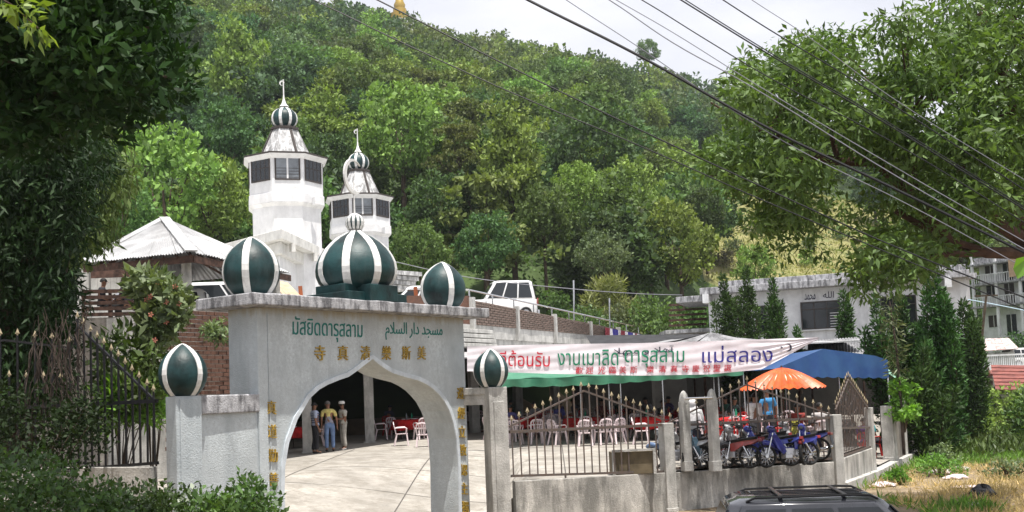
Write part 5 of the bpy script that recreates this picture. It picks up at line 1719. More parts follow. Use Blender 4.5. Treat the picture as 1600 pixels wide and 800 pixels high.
p = at_floor(516, 706); person(p.x, p.y, gz(p.x, p.y), rad(196), 'man in yellow and grey shirt and blue jeans seen from behind', shirt=(.66, .56, .20), shirt2=(.30, .30, .36), trousers=(.16, .24, .42), hair='grey', h=1.72)
p = at_floor(537, 703); person(p.x, p.y, gz(p.x, p.y), rad(-62), 'man in white cap and pale uniform with folded hands', shirt=(.50, .48, .42), trousers=(.42, .40, .36), cap=(.75, .74, .70), arms='front', h=1.66)
# guests inside
p = PZ(1090, 730, 1.07); person(p.x, p.y + .3, gz(p.x, p.y), rad(160), 'guest in long white veil standing between the round topped posts', shirt=(.6, .6, .6), trousers=(.05, .05, .07), veil=(.74, .72, .73), h=1.60, sleeve='long')
p = PZ(1194, 715, 1.09); person(p.x, p.y + .8, gz(p.x, p.y), rad(120), 'guest in white long sleeved shirt beneath the orange parasol', shirt=(.66, .64, .64), trousers=(.12, .12, .13), h=1.62, sleeve='long', arms='front')
p = PZ(1214, 700, 1.12); person(p.x, p.y + .8, gz(p.x, p.y), rad(190), 'guest in patterned bright blue shirt behind the parasol pole', shirt=(.05, .22, .45), trousers=(.04, .04, .05), h=1.70)
SG = 'guests seated at the tables'
seated = [((800, 690), (.08, .07, .2), 'guest in dark blue seated left of the first fence gable'), ((878, 682), (.10, .10, .35), 'guest in violet shirt seated behind the fence gable'), ((1040, 683), (.03, .03, .03), 'guest in black seated right of the middle fence post'),
          ((985, 676), (.05, .02, .02), 'guest in dark red seated behind the box'), ((1252, 706), (.30, .05, .04), 'guest in red seated right of the parasol pole'), ((1283, 706), (.5, .48, .48), 'guest in white seated near the corner post'),
          ((585, 675), (.05, .04, .07), 'guest in dark clothes seated left of the middle column'), ((1150, 680), (.02, .03, .03), 'guest in dark shirt seated in shade behind the motorbikes'), ((680, 684), (.28, .16, .34), 'guest in lilac shirt seated beside the right jamb of the arch')]
R = random.Random(9)
for (u, v), c_, lab in seated:
    p = at_floor(u, v); rz = R.uniform(0, 6.28)
    person(p.x, p.y, gz(p.x, p.y), rz, lab, 'sit', shirt=c_, trousers=(.04, .04, .05), arms='front', group=SG)
    place(chair_w, p.x + .0, p.y, rz, 'white plastic chair under the ' + ' '.join(lab.split()[:10]), CG)
for k in range(16):
    u, v = 735 + k * 34 + R.uniform(-8, 8), R.uniform(671, 681); p = at_floor(u if k < 14 else 560 + 50 * (k - 14), v); rz = R.uniform(0, 6.28)
    person(p.x, p.y, gz(p.x, p.y), rz, 'guest in dark clothes seated deep in the shade under the canopies', 'sit', shirt=[(.05, .05, .08), (.12, .03, .03), (.03, .08, .06), (.25, .24, .26), (.06, .04, .12)][k % 5], trousers=(.03, .03, .035), arms='front', group='guests seated deep in the shade')
    place(chair_r if k % 2 else chair_w, p.x, p.y, rz, 'plastic chair under a guest deep in the shade', 'chairs deep in the shade')
person(pe.x, pe.y, gz(pe.x, pe.y), 2.6, 'guest in purple shirt seated on the red chair at the side entrance', 'sit', shirt=(.14, .06, .32), trousers=(.10, .03, .05), arms='front')
person(pe.x + .45, pe.y + .9, gz(pe.x, pe.y), 2.2, 'guest in teal shirt seated behind the pale side post', 'sit', shirt=(.03, .30, .34), trousers=(.03, .03, .04), arms='front')
place(chair_r, pe.x + .45, pe.y + .9, 2.2, 'red plastic chair behind the pale side post', 'red plastic chairs', z=gz(pe.x, pe.y))
# two figures on the terrace, dark against the van
for (u, v, lab, rz) in ((163, 496, 'dark haired person leaning on the terrace railing at left', 2.0), (196, 497, 'person in dark clothes on the terrace beside the flowering shrub', -1.9)):
    p = P(u, v, 29.8); person(p.x, p.y, zt1 - .02, rz, lab, 'sit', shirt=(.02, .02, .025), trousers=(.02, .02, .02), arms='front')
p = P(326, 470, 33); person(p.x, p.y, p.z - 1.3, 0.4, 'person with black hair beside the white van above the wall', 'sit', shirt=(.03, .03, .03), trousers=(.02, .02, .02))

# ================================================================ MOTORBIKES
def make_bike(name_label, body_c, acc_c, seed):
    t = thing('motorbike', name_label, 'motorbike')
    R = random.Random(seed)
    mb_, ma = cloth_mat2(body_c), cloth_mat2(acc_c)
    for x, nm in ((.62, 'front'), (-.58, 'rear')):
        prof = [(.235, -.035), (.275, -.035), (.293, 0), (.275, .035), (.235, .035), (.225, 0), (.235, -.035)]
        m = MB()
        n = 24; vs = []
        for (r, y_) in prof[:-1]:
            for j in range(n): a = 2 * math.pi * j / n; vs.append((x + r * math.cos(a), y_, .293 + r * math.sin(a)))
        k = len(prof) - 1
        m.add(vs, [(i * n + j, i * n + (j + 1) % n, ((i + 1) % k) * n + (j + 1) % n, ((i + 1) % k) * n + j) for i in range(k) for j in range(n)])
        wh = m.build('wheel', M_rubber, t, smooth=True)
        m = MB()
        for j in range(14):
            a = math.pi * 2 * j / 14; m.bar((x, 0, .293), (x + .235 * math.cos(a), 0, .293 + .235 * math.sin(a)), .006, .006, up=(0, 1, 0))
        m.tube([(x, -.06, .293), (x, .06, .293)], .045, 10); m.build('rim', M_chrome, wh)
    MB().bar((.62, .07, .30), (.42, .07, .86), .026).bar((.62, -.07, .30), (.42, -.07, .86), .026).build('fork', M_chrome, t)
    MB().tube([(.78, 0, .56), (.66, 0, .63), (.5, 0, .60), (.36, 0, .48)], [.05, .075, .07, .05], 8).build('front_mudguard', ma, t, smooth=True)
    MB().tube([(.42, 0, .90), (.36, 0, .74), (.25, 0, .50), (.05, 0, .40), (-.2, 0, .44)], [.07, .10, .10, .09, .08], 8).build('frame', mb_, t, smooth=True)
    for sy in (-1, 1):
        MB().prism([(.46, sy * .11, .80), (.37, sy * .18, .80), (.24, sy * .19, .60), (.13, sy * .18, .38), (.22, sy * .16, .30), (.36, sy * .13, .48)], (0, -sy * .025, 0)).build('leg_shield', mb_, t, bevel=.01)
        MB().prism([(-.12, sy * .12, .62), (-.70, sy * .08, .73), (-.90, sy * .05, .72), (-.66, sy * .10, .60), (-.40, sy * .12, .54), (-.22, sy * .13, .42), (-.12, sy * .13, .42)], (0, -sy * .03, 0)).build('side_panel', ma if seed % 2 else mb_, t, bevel=.01)
        MB().tube([(.40, sy * .10, .98), (.36, sy * .28, 1.03), (.27, sy * .36, 1.0)], [.014, .014, .02], 6).build('handlebar', M_rubber, t)
        MB().tube([(.38, sy * .24, 1.03), (.40, sy * .29, 1.17)], .007, 5).lathe([(.0, -.005), (.055, -.004), (.055, .012), (0, .02)], (.40, sy * .30, 1.20), 10).build('mirror', M_rubber, t)
    MB().hexa([V(q) for q in [(.0, -.10, .60), (.0, .10, .60), (-.75, .09, .72), (-.75, -.09, .72), (.02, -.12, .68), (.02, .12, .68), (-.78, .10, .80), (-.78, -.10, .80)]]).build('seat', M_black, t, bevel=.02)
    MB().tube([(.36, 0, .93), (.50, 0, .96), (.545, 0, .95)], [.09, .085, .05], 10).build('headlight_cowl', mb_, t, smooth=True)
    MB().tube([(.54, 0, .95), (.555, 0, .95)], [.055, .03], 10).build('headlight', M_glass_l, t)
    MB().box((-.86, 0, .70), (.09, .15, .07)).build('tail_light', cloth_mat2((.45, .01, .01)), t, bevel=.01)
    MB().prism([(-.86, -.07, .66), (-.86, .07, .66), (-.93, .07, .42), (-.93, -.07, .42)], (-.012, 0, 0)).build('mudflap', M_black, t)
    MB().box((-.05, 0, .36), (.34, .20, .20)).box((.05, .0, .26), (.2, .26, .12)).build('engine', M_cars, t, bevel=.02)
    MB().tube([(.05, -.13, .28), (-.3, -.15, .24), (-.85, -.16, .36)], [.02, .04, .045], 8).build('exhaust', M_chrome, t, smooth=True)
    MB().tube([(-.45, .10, .55), (-.58, .11, .30)], .028, 8).tube([(-.45, -.10, .55), (-.58, -.11, .30)], .028, 8).build('shock_absorbers', M_chrome, t)
    MB().prism([(.33, -.08, .95), (.33, .08, .95), (.50, .10, 1.0), (.50, -.10, 1.0)], (0, 0, .012)).build('instrument_panel', M_black, t)
    return t
MCP = {}
def cloth_mat2(c):
    k = 'paint_%d_%d_%d' % tuple(int(255 * x) for x in c)
    if k not in MCP: MCP[k] = mk(k, tuple(q * .75 + .01 for q in c), .35, .25, 3, 0, coat=.5, spec=.5)
    return MCP[k]
MG = 'motorbikes parked behind the fence'
bikes = [((1062, 731), rad(160), (.55, .58, .62), (.10, .18, .35), 'silver motorbike with blue trim parked left of the round topped posts'),
         ((1098, 729), rad(235), (.22, .40, .55), (.5, .5, .55), 'pale blue and silver motorbike parked between the round topped posts'),
         ((1142, 730), rad(150), (.40, .03, .02), (.5, .5, .52), 'red motorbike parked right of the round topped posts'),
         ((1172, 728), rad(205), (.5, .5, .52), (.03, .03, .04), 'white and black motorbike beside the red one'),
         ((1205, 727), rad(160), (.03, .06, .50), (.60, .60, .62), 'blue and white motorbike standing under the parasol'),
         ((1240, 727), rad(195), (.02, .03, .33), (.02, .03, .33), 'deep blue motorbike right of the parasol pole'),
         ((1274, 722), rad(240), (.02, .04, .45), (.45, .03, .02), 'blue motorbike with red tail nearest the corner post'),
         ((1080, 722), rad(200), (.6, .6, .6), (.3, .3, .32), 'white motorbike in the second row left of the left round topped post'),
         ((1190, 719), rad(170), (.03, .03, .035), (.35, .02, .02), 'black motorbike with dark red side in the second row'),
         ((1256, 717), rad(140), (.55, .55, .58), (.03, .05, .3), 'white motorbike in the second row near the corner post'),
         ((1158, 724), rad(120), (.5, .5, .52), (.6, .6, .6), 'plain silver motorbike turned away right of the red one'),
         ((1125, 718), rad(30), (.30, .30, .32), (.5, .5, .5), 'grey motorbike in the second row behind the right round topped post'),
         ((1228, 716), rad(20), (.60, .55, .05), (.5, .5, .5), 'yellow trimmed motorbike in the second row under the parasol')]
for i, ((u, v), rz, c1, c2, lab) in enumerate(bikes):
    b = make_bike(lab, c1, c2, i); p = at_floor(u, v + 4, 1.08); b.scale = (.93, .93, .93); b.location = (p.x, p.y + .35, gz(p.x, p.y)); b.rotation_euler = (rad(4), 0, rz); b['group'] = MG
hb_ = thing('helmet', 'pink and white crash helmet resting on a blue motorbike seat', 'helmet', P(1243, 696, 27.6))
c_ = P(1240, 698, 27.6); MB().lathe([(.09, -.09), (.13, -.05), (.14, .02), (.11, .09), (.05, .13), (0, .135)], c_, 16).build('shell', cloth_mat2((.75, .38, .40)), hb_, smooth=True)
MB().lathe([(.142, -.035), (.146, -.02), (.142, 0)], c_, 16).build('trim', M_plast, hb_)

# ================================================================ VEHICLES
def vehicle(name, label, cat, loc, rz, L, W, H, paint, kind='van', group=None, zhood=None, glass=M_glass):
    """x forward; built from side outlines, with tumblehome, windows set in, wheels, lamps, bumpers"""
    t = thing(name, label, cat, (0, 0, 0), 0, group)
    hl = L / 2; belt = H * .52; cl = .22
    def loft(rows, mat, nm, bevel=.03, smooth=False):
        # rows: list of (z, x0, x1, halfwidth)
        m = MB(); vs = []
        for (z, x0, x1, hw) in rows:
            c = min(.18, (x1 - x0) * .08)
            vs += [(x1, -hw + c, z), (x1, hw - c, z), (x1 - c, hw, z), (x0 + c, hw, z), (x0, hw - c, z), (x0, -hw + c, z), (x0 + c, -hw, z), (x1 - c, -hw, z)]
        n = 8; k = len(rows)
        m.add(vs, [(i * n + j, i * n + (j + 1) % n, (i + 1) * n + (j + 1) % n, (i + 1) * n + j) for i in range(k - 1) for j in range(n)] + [tuple(range(n - 1, -1, -1)), tuple(range((k - 1) * n, k * n))])
        return m.build(nm, mat, t, bevel=bevel if kind != 'van' else .09, auto=50)
    w2 = W / 2
    if kind == 'van':
        gx0, gx1, rx0, rx1, hood = -hl + .02, hl * .62, -hl + .22, hl * .28, hl
    else:       # suv / car
        gx0, gx1, rx0, rx1, hood = -hl * .97, hl * .42, -hl * .80, hl * .10, hl
    loft([(cl, -hl + .08, hl - .06, w2 * .93), (cl + .18, -hl, hl, w2), (belt - .08, -hl, hl, w2), (belt, -hl + .03, hl - .12, w2 * .97)], paint, 'body')
    # greenhouse: pillars+roof as one painted shell, glass panes standing proud
    zr0 = H - .07
    loft([(belt - .002, gx0 + .04, gx1, w2 * .94), (zr0, rx0, rx1, w2 * .80), (H, rx0 + .14, rx1 - .12, w2 * .68)], paint, 'roof_shell', .02)
    def pane(nm, pts, off):
        o = V(off); m = MB(); m.prism([V(p_) for p_ in pts], o); return m.build(nm, glass, t)
    def side(x, z, sy):
        k = (z - belt) / (zr0 - belt); return (x, sy * lerp(w2 * .94, w2 * .80, k), z)
    z0, z1 = belt + .06, zr0 - .06
    def fx(k): return lerp(gx1, rx1, k)
    def bx_(k): return lerp(gx0 + .04, rx0, k)
    k0, k1 = (z0 - belt) / (zr0 - belt), (z1 - belt) / (zr0 - belt)
    for sy in (-1, 1):
        nseg = 3
        xs0 = [lerp(bx_(k0) + .20, fx(k0) - .16, i / nseg) for i in range(nseg + 1)]; xs1 = [lerp(bx_(k1) + .20, fx(k1) - .14, i / nseg) for i in range(nseg + 1)]
        for i in range(nseg):
            pane('side_window', [side(xs0[i] + .04, z0, sy), side(xs0[i + 1] - .04, z0, sy), side(xs1[i + 1] - .04, z1, sy), side(xs1[i] + .04, z1, sy)], (0, sy * .012, 0))
    pane('windscreen', [(fx(k0), -w2 * .78, z0), (fx(k0), w2 * .78, z0), (fx(k1), w2 * .68, z1), (fx(k1), -w2 * .68, z1)], (.012, 0, .008))
    pane('rear_window', [(bx_(k0), -w2 * .74, z0), (bx_(k0), w2 * .74, z0), (bx_(k1), w2 * .66, z1), (bx_(k1), -w2 * .66, z1)], (-.012, 0, .004))
    for x in (-hl * .62, hl * .62):
        for sy in (-1, 1):
            m = MB(); vs = []; n = 24
            for (r, y_) in ((.20, .0), (.33, .0), (.345, .03), (.345, .18), (.33, .21), (.20, .21)):
                for j in range(n): a = 2 * math.pi * j / n; vs.append((x + r * math.cos(a), sy * (w2 - .19 + y_), .345 + r * math.sin(a)))
            m.add(vs, [(i * n + j, i * n + (j + 1) % n, (i + 1) * n + (j + 1) % n, (i + 1) * n + j) for i in range(5) for j in range(n)])
            wh = m.build('wheel', M_rubber, t, auto=40)
            m = MB(); m.tube([(x, sy * (w2 - .14), .345), (x, sy * (w2 + .012), .345)], [.205, .19], 16); m.build('rim', M_cars, wh)
    for sy in (-1, 1):
        MB().box((hl - .01, sy * w2 * .74, belt - .2), (.06, .34, .16)).build('headlight', M_glass_l, t, bevel=.02)
        MB().box((-hl + .01, sy * w2 * .86, belt - .12), (.05, .16, .32)).build('tail_light', cloth_mat2((.4, .01, .01)), t, bevel=.015)
        MB().box((gx1 - .15, sy * (w2 + .09), belt + .08), (.1, .16, .13)).build('wing_mirror', paint, t, bevel=.02)
    MB().box((hl + .02, 0, .40), (.12, W * .96, .24)).build('bumper', M_cars, t, bevel=.04)
    MB().box((-hl - .02, 0, .40), (.12, W * .96, .24)).build('bumper', M_cars, t, bevel=.04)
    MB().box((-hl - .012, 0, belt - .3), (.012, .4, .12)).build('number_plate', M_white, t)
    t.location = loc; t.rotation_euler = (0, 0, rz)
    return t
# dark SUV at the bottom, roof just inside the frame
sp = P(1300, 800, 14.9)
suv = vehicle('sport_utility_car', 'dark estate car with black roof rack at the bottom edge of the road', 'car', (sp.x + .42, sp.y + .1, P(1290, 766, 15.2).z - 1.74), rad(-7), 4.6, 1.78, 1.72, M_cark, 'suv')
M_roof = mk('dark_roof_paint', (.05, .052, .06), .2, .2, 2, 0, coat=.7, spec=.6)
hl = 2.3
for sy in (-1, 1):
    rk = MB(); rk.tube([(-1.62, sy * .66, 1.69), (-1.5, sy * .66, 1.74), (-.2, sy * .665, 1.75), (.02, sy * .66, 1.74), (.12, sy * .66, 1.69)], .017, 8)
    ob = rk.build('roof_rail', M_black, None); ob.parent = suv
for x in (-1.15, -.30):
    c = MB(); c.bar((x, -.66, 1.755), (x, .66, 1.755), .06, .022); o_ = c.build('cross_bar', M_black, None, bevel=.01); o_.parent = suv
for y in (-.42, -.21, 0, .21, .42):
    c = MB(); c.bar((-1.45, y, 1.722), (-.0, y, 1.724), .03, .014); o_ = c.build('roof_strip', M_black, None); o_.parent = suv
c = MB()
for sy in (-1,): c.bar((-1.75, sy * .80, 1.12), (.25, sy * .80, 1.30), .03, .02)
# vans and cars on the deck and terrace
vz = P(785, 434, 48.5)
vehicle('white_minivan', 'white minivan with sloping rear window parked on the car deck', 'van', (P(782, 436, 57).x, 57, zd_t + .956), rad(193), 3.7, 1.65, zat(785, 440, 57) - zd_t - .956, M_carw, 'van')
p = P(655, 460, 46.5)
vehicle('white_car', 'white car on the deck just left of the right gate dome', 'car', (p.x - .3, p.y, zat(640, 449, 46.5) - 1.5), rad(185), 4.3, 1.7, 1.5, M_carw, 'suv')
p = P(725, 458, 46)
0 and vehicle('white_pickup', 'white pickup bonnet showing right of the right gate dome', 'car', (P(725, 458, 50).x - .3, 50.6, zat(725, 457, 50) - 1.45), rad(200), 4.3, 1.7, 1.45, M_carw, 'suv')
p = P(365, 445, 39)
vehicle('white_van', 'long white van behind the left gate dome with dark window band', 'van', (p.x, p.y, zat(350, 438, 38) - 2.0), rad(4), 5.6, 1.9, 2.0, M_carw, 'van')
p = P(226, 470, 33.5)
vehicle('white_van', 'white van on the terrace behind the two dark figures', 'van', (p.x - .4, p.y + .8, zat(226, 448, 33) - 1.9), rad(190), 4.6, 1.8, 1.9, M_carw, 'van')
# signs of timber posts by the deck
for (u, v0, v1, Y, lab) in ((652, 448, 478, 44, 'short orange stake beside the white car on the deck'), (472, 447, 470, 44, 'short orange board stake left of the large gate dome')):
    a, b = P(u, v1, Y), P(u - 3, v0, Y); r = thing('orange_stake', lab, 'stake', a); MB().bar(a - V((0, 0, .6)), b, .16, .06).build('board', mk('rusty_orange_' + str(u), (.40, .12, .05), .8, .2), r)
gt = thing('plank_ramp', 'bright tilted planks leaning beside the left gate dome', 'planks', P(450, 455, 42))
for k in range(4):
    a, b = P(424 + 7 * k, 436 + 2 * k, 42), P(452 + 6 * k, 468, 40); MB().bar(a, b, .22, .05).build('plank', M_ochre, gt)

# ================================================================ FAR RIGHT HOUSES
tw = thing('terraced_house', 'three storey white terraced house with balconies at the far right', 'building', P(1600, 520, 105))
H0, H1 = flat(P(1527, 480, 100)), flat(P(1680, 470, 92)); hd_ = (H1 - H0).normalized(); hn = V((hd_.y, -hd_.x, 0)); hrz = math.atan2(hd_.y, hd_.x)
zs = [zat(1540, v, 99) for v in (525, 478, 443, 412)]
zs[0] = 1.5
m = MB(); obox(m, H0, H1, 9, zs[0], zs[3], off=-5.2); m.build('wall', M_bluew, tw)
for z in (zs[1], zs[2], zs[3]):
    m = MB(); obox(m, H0 - hd_ * .2, H1, 1.7, z - .18, z, off=-.1); m.build('balcony_slab', M_slab, tw)
m = MB(); obox(m, H0 - hd_ * .3, H1, 10.5, zs[3] + .003, zs[3] + .6, off=-5.0); m.build('roof_parapet', M_slab, tw)
Lh = (H1 - H0).length
for z in (zs[1], zs[2]):
    m = MB(); obox(m, H0, H1, .08, z + .75, z + .82, off=.68)
    for k in range(40):
        q = H0 + hd_ * (Lh * k / 40 + .1) + hn * .68; m.box((q.x, q.y, z + .38), (.05, .05, .75), hrz)
    m.build('balustrade', M_bluew, tw)
for fl_ in range(3):
    z0 = zs[fl_] if fl_ else zs[1] - 2.9; 
    for k in range(6):
        c_ = H0 + hd_ * (1.2 + k * 1.75) + hn * -.68; w = .95 if k % 2 else 1.1
        rect_window(tw, [(0, 0)] * 4, hn, 2, P_=None) if False else None
        hgt = 1.9 if k % 3 == 1 else 1.1; zc = z0 + (1.0 if k % 3 == 1 else 1.45)
        fr = MB().box((c_.x, c_.y, zc), (w, .08, hgt), hrz).build('door' if k % 3 == 1 else 'window', M_glass if (k + fl_) % 2 else M_frame, tw)
        MB().box((c_.x, c_.y, zc) + hn * .0 if False else (c_.x + hn.x * .05, c_.y + hn.y * .05, zc), (.06, .04, hgt), hrz).build('mullion', M_frame_w, fr)
    for k in range(4):
        q = H0 + hd_ * (Lh * k / 4 + .1) + hn * .55; MB().box((q.x, q.y, z0 + 1.35), (.22, .22, 2.7), hrz).build('pillar', M_bluew, tw)
ob_ = H0 + hd_ * 7.5 + hn * .8; MB().box((ob_.x, ob_.y, zs[2] + 1.1), (7, .1, 1.7), hrz).build('sign_board', M_ochre, tw)
q = H0 + hd_ * 5 - hn * 4; MB().box((q.x, q.y, zs[3] + 1.6), (3.4, 3, 2.2), hrz).build('roof_room', M_bluew, tw)
q = H0 + hd_ * 5 - hn * 2.44; MB().box((q.x, q.y, zs[3] + 1.7), (1, .1, 1.1), hrz).build('window', M_glass, tw)
# corrugated shed
cs = thing('tin_roof_shed', 'shed with faded red streaked tin roof below the terraced house', 'shed', P(1560, 560, 85))
a0, a1, t0, t1_ = P(1537, 549, 80), P(1592, 545, 80), P(1540, 530, 86), P(1576, 529, 86)
M_streak = mk('streaked_tin', (.62, .58, .58), .5, .3, 2.5, .1, 10, col2=(.36, .18, .15))
for k in range(8):
    p0_, p1_ = a0.lerp(a1, k / 8), a0.lerp(a1, (k + .96) / 8); q0_, q1_ = t0.lerp(t1_, k / 8), t0.lerp(t1_, (k + .96) / 8)
    MB().prism([p0_, p1_, q1_, q0_], (0, 0, .04 + .02 * (k % 2))).build('roof_sheet', M_streak, cs)
MB().prism([V((a0.x + .2, a0.y + .3, .2)), V((a1.x - .2, a1.y + .3, .2)), V((a1.x - .2, a1.y + 5, .2)), V((a0.x + .2, a0.y + 5, .2))], V((0, 0, a1.z - .4))).build('wall', M_conc, cs)
gl_ = MB()
for k in range(22):
    p = P(1538 + k * 3, 566, 78); gl_.box((p.x, p.y, p.z), (.06, .05, 1.0))
gr2 = thing('yard_railing', 'white railing in front of the tin roofed shed', 'railing', P(1570, 572, 78))
gl_.build('balusters', M_bluew, gr2)['kind'] = 'stuff'
MB().bar(P(1536, 556, 78), P(1606, 553, 78), .12, .12).build('rail', M_bluew, gr2)
MB().bar(P(1536, 578, 78), P(1606, 575, 78), .2, .5).build('kerb', M_bluew, gr2)
p = P(1596, 556, 82); vehicle('white_car', 'small white car beside the tin roofed shed at far right', 'car', (p.x + .5, p.y, p.z - 1.0), rad(5), 4.2, 1.7, 1.6, M_carw, 'suv')
# red tiled house
rh = thing('red_roof_house', 'low house with mottled red tiled roof at the right edge', 'house', P(1600, 600, 62))
e0, e1, r0_, r1_ = P(1556, 611, 60), P(1640, 612, 58), P(1548, 571, 66), P(1660, 573, 64)
nt_ = 14; nr = 7
for j in range(nr):
    for k in range(nt_):
        if k >= 12: continue
        f0, f1 = k / nt_, (k + 1.0) / nt_; g0, g1_ = j / nr, (j + 1.15) / nr
        A_ = e0.lerp(e1, f0).lerp(r0_.lerp(r1_, f0), g0); B_ = e0.lerp(e1, f1).lerp(r0_.lerp(r1_, f1), g0)
        C_ = e0.lerp(e1, f1).lerp(r0_.lerp(r1_, f1), min(1, g1_)); D_ = e0.lerp(e1, f0).lerp(r0_.lerp(r1_, f0), min(1, g1_))
        up_ = V((0, 0, .05)); MB().hexa([A_ + up_, B_ + up_, C_, D_, A_ + up_ * 2, B_ + up_ * 2, C_ + up_ * .8, D_ + up_ * .8]).build('roof_tile', M_tile, rh)
MB().prism([V((e0.x + .7, e0.y + .5, .1)), V((e1.x, e1.y + .5, .1)), V((e1.x, e1.y + 6, .1)), V((e0.x + .7, e0.y + 6, .1))], V((0, 0, e0.z - .35))).build('wall', M_conc, rh)
p = P(1592, 626, 60.4); MB().box((p.x, p.y - .1, p.z), (.7, .1, .5)).build('window', M_glass, rh)
e2_, e3_ = P(1548, 588, 67), P(1600, 588, 66)
MB().prism([P(1535, 586, 66), P(1606, 592, 64), P(1606, 582, 70), P(1560, 576, 70)], (0, 0, .1)).build('porch_roof', M_tile, rh)

# golden pagoda spire on the ridge
pg = thing('golden_spire', 'golden pagoda spire standing on the wooded ridge', 'pagoda', P(625, 26, 300))
c_ = P(625, 30, 300)
MB().lathe([(3.6, -4), (3.6, 0), (2.6, .1), (2.6, 1.6), (2.0, 1.7), (1.9, 3.0), (1.5, 3.1), (1.7, 4.2), (1.2, 5.2), (.9, 7.5), (.5, 12), (.1, 20)], c_, 20).build('spire', M_gold, pg, auto=40)
MB().lathe([(4.6, -5), (4.6, -1.2), (4.1, -1.1)], c_, 20).build('base', M_white, pg)

# ================================================================ VEGETATION
rng = np.random.default_rng(7)
def crown_centres(R, rx, rz, n, flat=.0, hollow=.45):
    out = []
    while len(out) < n:
        x, y, z = R.uniform(-1, 1), R.uniform(-1, 1), R.uniform(-1, 1)
        d = math.sqrt(x * x + y * y + z * z)
        if hollow < d < 1: out.append((x * rx, y * rx, z * rz * (1 if z > 0 else .8)))
    return out
def broadleaf(seed, rx=4.2, rz=3.4, trunk=3.6, n=46, per=70, L=.42, W=.24, mat=None, cr=1.05,  shape='round', limbs=7):
    """returns (crown mesh, trunk mesh); foot at the origin"""
    R = random.Random(seed); g = np.random.default_rng(seed)
    n = int(n * 1.25); per = int(per * .8)
    if shape == 'round': cs = crown_centres(R, rx, rz, n, hollow=.6)
    elif shape == 'tall': cs = [(x * (1 - .55 * (z / rz + 1) / 2), y * (1 - .55 * (z / rz + 1) / 2), z) for x, y, z in crown_centres(R, rx, rz, n, hollow=.3)]
    elif shape == 'layer':
        cs = []
        for k in range(n):
            lv = R.randrange(5); a = R.uniform(0, 6.28); r = rx * math.sqrt(R.random()) * (1.05 - .16 * lv); cs.append((r * math.cos(a), r * math.sin(a), -rz * .7 + lv * rz * .42 + R.uniform(-.15, .15)))
    # a few lobes push out of the outline
    for k in range(max(3, n // 9)):
        a = R.uniform(0, 6.28); e = R.uniform(-.2, 1.2); cs.append((rx * 1.08 * math.cos(a) * math.cos(e), rx * 1.08 * math.sin(a) * math.cos(e), rz * 1.1 * math.sin(e)))
    zc = trunk + rz * .75
    cen = np.array(cs) + np.array([0, 0, zc])
    rr = np.array([cr * .78 * R.uniform(.6, 1.4) for _ in cs]) * (.8 if shape == 'layer' else 1)
    arr = leaf_arrays(cen, rr, per, L * 1.3, max(W, L * .5) * 1.35, g, up=.55, out=.6, flat=.4 if shape == 'layer' else .65)
    cm = leaf_mesh('crown', arr, mat)
    mb = MB(); mb.tube([(0, 0, -5), (.1, .05, trunk * .5), (0, .1, trunk), (.1, 0, zc)], [.30, .22, .18, .06], 7)
    for k in range(limbs):
        t = cen[(k * 7) % len(cen)]; s = V((0, .05, trunk * (.7 + .05 * k))); e = V(t); mid = s.lerp(e, .5) + V((0, 0, -.25))
        mb.tube([s, mid, e], [.11, .075, .03], 5)
    o = mb.build('trunk', M_bark, None); tm = o.data; bpy.data.objects.remove(o)
    return cm, tm
KINDS = []
def addkind(key, *a, **k): KINDS.append((key, broadleaf(*a, **k)))
addkind('mid green round crowned', 1, 4.4, 3.6, 3.0, 60, 75, .40, .24, L_hill[0], 1.15)
addkind('dark green dense', 2, 4.0, 4.0, 3.0, 60, 75, .38, .22, L_hill[1], 1.1)
addkind('bright light green', 3, 3.8, 3.6, 3.0, 56, 75, .36, .2, L_hill[2], 1.0)
addkind('olive green layered', 4, 4.6, 2.8, 3.6, 60, 70, .34, .2, L_hill[3], 1.1, 'layer')
addkind('tall bright narrow', 5, 3.0, 5.0, 2.5, 66, 75, .34, .18, L_hill[2], 1.0, 'tall')
addkind('blue green feathery', 6, 3.6, 4.4, 2.5, 60, 80, .42, .12, L_pine, 1.0, 'tall')
addkind('pale green open', 7, 4.4, 3.2, 3.4, 48, 70, .38, .22, L_hill[4], 1.05)
ntree = 0
def hill_tree(ki, x, y, sc, label=None, group=None, zs=1.0, z=None, rz=None, name='tree'):
    global ntree
    R = random.Random(int(x * 131 + y * 17)); ntree += 1
    key, (cm, tm) = KINDS[ki]
    e = bpy.data.objects.new(name, None); COL.objects.link(e)
    e.location = (x, y, (ground_z(x, y) if z is None else z)); e.rotation_euler = (0, 0, R.uniform(0, 6.28) if rz is None else rz); e.scale = (sc, sc, sc * zs)
    tag(e, label, 'tree', group)
    for nm, me in (('crown', cm), ('trunk', tm)):
        o = bpy.data.objects.new(nm, me); COL.objects.link(o); o.parent = e
    return e
def tier(y): return 'at the foot of' if y < 92 else 'a little way up' if y < 106 else 'partway up' if y < 122 else 'halfway up'
def zone(u, v):
    side_ = 'far left' if u < 330 else 'left' if u < 480 else 'middle left' if u < 640 else 'middle' if u < 860 else 'middle right' if u < 1100 else 'right'
    ref = {'far left': 'above the pavilion roof', 'left': 'left of the taller minaret', 'middle left': 'above the two minarets', 'middle': 'above the car deck', 'middle right': 'behind the shade tents', 'right': 'behind the white building'}[side_]
    return ref
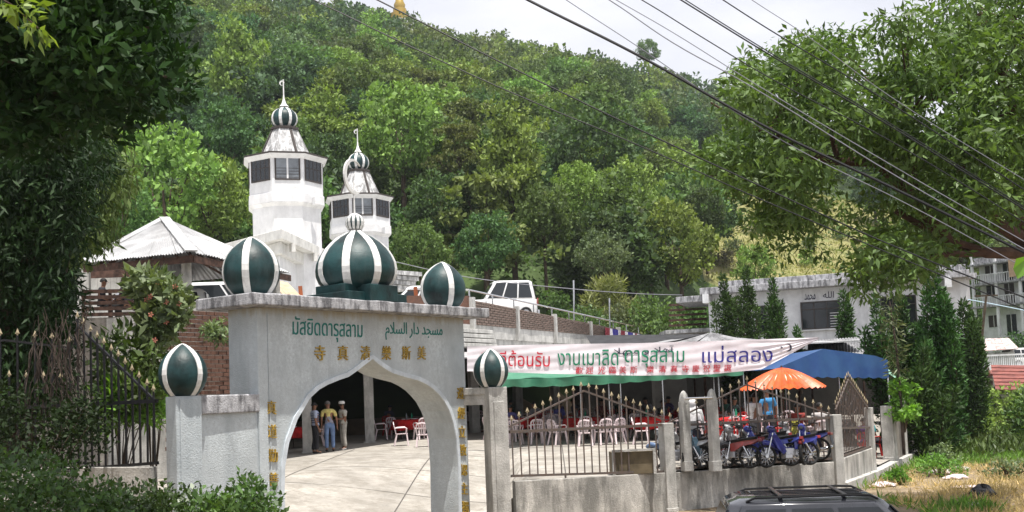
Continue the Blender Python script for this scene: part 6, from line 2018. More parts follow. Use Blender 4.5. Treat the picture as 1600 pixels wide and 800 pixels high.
# hand-placed trees that shape the picture (pixel of crown centre, width in px, kind)
hero = [(628, 205, 150, 2, 92, 'large bright green rounded tree rising just right of the shorter minaret'),
        (715, 235, 110, 3, 90, 'olive spreading tree touching the large bright tree right of the minarets'),
        (655, 395, 105, 0, 66, 'feathery mid green tree low beside the shorter minaret'),
        (800, 270, 135, 4, 84, 'tall pale green pointed tree above the minivan'),
        (690, 330, 110, 1, 80, 'dark dense tree under the large bright one'),
        (850, 345, 110, 0, 80, 'mid green tree behind the brick parapet'),
        (760, 385, 100, 1, 74, 'dark shaded tree behind the minivan'),
        (905, 300, 90, 2, 86, 'bright tree right of the tall pointed one'),
        (985, 310, 110, 2, 95, 'light green rounded tree above the bamboo bush'),
        (1060, 385, 130, 2, 84, 'bright leafy tree left of the white building'),
        (1100, 330, 70, 1, 100, 'dark tree behind the bright leafy one left of the white building'),
        (1180, 420, 70, 2, 96, 'low bright tree behind the row of junipers'),
        (255, 290, 190, 2, 70, 'bright feathery tree directly above the pavilion roof'),
        (190, 330, 120, 0, 62, 'mid green tree left of the pavilion roof apex'),
        (330, 320, 130, 2, 74, 'bright bushy tree between pavilion roof and taller minaret'),
        (350, 215, 110, 1, 92, 'dark tree left of the taller minaret lantern'),
        (520, 260, 100, 1, 96, 'dark shaded tree between the two minarets'),
        (370, 130, 120, 4, 118, 'pale green tree high above the left minaret'),
        (560, 150, 110, 0, 120, 'mid green tree above the shorter minaret spire'),
        (450, 225, 90, 0, 100, 'mid green tree behind the taller minaret cone'),
        (940, 400, 90, 6, 74, 'pale open tree above the flag bunting'),
        (1385, 415, 80, 1, 88, 'dark tree below the meadow behind the white building'),
        (1420, 410, 110, 1, 86, 'dark tree behind the tall junipers'),
        (1500, 380, 100, 0, 108, 'mid green tree right of the junipers on the slope'),
        (1570, 400, 90, 6, 118, 'pale green tree above the terraced house')]
placed = []
for (u, v, wpx, ki, Y, lab) in hero:
    p = P(u, v, Y); w = wpx * Y / F
    key = KINDS[ki]; native = {0: 10, 1: 9.2, 2: 8.6, 3: 10.4, 4: 7, 5: 8, 6: 10}[ki]
    hc_ = {0: 5.7, 1: 6.0, 2: 5.7, 3: 5.7, 4: 6.3, 5: 5.8, 6: 5.8}[ki]
    sc = w / native
    g = ground_z(p.x, p.y); need = max(p.z - g, 2.0)
    zs = max(.8, min(1.2, need / (hc_ * sc)))
    hill_tree(ki, p.x, p.y, sc, lab, None, zs, z=p.z - hc_ * sc * zs)
    placed.append((p.x, p.y, w * .5))
R = random.Random(33)
cand = []
y = 80.0
while y < 348:
    half = y * .85 + 14
    step = 6.0 + y * .008
    x = -half * 1.02
    while x < half * .9:
        xx, yy = x + R.uniform(-.4, .4) * step, y + R.uniform(-.4, .4) * step
        x += step
        u = 800 + F * xx / yy
        if yy < hill_foot(xx, yy) - 2: continue
        if 1120 < u < 1490 and 100 < yy < 190 and not (R.random() < .04): continue
        if u > 2000 or u < -650: continue
        if (u > 1660 or u < -140) and yy < 115: continue
        if any((xx - a) ** 2 + (yy - b) ** 2 < (r * .9) ** 2 for a, b, r in placed): continue
        cand.append((yy, xx))
    y += step
cand.sort()
print('forest candidates', len(cand))
def kind_pick(x, y):
    n = math.sin(x * .07 + 1.3) + math.sin(y * .05 + x * .03) + R.uniform(-1.3, 1.3)
    if n > 1.3: return 2
    if n > .8: return 3
    if n > .1: return 0
    if n > -.6: return 1
    if n > -1.2: return 6 if R.random() < .5 else 4
    return 5
singles = [c for c in cand if -140 < 800 + F * c[1] / c[0] < 1660][:255]; ss_ = set(singles)
for (y, x) in singles:
    ki = kind_pick(x, y); u = 800 + F * x / y
    hill_tree(ki, x, y, R.uniform(.75, 1.2), f'{KINDS[ki][0]} tree {tier(y)} the slope {zone(u, 0)}', f'{KINDS[ki][0]} trees {tier(y)} the slope {zone(u, 0)}', R.uniform(.85, 1.1))
# far forest: one mass, merged mesh
farm = {0: [], 1: [], 2: [], 3: [], 4: [], 5: []}
FM = [L_hill[0], L_hill[1], L_hill[2], L_hill[3], L_pine, L_hill[4]]
tr_mb = MB()
g = np.random.default_rng(5)
rest_ = [c for c in cand if c not in ss_]
for (y, x) in rest_:
    ki = kind_pick(x, y); mi = {0: 0, 1: 1, 2: 2, 3: 3, 4: 2, 5: 4, 6: 5}[ki]
    if mi == 2 and R.random() < .45: mi = 0
    sc = R.uniform(.7, 1.15) * (.9 if y > 250 else 1)
    rx, rz = 4.4 * sc, (3.2 + R.uniform(-.4, 1.0)) * sc
    n = 22 if y < 200 else 17
    cs = np.array(crown_centres(R, rx, rz, n, hollow=.35)); cs[:, 2] += ground_z(x, y) + 2.2 * sc + rz; cs[:, 0] += x; cs[:, 1] += y
    # keep the half that can be seen plus the top
    per = 20 if y < 200 else 15
    arr = leaf_arrays(cs, 1.05 * sc * g.uniform(.6, 1.4, n), per, .62 + y * .0015, .45 + y * .001, g, up=.55, out=.6, flat=.62)
    farm[mi].append(arr)
    zg = ground_z(x, y); tr_mb.tube([(x, y, zg - 1), (x, y, zg + 3 * sc)], [.25, .15], 4, caps=False)
    if y < 200 and len(tr_mb.v) < 0: pass
allv, mats_i = [], []
for mi, l in farm.items():
    if l: a = np.concatenate(l); allv.append(a); mats_i.append(np.full(len(a) // 4, mi, np.int32))
arr = np.concatenate(allv); me = leaf_mesh('forest', arr, FM); me.polygons.foreach_set('material_index', np.concatenate(mats_i))
fo = put(bpy.data.objects.new('hillside_forest', me), None); tag(fo, kind='stuff')
print('far trees', len(rest_), 'leaf faces', len(arr) // 4)
# undergrowth on the lower slope and around the far gaps
ug = []
for k in range(3200):
    y = R.uniform(74, 200); x = R.uniform(-.58, .58) * y; u = 800 + F * x / y
    if 1120 < u < 1490 and 108 < y < 190:
        if R.random() < .93: continue
    if y < hill_foot(x, y) - 4 and u < 1380: continue
    if u > 1500 and y < 125: continue
    ug.append((x, y, ground_z(x, y) + .3))
arr = leaf_arrays(ug, [R.uniform(.5, 1.3) for _ in ug], 26, .42, .26, g, up=.7, flat=.8)
tag(leaf_obj('undergrowth', arr, L_hill[0]), kind='stuff')
# emergent tree on the skyline
p = P(1012, 78, 300); kx = KINDS[1]
hill_tree(0, p.x, p.y, .78, 'lone flat topped tree standing above the ridge line', None, 1.15, z=p.z - 5.6)
# grass tufts on the meadow
gp = [(x, y, ground_z(x, y) + .1) for x, y in ((R.uniform(.19, .42) * yy, yy) for yy in (R.uniform(122, 190) for _ in range(3200)))]
arr = leaf_arrays(gp, .55, 8, .55, .12, g, up=1.6, flat=.3)
tag(leaf_obj('meadow_grass', arr, leafmat('leaf_meadow', (.25, .235, .09), (.17, .18, .06), .3, .7, .12, .2, k=1.15)), kind='stuff')
# bushes: pale bamboo clump, shrubs on meadow edge, red soil scrubs
def bush(name, label, cat, c, r, h, mat, n=26, per=60, L=.25, W=.10, seed=1, up=.8, stems=True, group=None, flat=1.):
    root = thing(name, label, cat, (c[0], c[1], c[2]), group=group); R_ = random.Random(seed); g_ = np.random.default_rng(seed)
    cs = []
    for k in range(n):
        a = R_.uniform(0, 6.28); q = R_.random() ** .5; z = R_.random(); rr = r * q * math.sqrt(max(.05, 1 - (z * .95) ** 2)) ; cs.append((c[0] + rr * math.cos(a), c[1] + rr * math.sin(a), c[2] + h * (.12 + .85 * z)))
    leaf_obj('foliage', leaf_arrays(cs, r * .3, per, L, W, g_, up=up, flat=flat), mat, root)
    if stems:
        m = MB()
        for k in range(7):
            q = V(cs[k]); m.tube([(c[0], c[1], c[2] - .3), V(c).lerp(q, .5) + V((0, 0, h * .08)), q], [.05 * r ** .5, .035 * r ** .5, .012], 5)
        m.build('stems', M_bark, root)
    return root
p = P(950, 440, 70); bush('bamboo_clump', 'pale feathery bamboo clump above the flag bunting', 'bamboo', (p.x, p.y, 5.6), 2.0, 4.6, L_bamboo, 40, 110, .45, .06, 3, 1.2)
p = P(820, 465, 60); bush('bush', 'green bush behind the sloping handrail of the car deck', 'bush', (p.x + 1.5, p.y, 6.0), 1.2, 2.6, L_bush, 22, 90, .22, .12, 4)
p = P(905, 490, 62); bush('bush', 'broad green shrub mound above the brick parapet', 'bush', (p.x, p.y + 2, 5.2), 2.6, 2.4, L_bush, 34, 90, .24, .12, 5)
p = P(975, 500, 68); bush('bush', 'light green shrub right of the thin white pole', 'bush', (p.x, p.y, 5.0), 2.2, 3.0, L_frang, 26, 90, .24, .12, 6)
R = random.Random(6)
for k in range(22):
    u, Y = R.uniform(1130, 1500), R.uniform(104, 190); x = (u - 800) / F * Y
    bush('slope_shrub', 'low shrub scattered on the dry meadow slope behind the white building', 'shrub', (x, Y, ground_z(x, Y)), R.uniform(.8, 2.0), R.uniform(1, 2.4), R.choice([L_hill[0], L_hill[2], L_scrub, L_hill[4]]), 14, 36, .4, .2, k, group='shrubs on the dry meadow slope', stems=False)
p = P(1372, 372, 92); bush('bare_tree', 'grey leafless scrubby tree on the slope behind the white building', 'tree', (p.x, p.y, ground_z(p.x, p.y)), 2.6, 5.5, L_scrub, 36, 60, .3, .05, 77)
p = P(1018, 480, 66); bush('bush', 'leafy green bush behind the right end of the flag bunting', 'bush', (p.x, p.y, 3.4), 2.6, 5.0, L_hill[0], 34, 80, .28, .15, 79)
p = P(1085, 435, 68); bush('bush', 'dark leafy bush beside the slatted shed', 'bush', (p.x, p.y, 2.5), 2.4, 5.5, L_hill[0], 30, 70, .3, .18, 78)
for k, (u, Y, r, h) in enumerate(((1590, 96, 3, 2.5), (1575, 52, 2.0, 2.2), (1596, 44, 1.6, 1.9), (1560, 72, 1.5, 2.5), (1530, 62, 1.6, 2.0), (1500, 48, 1.2, 1.2))):
    x = (u - 800) / F * Y
    bush('roadside_bush', ['bush below the terraced house', 'leafy bush in front of the red roofed house', 'bright bush at the right edge below the red roof', 'bush left of the red roofed house', 'bush at the foot of the dark fence', 'weedy bush before the dark fence'][k], 'bush', (x, Y, ground_z(x, Y)), r, h, [L_bush, L_hill[2]][k % 2], 24, 70, .22, .12, 40 + k)

# junipers
def juniper(label, u, vt, vb, Y, wpx, seed, lean=0, group='narrow junipers beside the white building', n=60, zb=None, cls='juniper_tree'):
    top, bot = P(u, vt, Y), P(u, vb, Y); r = wpx * Y / F / 2; R_ = random.Random(seed); g_ = np.random.default_rng(seed)
    zb = bot.z if zb is None else zb; H_ = top.z - zb; x0, y0 = bot.x, bot.y
    root = thing(cls, label, 'juniper', (x0, y0, zb), group=group)
    cs = []; rr = []
    r *= 1.0
    spires = max(6, int(r * 9))
    lines = []
    for k in range(spires):
        a = R_.uniform(0, 6.28); q = R_.uniform(.2, 1.0) if k else 0; hb = R_.uniform(0, .55) * H_ if k else 0
        hgt = H_ * (1 - .55 * q) - hb * .25 if k else H_ * .96
        e = V((x0 + math.cos(a) * r * q, y0 + math.sin(a) * r * q, zb + min(H_, hb + (H_ - hb) * (1 - .62 * q))))
        s = V((x0 + math.cos(a) * r * q * .35, y0 + math.sin(a) * r * q * .35, zb + hb * .8))
        m_ = s.lerp(e, .5) + V((math.cos(a) * r * .18, math.sin(a) * r * .18, 0))
        lines.append((s, m_, e))
        N_ = max(6, int((e - s).length / .24))
        for j in range(N_):
            t = (j + .5) / N_; c_ = (s.lerp(m_, t)).lerp(m_.lerp(e, t), t); cs.append(tuple(c_)); rr.append(max(.08, r * .42 * (1 - t) ** .6 + .07))
    arr = leaf_arrays(cs, rr, 70 if r > .9 else 50, .22, .065, g_, up=1.7, out=.7, flat=1.5)
    leaf_obj('foliage', arr, L_cyp, root)
    m = MB(); m.tube([(x0, y0, zb - .3), (x0, y0, zb + H_ * .7)], [.09, .03], 6)
    for s, a_, e in lines[:9]: m.tube([s, a_, e], [.035, .025, .008], 4)
    m.build('trunk', M_bark, root)
    return root
juniper('leftmost tall juniper at the white building corner', 1135, 428, 540, 47, 50, 1, zb=2.2)
juniper('tallest narrow juniper in the row of three by the white building', 1172, 420, 545, 46, 48, 2, zb=2.2)
juniper('third juniper in the row left of the arabic words', 1213, 436, 545, 46, 38, 3, zb=2.2)
juniper('short bushy juniper right of the barred window', 1322, 456, 530, 45, 34, 4, zb=2.6)
juniper('tiny juniper below the left side of the barred window', 1247, 512, 545, 46, 12, 5, zb=2.8)
juniper('juniper left of the big twisted ones by the side entrance', 1378, 462, 640, 38, 60, 6, zb=1.2)
JG = 'big twisted junipers along the side wall'
juniper('big twisted juniper with the highest crown by the side wall', 1478, 420, 700, 38, 108, 7, zb=.3, group=JG)
juniper('big twisted juniper at the right end over the dark fence', 1520, 470, 690, 44, 78, 8, zb=.3, group=JG)
juniper('big twisted juniper nearest the blue canopy', 1425, 465, 700, 40, 84, 9, zb=.3, group=JG)
juniper('dark juniper filling the gap behind the side wall', 1500, 520, 710, 48, 90, 10, zb=.2, group=JG)
juniper('dense low juniper beside the pale side post', 1455, 545, 720, 36.5, 84, 11, zb=.3, group=JG)

# climbing bush on the pale side post + bamboo stake
p = V((SF[2].x, SF[2].y, 0)); zt3 = zat(1384, 634, 33.6)
bush('climbing_bush', 'bright climbing bush spilling over the pale side post', 'bush', (p.x + .45, p.y - .1, zt3 - .55), .5, 1.3, L_bright, 20, 50, .17, .09, 31, .2)
sk = thing('bamboo_stake', 'thin upright bamboo stem rising beside the blue canopy', 'bamboo', (p.x + .2, p.y, .5))
a, b = P(1408, 640, 33.4), P(1390, 470, 33.4); MB().tube([V((a.x, a.y, .6)), a, a.lerp(b, .5) + V((.06, 0, 0)), b], [.05, .05, .04, .015], 7).build('stem', M_twig, sk)
leaf_obj('foliage', leaf_arrays([tuple(a.lerp(b, t)) for t in np.linspace(.35, 1, 14)], .28, 26, .28, .045, g, up=.2, droop=.3), L_frang, sk)

# flowering pale shrub behind the left fence
def shrub_pix(name, label, cat, poly, d0, d1, n, r, per, L, W, mat, seed, base, up=.5, droop=0., stem=True, rootn=7, twig=None):
    pts = region_pts(poly, d0, d1, n, seed); root = thing(name, label, cat, base)
    leaf_obj('foliage', leaf_arrays(pts, r, per, L, W, np.random.default_rng(seed), up=up, droop=droop), mat, root)
    if stem:
        m = MB(); b = V(base)
        for k in range(rootn):
            q = V(pts[(k * 5) % len(pts)]); m.tube([b, b.lerp(q, .4) + V((0, 0, .25)), q], [.016, .012, .006], 6)
        m.build('branches', twig or M_bark, root)
    return root, pts
fb = flat(P(235, 600, 21.5)) + V((0, 0, 1.0))
sr, fpts = shrub_pix('flowering_shrub', 'tall flowering shrub with pale glossy leaves behind the left fence', 'shrub',
          [(208, 435), (235, 427), (262, 435), (280, 452), (290, 485), (288, 505), (265, 525), (250, 540), (238, 535), (220, 500), (230, 470), (206, 450)], 20.5, 22.5, 110, .17, 22, .26, .10, L_frang, 51, tuple(fb), .25)
fm = MB(); R = random.Random(2)
for q in fpts[::4]:
    c_ = V(q) + V((R.uniform(-.2, .2), -.2, R.uniform(0, .25)))
    for k in range(5):
        a = k * 1.256; fm.add([c_, c_ + V((.045 * math.cos(a - .4), -.01, .045 * math.sin(a - .4))), c_ + V((.06 * math.cos(a), 0, .06 * math.sin(a))), c_ + V((.045 * math.cos(a + .4), -.01, .045 * math.sin(a + .4)))], [(0, 1, 2, 3)])
fm.build('blossoms', mk('salmon_blossom', (.65, .25, .18), .6, .1), sr)['kind'] = 'stuff'
shrub_pix('green_shrub', 'bright green shrub below the flowering one behind the left fence', 'shrub',
          [(155, 540), (200, 520), (240, 545), (250, 600), (235, 640), (180, 640), (165, 600)], 20, 21.5, 60, .22, 26, .24, .08, L_bush, 52, (fb.x - .5, fb.y - .6, 1.0), .5, rootn=3)
shrub_pix('small_wall_shrub', 'small pale shrub growing from the brick wall beside the gateway', 'shrub',
          [(318, 512), (345, 502), (356, 512), (354, 530), (330, 530)], 26.5, 27.2, 16, .16, 30, .17, .06, L_frang, 53, tuple(P(345, 535, 27)), .4)
shrub_pix('planter_grass', 'light green reed like plant in the round brick planter', 'plant', [(160, 610), (205, 600), (245, 612), (248, 652), (168, 656)], 20.2, 21.2, 50, .2, 36, .3, .05, L_bright, 54, (fb.x - .3, fb.y - .9, 1.0), 1.2)
# round planter of brick
pl_ = thing('brick_planter', 'low round brick planter behind the left fence', 'planter', (fb.x - .3, fb.y - .9, .9))
pcx, pcy = fb.x - .3, fb.y - .9
for j in range(4):
    for k in range(34):
        a = (k + .5 * (j % 2)) * 2 * math.pi / 34
        inst(BRK2, 'brick', (pcx + 1.35 * math.cos(a), pcy + .95 * math.sin(a), 1.0 + j * .09), (0, 0, math.atan2(.95 * math.cos(a), -1.35 * math.sin(a))), pl_, (.21, .1, .075))
MB().lathe([(0, 1.32), (1.28, 1.32)], (pcx, pcy, 0), 20, scale=(1, .7)).build('soil', M_soil, pl_)

# dark foliage mass upper left: glossy broadleaf tree (near) and feathery tree (behind it)
tl = thing('glossy_leaf_tree', 'dark glossy leaved tree overhanging the top left corner', 'tree', (-9.5, 9, 0))
pts = region_pts([(-60, -60), (265, -60), (255, 30), (262, 70), (285, 110), (280, 145), (255, 150), (232, 165), (215, 150), (185, 180), (160, 205), (120, 185), (90, 190), (60, 220), (-60, 230)], 9.6, 13.5, 420, 61)
pts += grouped_pts([(-60, -60), (235, -60), (230, 30), (235, 70), (250, 110), (245, 125), (220, 130), (195, 145), (160, 180), (120, 170), (60, 200), (-60, 210)], 9.2, 12, 50, 9, .35, 66)
leaf_obj('crown', leaf_arrays(pts, .30, 24, .135, .055, np.random.default_rng(61), up=.45, out=.5, droop=.1), L_near, tl)
m = MB(); m.tube([(-9.5, 9, -.6), (-9.3, 9.4, 3), (-8.6, 10, 6), (-7.5, 10.6, 7.6)], [.4, .32, .2, .1], 9)
for k in range(16):
    q = V(pts[k * 31]); m.tube([(-9.2, 9.6, 3.6 + .18 * k), V((-8.6, 10, 5)).lerp(q, .5) + V((0, 0, .3)), q], [.09, .05, .012], 6)
m.build('trunk', M_bark, tl)
tf = thing('feathery_tree', 'dark feathery evergreen standing at the left edge behind the fence', 'tree', (-9.6, 19.5, .3))
pts = region_pts([(-80, 150), (130, 190), (160, 235), (175, 265), (130, 300), (125, 350), (105, 400), (100, 440), (120, 470), (100, 520), (95, 600), (60, 640), (-80, 650)], 18.8, 22.5, 1000, 62)
leaf_obj('crown', leaf_arrays(pts, .42, 44, .20, .045, np.random.default_rng(62), up=.2, out=.35, droop=.7), L_feather, tf)
m = MB(); m.tube([(-9.6, 20.5, -.2), (-9.7, 20.6, 4), (-9.6, 20.6, 8)], [.35, .28, .1], 9)
for k in range(16):
    q = V(pts[k * 40]); m.tube([(-9.6, 20.5, 1.5 + .4 * k), V((-9.6, 20.5, 2.5 + .4 * k)).lerp(q, .6) + V((0, 0, .2)), q], [.08, .04, .012], 5)
m.build('trunk', M_bark, tf)
# lighter drooping tree between them and the pavilion
tp = thing('drooping_leaf_tree', 'pale drooping leaved tree just left of the pavilion roof', 'tree', (-13, 27, 3))
pts = region_pts([(90, 190), (150, 215), (190, 240), (200, 300), (175, 330), (170, 370), (130, 395), (80, 400), (80, 260)], 25, 28, 200, 63)
leaf_obj('crown', leaf_arrays(pts, .5, 36, .26, .07, np.random.default_rng(63), up=-.2, out=.3, droop=.9), L_hill[0], tp)
m = MB(); m.tube([(-13, 27, 1), (-12.6, 27, 6), (-12, 26.6, 9)], [.3, .2, .08], 8)
for k in range(8): q = V(pts[k * 20]); m.tube([(-12.6, 27, 5 + .3 * k), q], [.06, .015], 5)
m.build('trunk', M_bark, tp)
# light maple-like sprig at the very top left and bright leaf at right edge
ts = thing('bright_sprig', 'bright green sprig hanging in at the top left corner', 'leaves', P(30, 20, 7))
leaf_obj('leaves', leaf_arrays([tuple(P(u, v, 7.0)) for u, v in ((8, 4), (22, 12), (38, 22), (52, 34), (62, 48), (45, 10))], .07, 12, .12, .04, g, up=0, droop=.5), L_bright, ts)
MB().tube([P(-20, -14, 7), P(20, 8, 7), P(60, 44, 7)], .006, 5).build('twig', M_bark, ts)
te = thing('edge_leaf', 'single large bright leaf at the right edge above the terraced house', 'leaf', P(1597, 415, 5))
c_ = P(1605, 400, 5); d0_, d1_ = P(1587, 405, 5), P(1590, 435, 5)
mb = MB(); A_, B_, C_, D_, E_ = P(1612, 398, 5), P(1588, 404, 4.98), P(1583, 420, 5.01), P(1590, 436, 5), P(1604, 428, 4.99)
mb.add([A_, B_, C_, D_, E_], [(0, 1, 2), (0, 2, 3), (0, 3, 4)]); mb.build('blade', L_bright, te)
MB().tube([P(1640, 385, 5), A_], .004, 5).build('stalk', M_bark, te)

# big tree at the right, hanging in over the wires
trr_ = thing('large_spreading_tree', 'large spreading tree with long drooping leaves filling the upper right', 'tree', (13.5, 22, 0))
regs = [([(1240, 60), (1262, 50), (1300, 62), (1318, 92), (1345, 100), (1330, 140), (1300, 160), (1262, 150), (1238, 110)], 26),
        ([(1385, 50), (1412, 32), (1450, 52), (1480, 70), (1530, 60), (1540, 140), (1460, 150), (1395, 120), (1372, 90)], 34),
        ([(1465, 20), (1490, -40), (1680, -40), (1680, 180), (1540, 180), (1500, 80), (1470, 60)], 100),
        ([(1160, 115), (1185, 100), (1215, 118), (1240, 130), (1200, 165), (1165, 150)], 14),
        ([(1100, 140), (1130, 128), (1180, 150), (1260, 150), (1380, 110), (1680, 140), (1680, 310), (1540, 310), (1400, 270), (1290, 225), (1180, 225), (1130, 205), (1102, 170)], 260),
        ([(1098, 240), (1120, 225), (1200, 240), (1290, 250), (1270, 280), (1245, 310), (1236, 345), (1228, 348), (1215, 300), (1150, 285), (1110, 270)], 55),
        ([(1370, 270), (1560, 300), (1560, 350), (1450, 385), (1400, 410), (1385, 410), (1375, 380), (1385, 320), (1380, 300)], 62),
        ([(1205, 330), (1240, 320), (1250, 375), (1232, 392), (1205, 380)], 8),
        ([(1365, 380), (1400, 385), (1470, 400), (1440, 440), (1395, 450), (1360, 425)], 18)]
allp = []
for i, (poly, n_) in enumerate(regs): allp += grouped_pts(poly, 17.5, 24, int(n_ * .33) + 4, 11, .72, 80 + i)
leaf_obj('crown', leaf_arrays(allp, .27, 22, .185, .062, np.random.default_rng(64), up=.35, out=.45, droop=.45), L_right, trr_)
m = MB()
tb = V((11.8, 21.5, 0))
m.tube([tb + V((1.5, 0, -.3)), V((12.6, 21.5, 3)), P(1610, 385, 21.5), P(1570, 300, 21.5), P(1560, 240, 21.5)], [.45, .34, .24, .2, .12], 10)
for pl2, r0 in (([P(1620, 395, 21.5), P(1540, 395, 21.0), P(1480, 375, 20.8), P(1400, 330, 20.6)], .14), ([P(1600, 375, 21.5), P(1560, 350, 21), P(1530, 300, 20.6), P(1480, 230, 20.4)], .16),
                ([P(1480, 375, 20.8), P(1420, 300, 20.5), P(1370, 254, 20.2), P(1310, 252, 20), P(1255, 240, 20), P(1200, 200, 20)], .13), ([P(1565, 290, 21.5), P(1590, 200, 21), P(1560, 80, 21), P(1530, 20, 21)], .14),
                ([P(1540, 395, 21.0), P(1470, 398, 20.6), P(1420, 408, 20.4)], .08), ([P(1255, 240, 20), P(1235, 300, 20), P(1225, 360, 20)], .035), ([P(1430, 310, 20.5), P(1420, 180, 20.5), P(1415, 70, 20.5)], .09),
                ([P(1310, 252, 20), P(1285, 160, 20), P(1270, 90, 20)], .06), ([P(1255, 240, 20), P(1160, 190, 20), P(1110, 160, 20)], .04), ([P(1255, 240, 20), P(1160, 270, 20), P(1110, 275, 20)], .035)):
    n_ = len(pl2); m.tube(pl2, [r0 * (1 - .6 * i / (n_ - 1)) for i in range(n_)], 8)
for k in range(60):
    q = V(allp[k * 11 % len(allp)]); near = min((P(u, v, 20.6) for u, v in ((1480, 230), (1400, 320), (1310, 252), (1200, 210), (1560, 120), (1420, 180), (1540, 390), (1600, 60))), key=lambda a_: (a_ - q).length)
    m.tube([near, near.lerp(q, .5) + V((0, 0, .1)), q], [.035, .02, .006], 5)
m.build('trunk', M_bark_r, trr_)

L_bushd = leafmat('leaf_bush_dark', (.045, .085, .020), (.025, .05, .013), .2, .4, 1.6, .4)
# foreground hedge bottom left
def hedge(name, label, poly, d0, d1, n, per, L, W, mat, seed, base, r=.2):
    return shrub_pix(name, label, 'bush', poly, d0, d1, n, r, per, L, W, mat, seed, base, .5)
hedge('hedge_bush', 'dark leafy bush in the bottom left corner', [(-80, 728), (0, 718), (60, 716), (110, 740), (160, 765), (200, 785), (220, 860), (-80, 860)], 12.2, 14.2, 230, 34, .085, .045, L_bushd, 71, (-7.2, 13.2, .1))
hedge('hedge_bush', 'leafy green bush below the left domed pillar', [(140, 785), (180, 768), (250, 765), (300, 778), (330, 790), (330, 860), (150, 860)], 12.6, 14.4, 150, 34, .085, .045, L_bushd, 72, (-5.6, 13.4, .1))
hedge('hedge_bush', 'bright leafy bush in front of the left gate pier', [(310, 782), (345, 775), (375, 758), (400, 765), (420, 780), (435, 800), (440, 860), (300, 860)], 12.4, 13.8, 120, 34, .095, .045, L_bush, 73, (-4.4, 13.2, .1))
hedge('hedge_shrub', 'tangled dark shrub under the dead vines by the left fence', [(-60, 600), (60, 620), (120, 600), (170, 640), (165, 700), (120, 730), (-60, 720)], 16.0, 17.4, 130, 30, .10, .05, L_feather, 74, (-8.2, 16.6, .2))
# dead vines
dv = thing('dead_vines', 'tangle of dead brown vines hanging over the left fence', 'vines', flat(P(95, 700, 17.2)) + V((0, 0, .3)))
R = random.Random(44); m = MB()
for k in range(48):
    u0, v0 = R.uniform(50, 140), R.uniform(480, 560); u1, v1 = u0 + R.uniform(-45, 45), R.uniform(600, 720); Y = R.uniform(16.9, 17.7)
    pts_ = []
    for j in range(7):
        t = j / 6; pts_.append(P(lerp(u0, u1, t) + R.uniform(-7, 7), lerp(v0, v1, t) + R.uniform(-5, 5), Y + R.uniform(-.05, .05)))
    m.tube(pts_, R.uniform(.004, .010), 4, caps=False)
m.build('stems', M_twig, dv)['kind'] = 'stuff'

# dry grass and weeds at the right
R = random.Random(15)
gp, gg = [], []
for k in range(5200):
    y = R.uniform(15.5, 40); x = R.uniform(5, y * .56)
    if x < side_x(y) + .35 or (y < 26.5 and x < 5.5 + (y - 15) * .1): continue
    n_ = math.sin(x * 1.3 + 2) * math.sin(y * .9) + math.sin(x * .5 - y * .7)
    u = 800 + F * x / y
    green = n_ > 1.5 or y > 33 or x < side_x(y) + .5
    if n_ < -1.25: continue
    (gg if green else gp).append((x, y, ground_z(x, y) + .02))
tag(leaf_obj('dry_grass', leaf_arrays(gp, .16, 12, .24, .016, g, up=1.1, out=.7, flat=.3), L_dry), kind='stuff')
tag(leaf_obj('green_weeds', leaf_arrays(gg, .20, 12, .24, .03, g, up=1.5, out=.6, flat=.4), L_grass), kind='stuff')
# general scruffy ground cover in the distance at right
gp = []
for k in range(2600):
    y = R.uniform(36, 92); x = R.uniform(side_x(min(y, 70)) + .6, y * .6)
    gp.append((x, y, ground_z(x, y) + .1))
tag(leaf_obj('verge_weeds', leaf_arrays(gp, .4, 16, .34, .07, g, up=1.2, flat=.5), L_bush), kind='stuff')
for k, (u, v, Y, r, h, lab) in enumerate(((1460, 690, 32, .45, .75, 'round yellow green weed bush on the dry verge'), (1450, 700, 30.5, .7, .5, 'spiky weed clump beside the round weed bush'), (1560, 700, 29, .8, .4, 'low creeping weed at the right edge of the verge'), (1385, 745, 28.6, .3, .35, 'small weed at the foot of the side wall'))):
    x = (u - 800) / F * Y; bush('weed_bush', lab, 'weed', (x, Y, ground_z(x, Y)), r, h, [L_frang, L_grass][k % 2], 22, 50, .11, .04, 90 + k)
# litter
def rag(name, label, cat, u, v, r, mat, seed, h=.5):
    R_ = random.Random(seed); p = PZ(u, v, .16); t = thing(name, label, cat, p); m = MB(); n1, n2 = 14, 7; vs = []
    ph = [R_.uniform(0, 6.28) for _ in range(6)]
    for i in range(n2 + 1):
        a = math.pi / 2 * i / n2
        for j in range(n1):
            b = 2 * math.pi * j / n1; q = r * math.cos(a) * (1 + .25 * math.sin(2 * b + ph[0]) + .14 * math.sin(5 * b + ph[1] + i))
            vs.append((p.x + q * math.cos(b), p.y + q * math.sin(b) * .8, p.z + .02 + r * h * math.sin(a) * (1 + .2 * math.sin(3 * b + ph[2]))))
    m.add(vs, [(i * n1 + j, i * n1 + (j + 1) % n1, (i + 1) * n1 + (j + 1) % n1, (i + 1) * n1 + j) for i in range(n2) for j in range(n1)])
    m.build('crumpled_sheet', mat, t); return t
rag('plastic_bag', 'crumpled white plastic bag near the side wall foot', 'bag', 1380, 760, .32, M_plast, 1, .3)
rag('plastic_bag', 'largest white plastic bag lying on the dry grass', 'bag', 1470, 741, .42, M_plast, 2, .3)
rag('plastic_bag', 'small white bag right of the largest one', 'bag', 1493, 748, .28, M_plast, 3, .35)
rag('paper_scrap', 'flat pale paper scrap above the black bag', 'paper', 1513, 762, .35, M_plast, 4, .12)
rag('paper_scrap', 'tiny white scrap in the weeds at right', 'paper', 1554, 735, .12, M_plast, 5, .4)
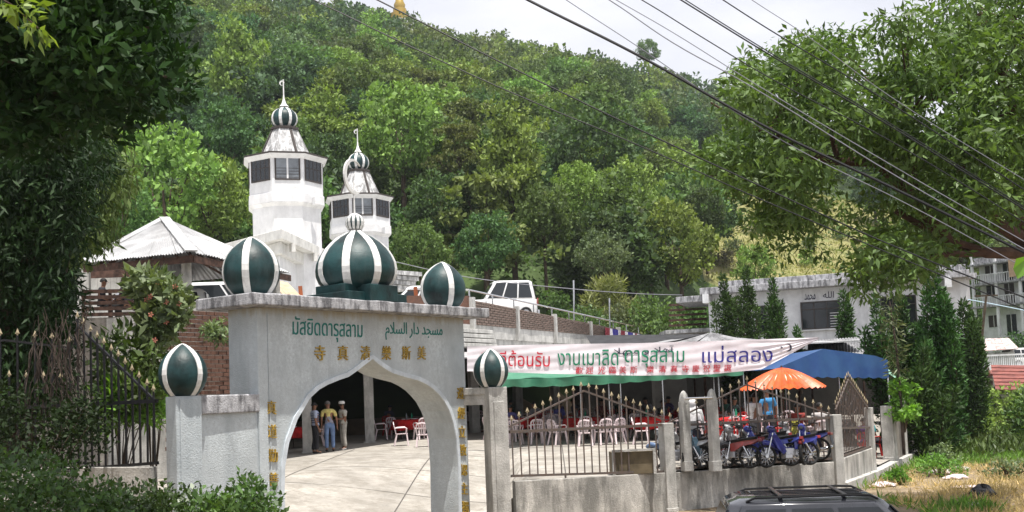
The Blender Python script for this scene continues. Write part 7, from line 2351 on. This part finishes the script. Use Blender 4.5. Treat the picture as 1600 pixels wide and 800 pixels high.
rag('rubbish_bag', 'shiny black rubbish bag lying on the dry grass', 'bag', 1535, 777, .36, M_black, 6, .7)
rag('paper_scrap', 'torn white and dark wrapping below the black bag', 'paper', 1522, 790, .34, M_plast, 7, .15)
rag('rubble_stone', 'pale rubble stone on bare soil of the verge', 'stone', 1500, 735, .25, M_conc, 8, .4)

# ================================================================ CABLES
def cable(label, pts, r, mat=M_cable, group='overhead cables crossing the view', d=(16, 16)):
    """pts in the photograph; hung as a real curve through a plane in front of the gate"""
    W = [P(u, v, lerp(d[0], d[1], i / (len(pts) - 1))) for i, (u, v) in enumerate(pts)]
    c = bpy.data.curves.new('cable', 'CURVE'); c.dimensions = '3D'; s = c.splines.new('BEZIER'); s.bezier_points.add(len(W) - 1)
    for bp_, w in zip(s.bezier_points, W): bp_.co = w; bp_.handle_left_type = bp_.handle_right_type = 'AUTO'
    c.resolution_u = 6
    pts3 = []
    o = bpy.data.objects.new('tmp', c); COL.objects.link(o); dg = bpy.context.evaluated_depsgraph_get(); dg.update()
    me = bpy.data.meshes.new_from_object(o.evaluated_get(dg)); q = [v.co.copy() for v in me.vertices]
    bpy.data.objects.remove(o)
    k = MB().tube(q, r, 5).build('cable', mat); tag(k, label, 'cable', group); return k
cable('thin dark cable, lowest of the two crossing above the minarets', [(380, -50), (490, 0), (640, 72), (800, 145), (1000, 228), (1190, 312), (1395, 398), (1640, 500)], .010)
cable('dark cable running from the top above the spire down to the terraced house', [(500, -45), (590, 0), (800, 106), (1000, 203), (1200, 296), (1400, 386), (1640, 480)], .012)
cable('thickest black cable bundle running from top centre down to the right edge', [(740, -45), (825, 0), (1000, 88), (1200, 200), (1400, 296), (1640, 414)], .022)
cable('pale thin cable starting right of the thickest bundle', [(800, -58), (885, 0), (1000, 75), (1110, 150), (1250, 235), (1420, 320), (1640, 440)], .007, M_cable_l)
cable('upper strand of the twisted pair of pale cables', [(910, -30), (963, 0), (1050, 50), (1170, 125), (1400, 262), (1640, 400)], .007, M_cable_l)
cable('lower strand of the twisted pair of pale cables', [(900, -30), (952, 0), (1050, 66), (1165, 130), (1400, 275), (1640, 412)], .009, M_cable_l)
cable('dark cable right of the twisted pair', [(930, -40), (1003, 0), (1100, 60), (1200, 120), (1400, 225), (1640, 372)], .009)
cable('dark double cable entering above the thick bundle', [(1000, -40), (1064, 0), (1200, 84), (1350, 172), (1640, 352)], .012)
cable('upper dark strand right beside the double cable', [(1008, -40), (1071, 0), (1206, 84), (1356, 172), (1646, 352)], .009)
cable('second dark cable from the upper right corner', [(1070, -40), (1130, 0), (1200, 45), (1325, 120), (1640, 322)], .010)
cable('thin pale cable nearest the upper right corner', [(1110, -45), (1175, 0), (1255, 52), (1390, 150), (1640, 305)], .006, M_cable_l)
cable('thin grey wire stretched low behind the gate domes', [(600, 405), (725, 432), (880, 450), (1000, 459), (1066, 461)], .02, M_cable_l, None, (52, 56))
cable('pale blue wire at the right beside the junipers', [(1484, 463), (1540, 473), (1640, 493)], .03, mk('pale_blue_cable', (.45, .6, .7), .5, .1, 3, 0), None, (55, 55))
# thin poles on the deck bank
for (u, vt, vb, Y, lab) in ((896, 438, 492, 58, 'thin white pole rising above the brick parapet'), (952, 466, 500, 60, 'short white pole above the flag bunting')):
    a, b = P(u, vb, Y), P(u, vt, Y); t = thing('white_pole', lab, 'pole', a); MB().tube([a - V((0, 0, 1)), b], .05, 6).build('shaft', M_chrome, t)
a, b = P(1527, 600, 46), P(1541, 462, 46)
t = thing('leaning_pole', 'thin dark leaning pole right of the junipers', 'pole', flat(a)); MB().tube([V((a.x, a.y, 0)), a, b], [.07, .06, .05], 8).build('shaft', M_bark, t); MB().bar(b - V((.5, 0, 0)), b + V((.5, 0, 0)), .06).build('cross_arm', M_bark, t)

# ================================================================ HAZE
hz = MB().box((0, 193, 75), (960, 480, 170)); 
vs_ = [V(q) for q in hz.v]
hb_o = hz.build('haze', None if False else mk('air', (1, 1, 1)), None)
hm = bpy.data.materials.new('thin_air'); hm.use_nodes = True; nt = hm.node_tree
for n_ in list(nt.nodes):
    if n_.type == 'BSDF_PRINCIPLED': nt.nodes.remove(n_)
pv_ = nt.nodes.new('ShaderNodeVolumePrincipled'); pv_.inputs['Color'].default_value = (.86, .92, 1, 1); pv_.inputs['Density'].default_value = .00020; pv_.inputs['Anisotropy'].default_value = .2
nt.links.new(pv_.outputs[0], nt.nodes['Material Output'].inputs['Volume'])
hb_o.data.materials.clear(); hb_o.data.materials.append(hm)
tag(hb_o, kind='stuff')
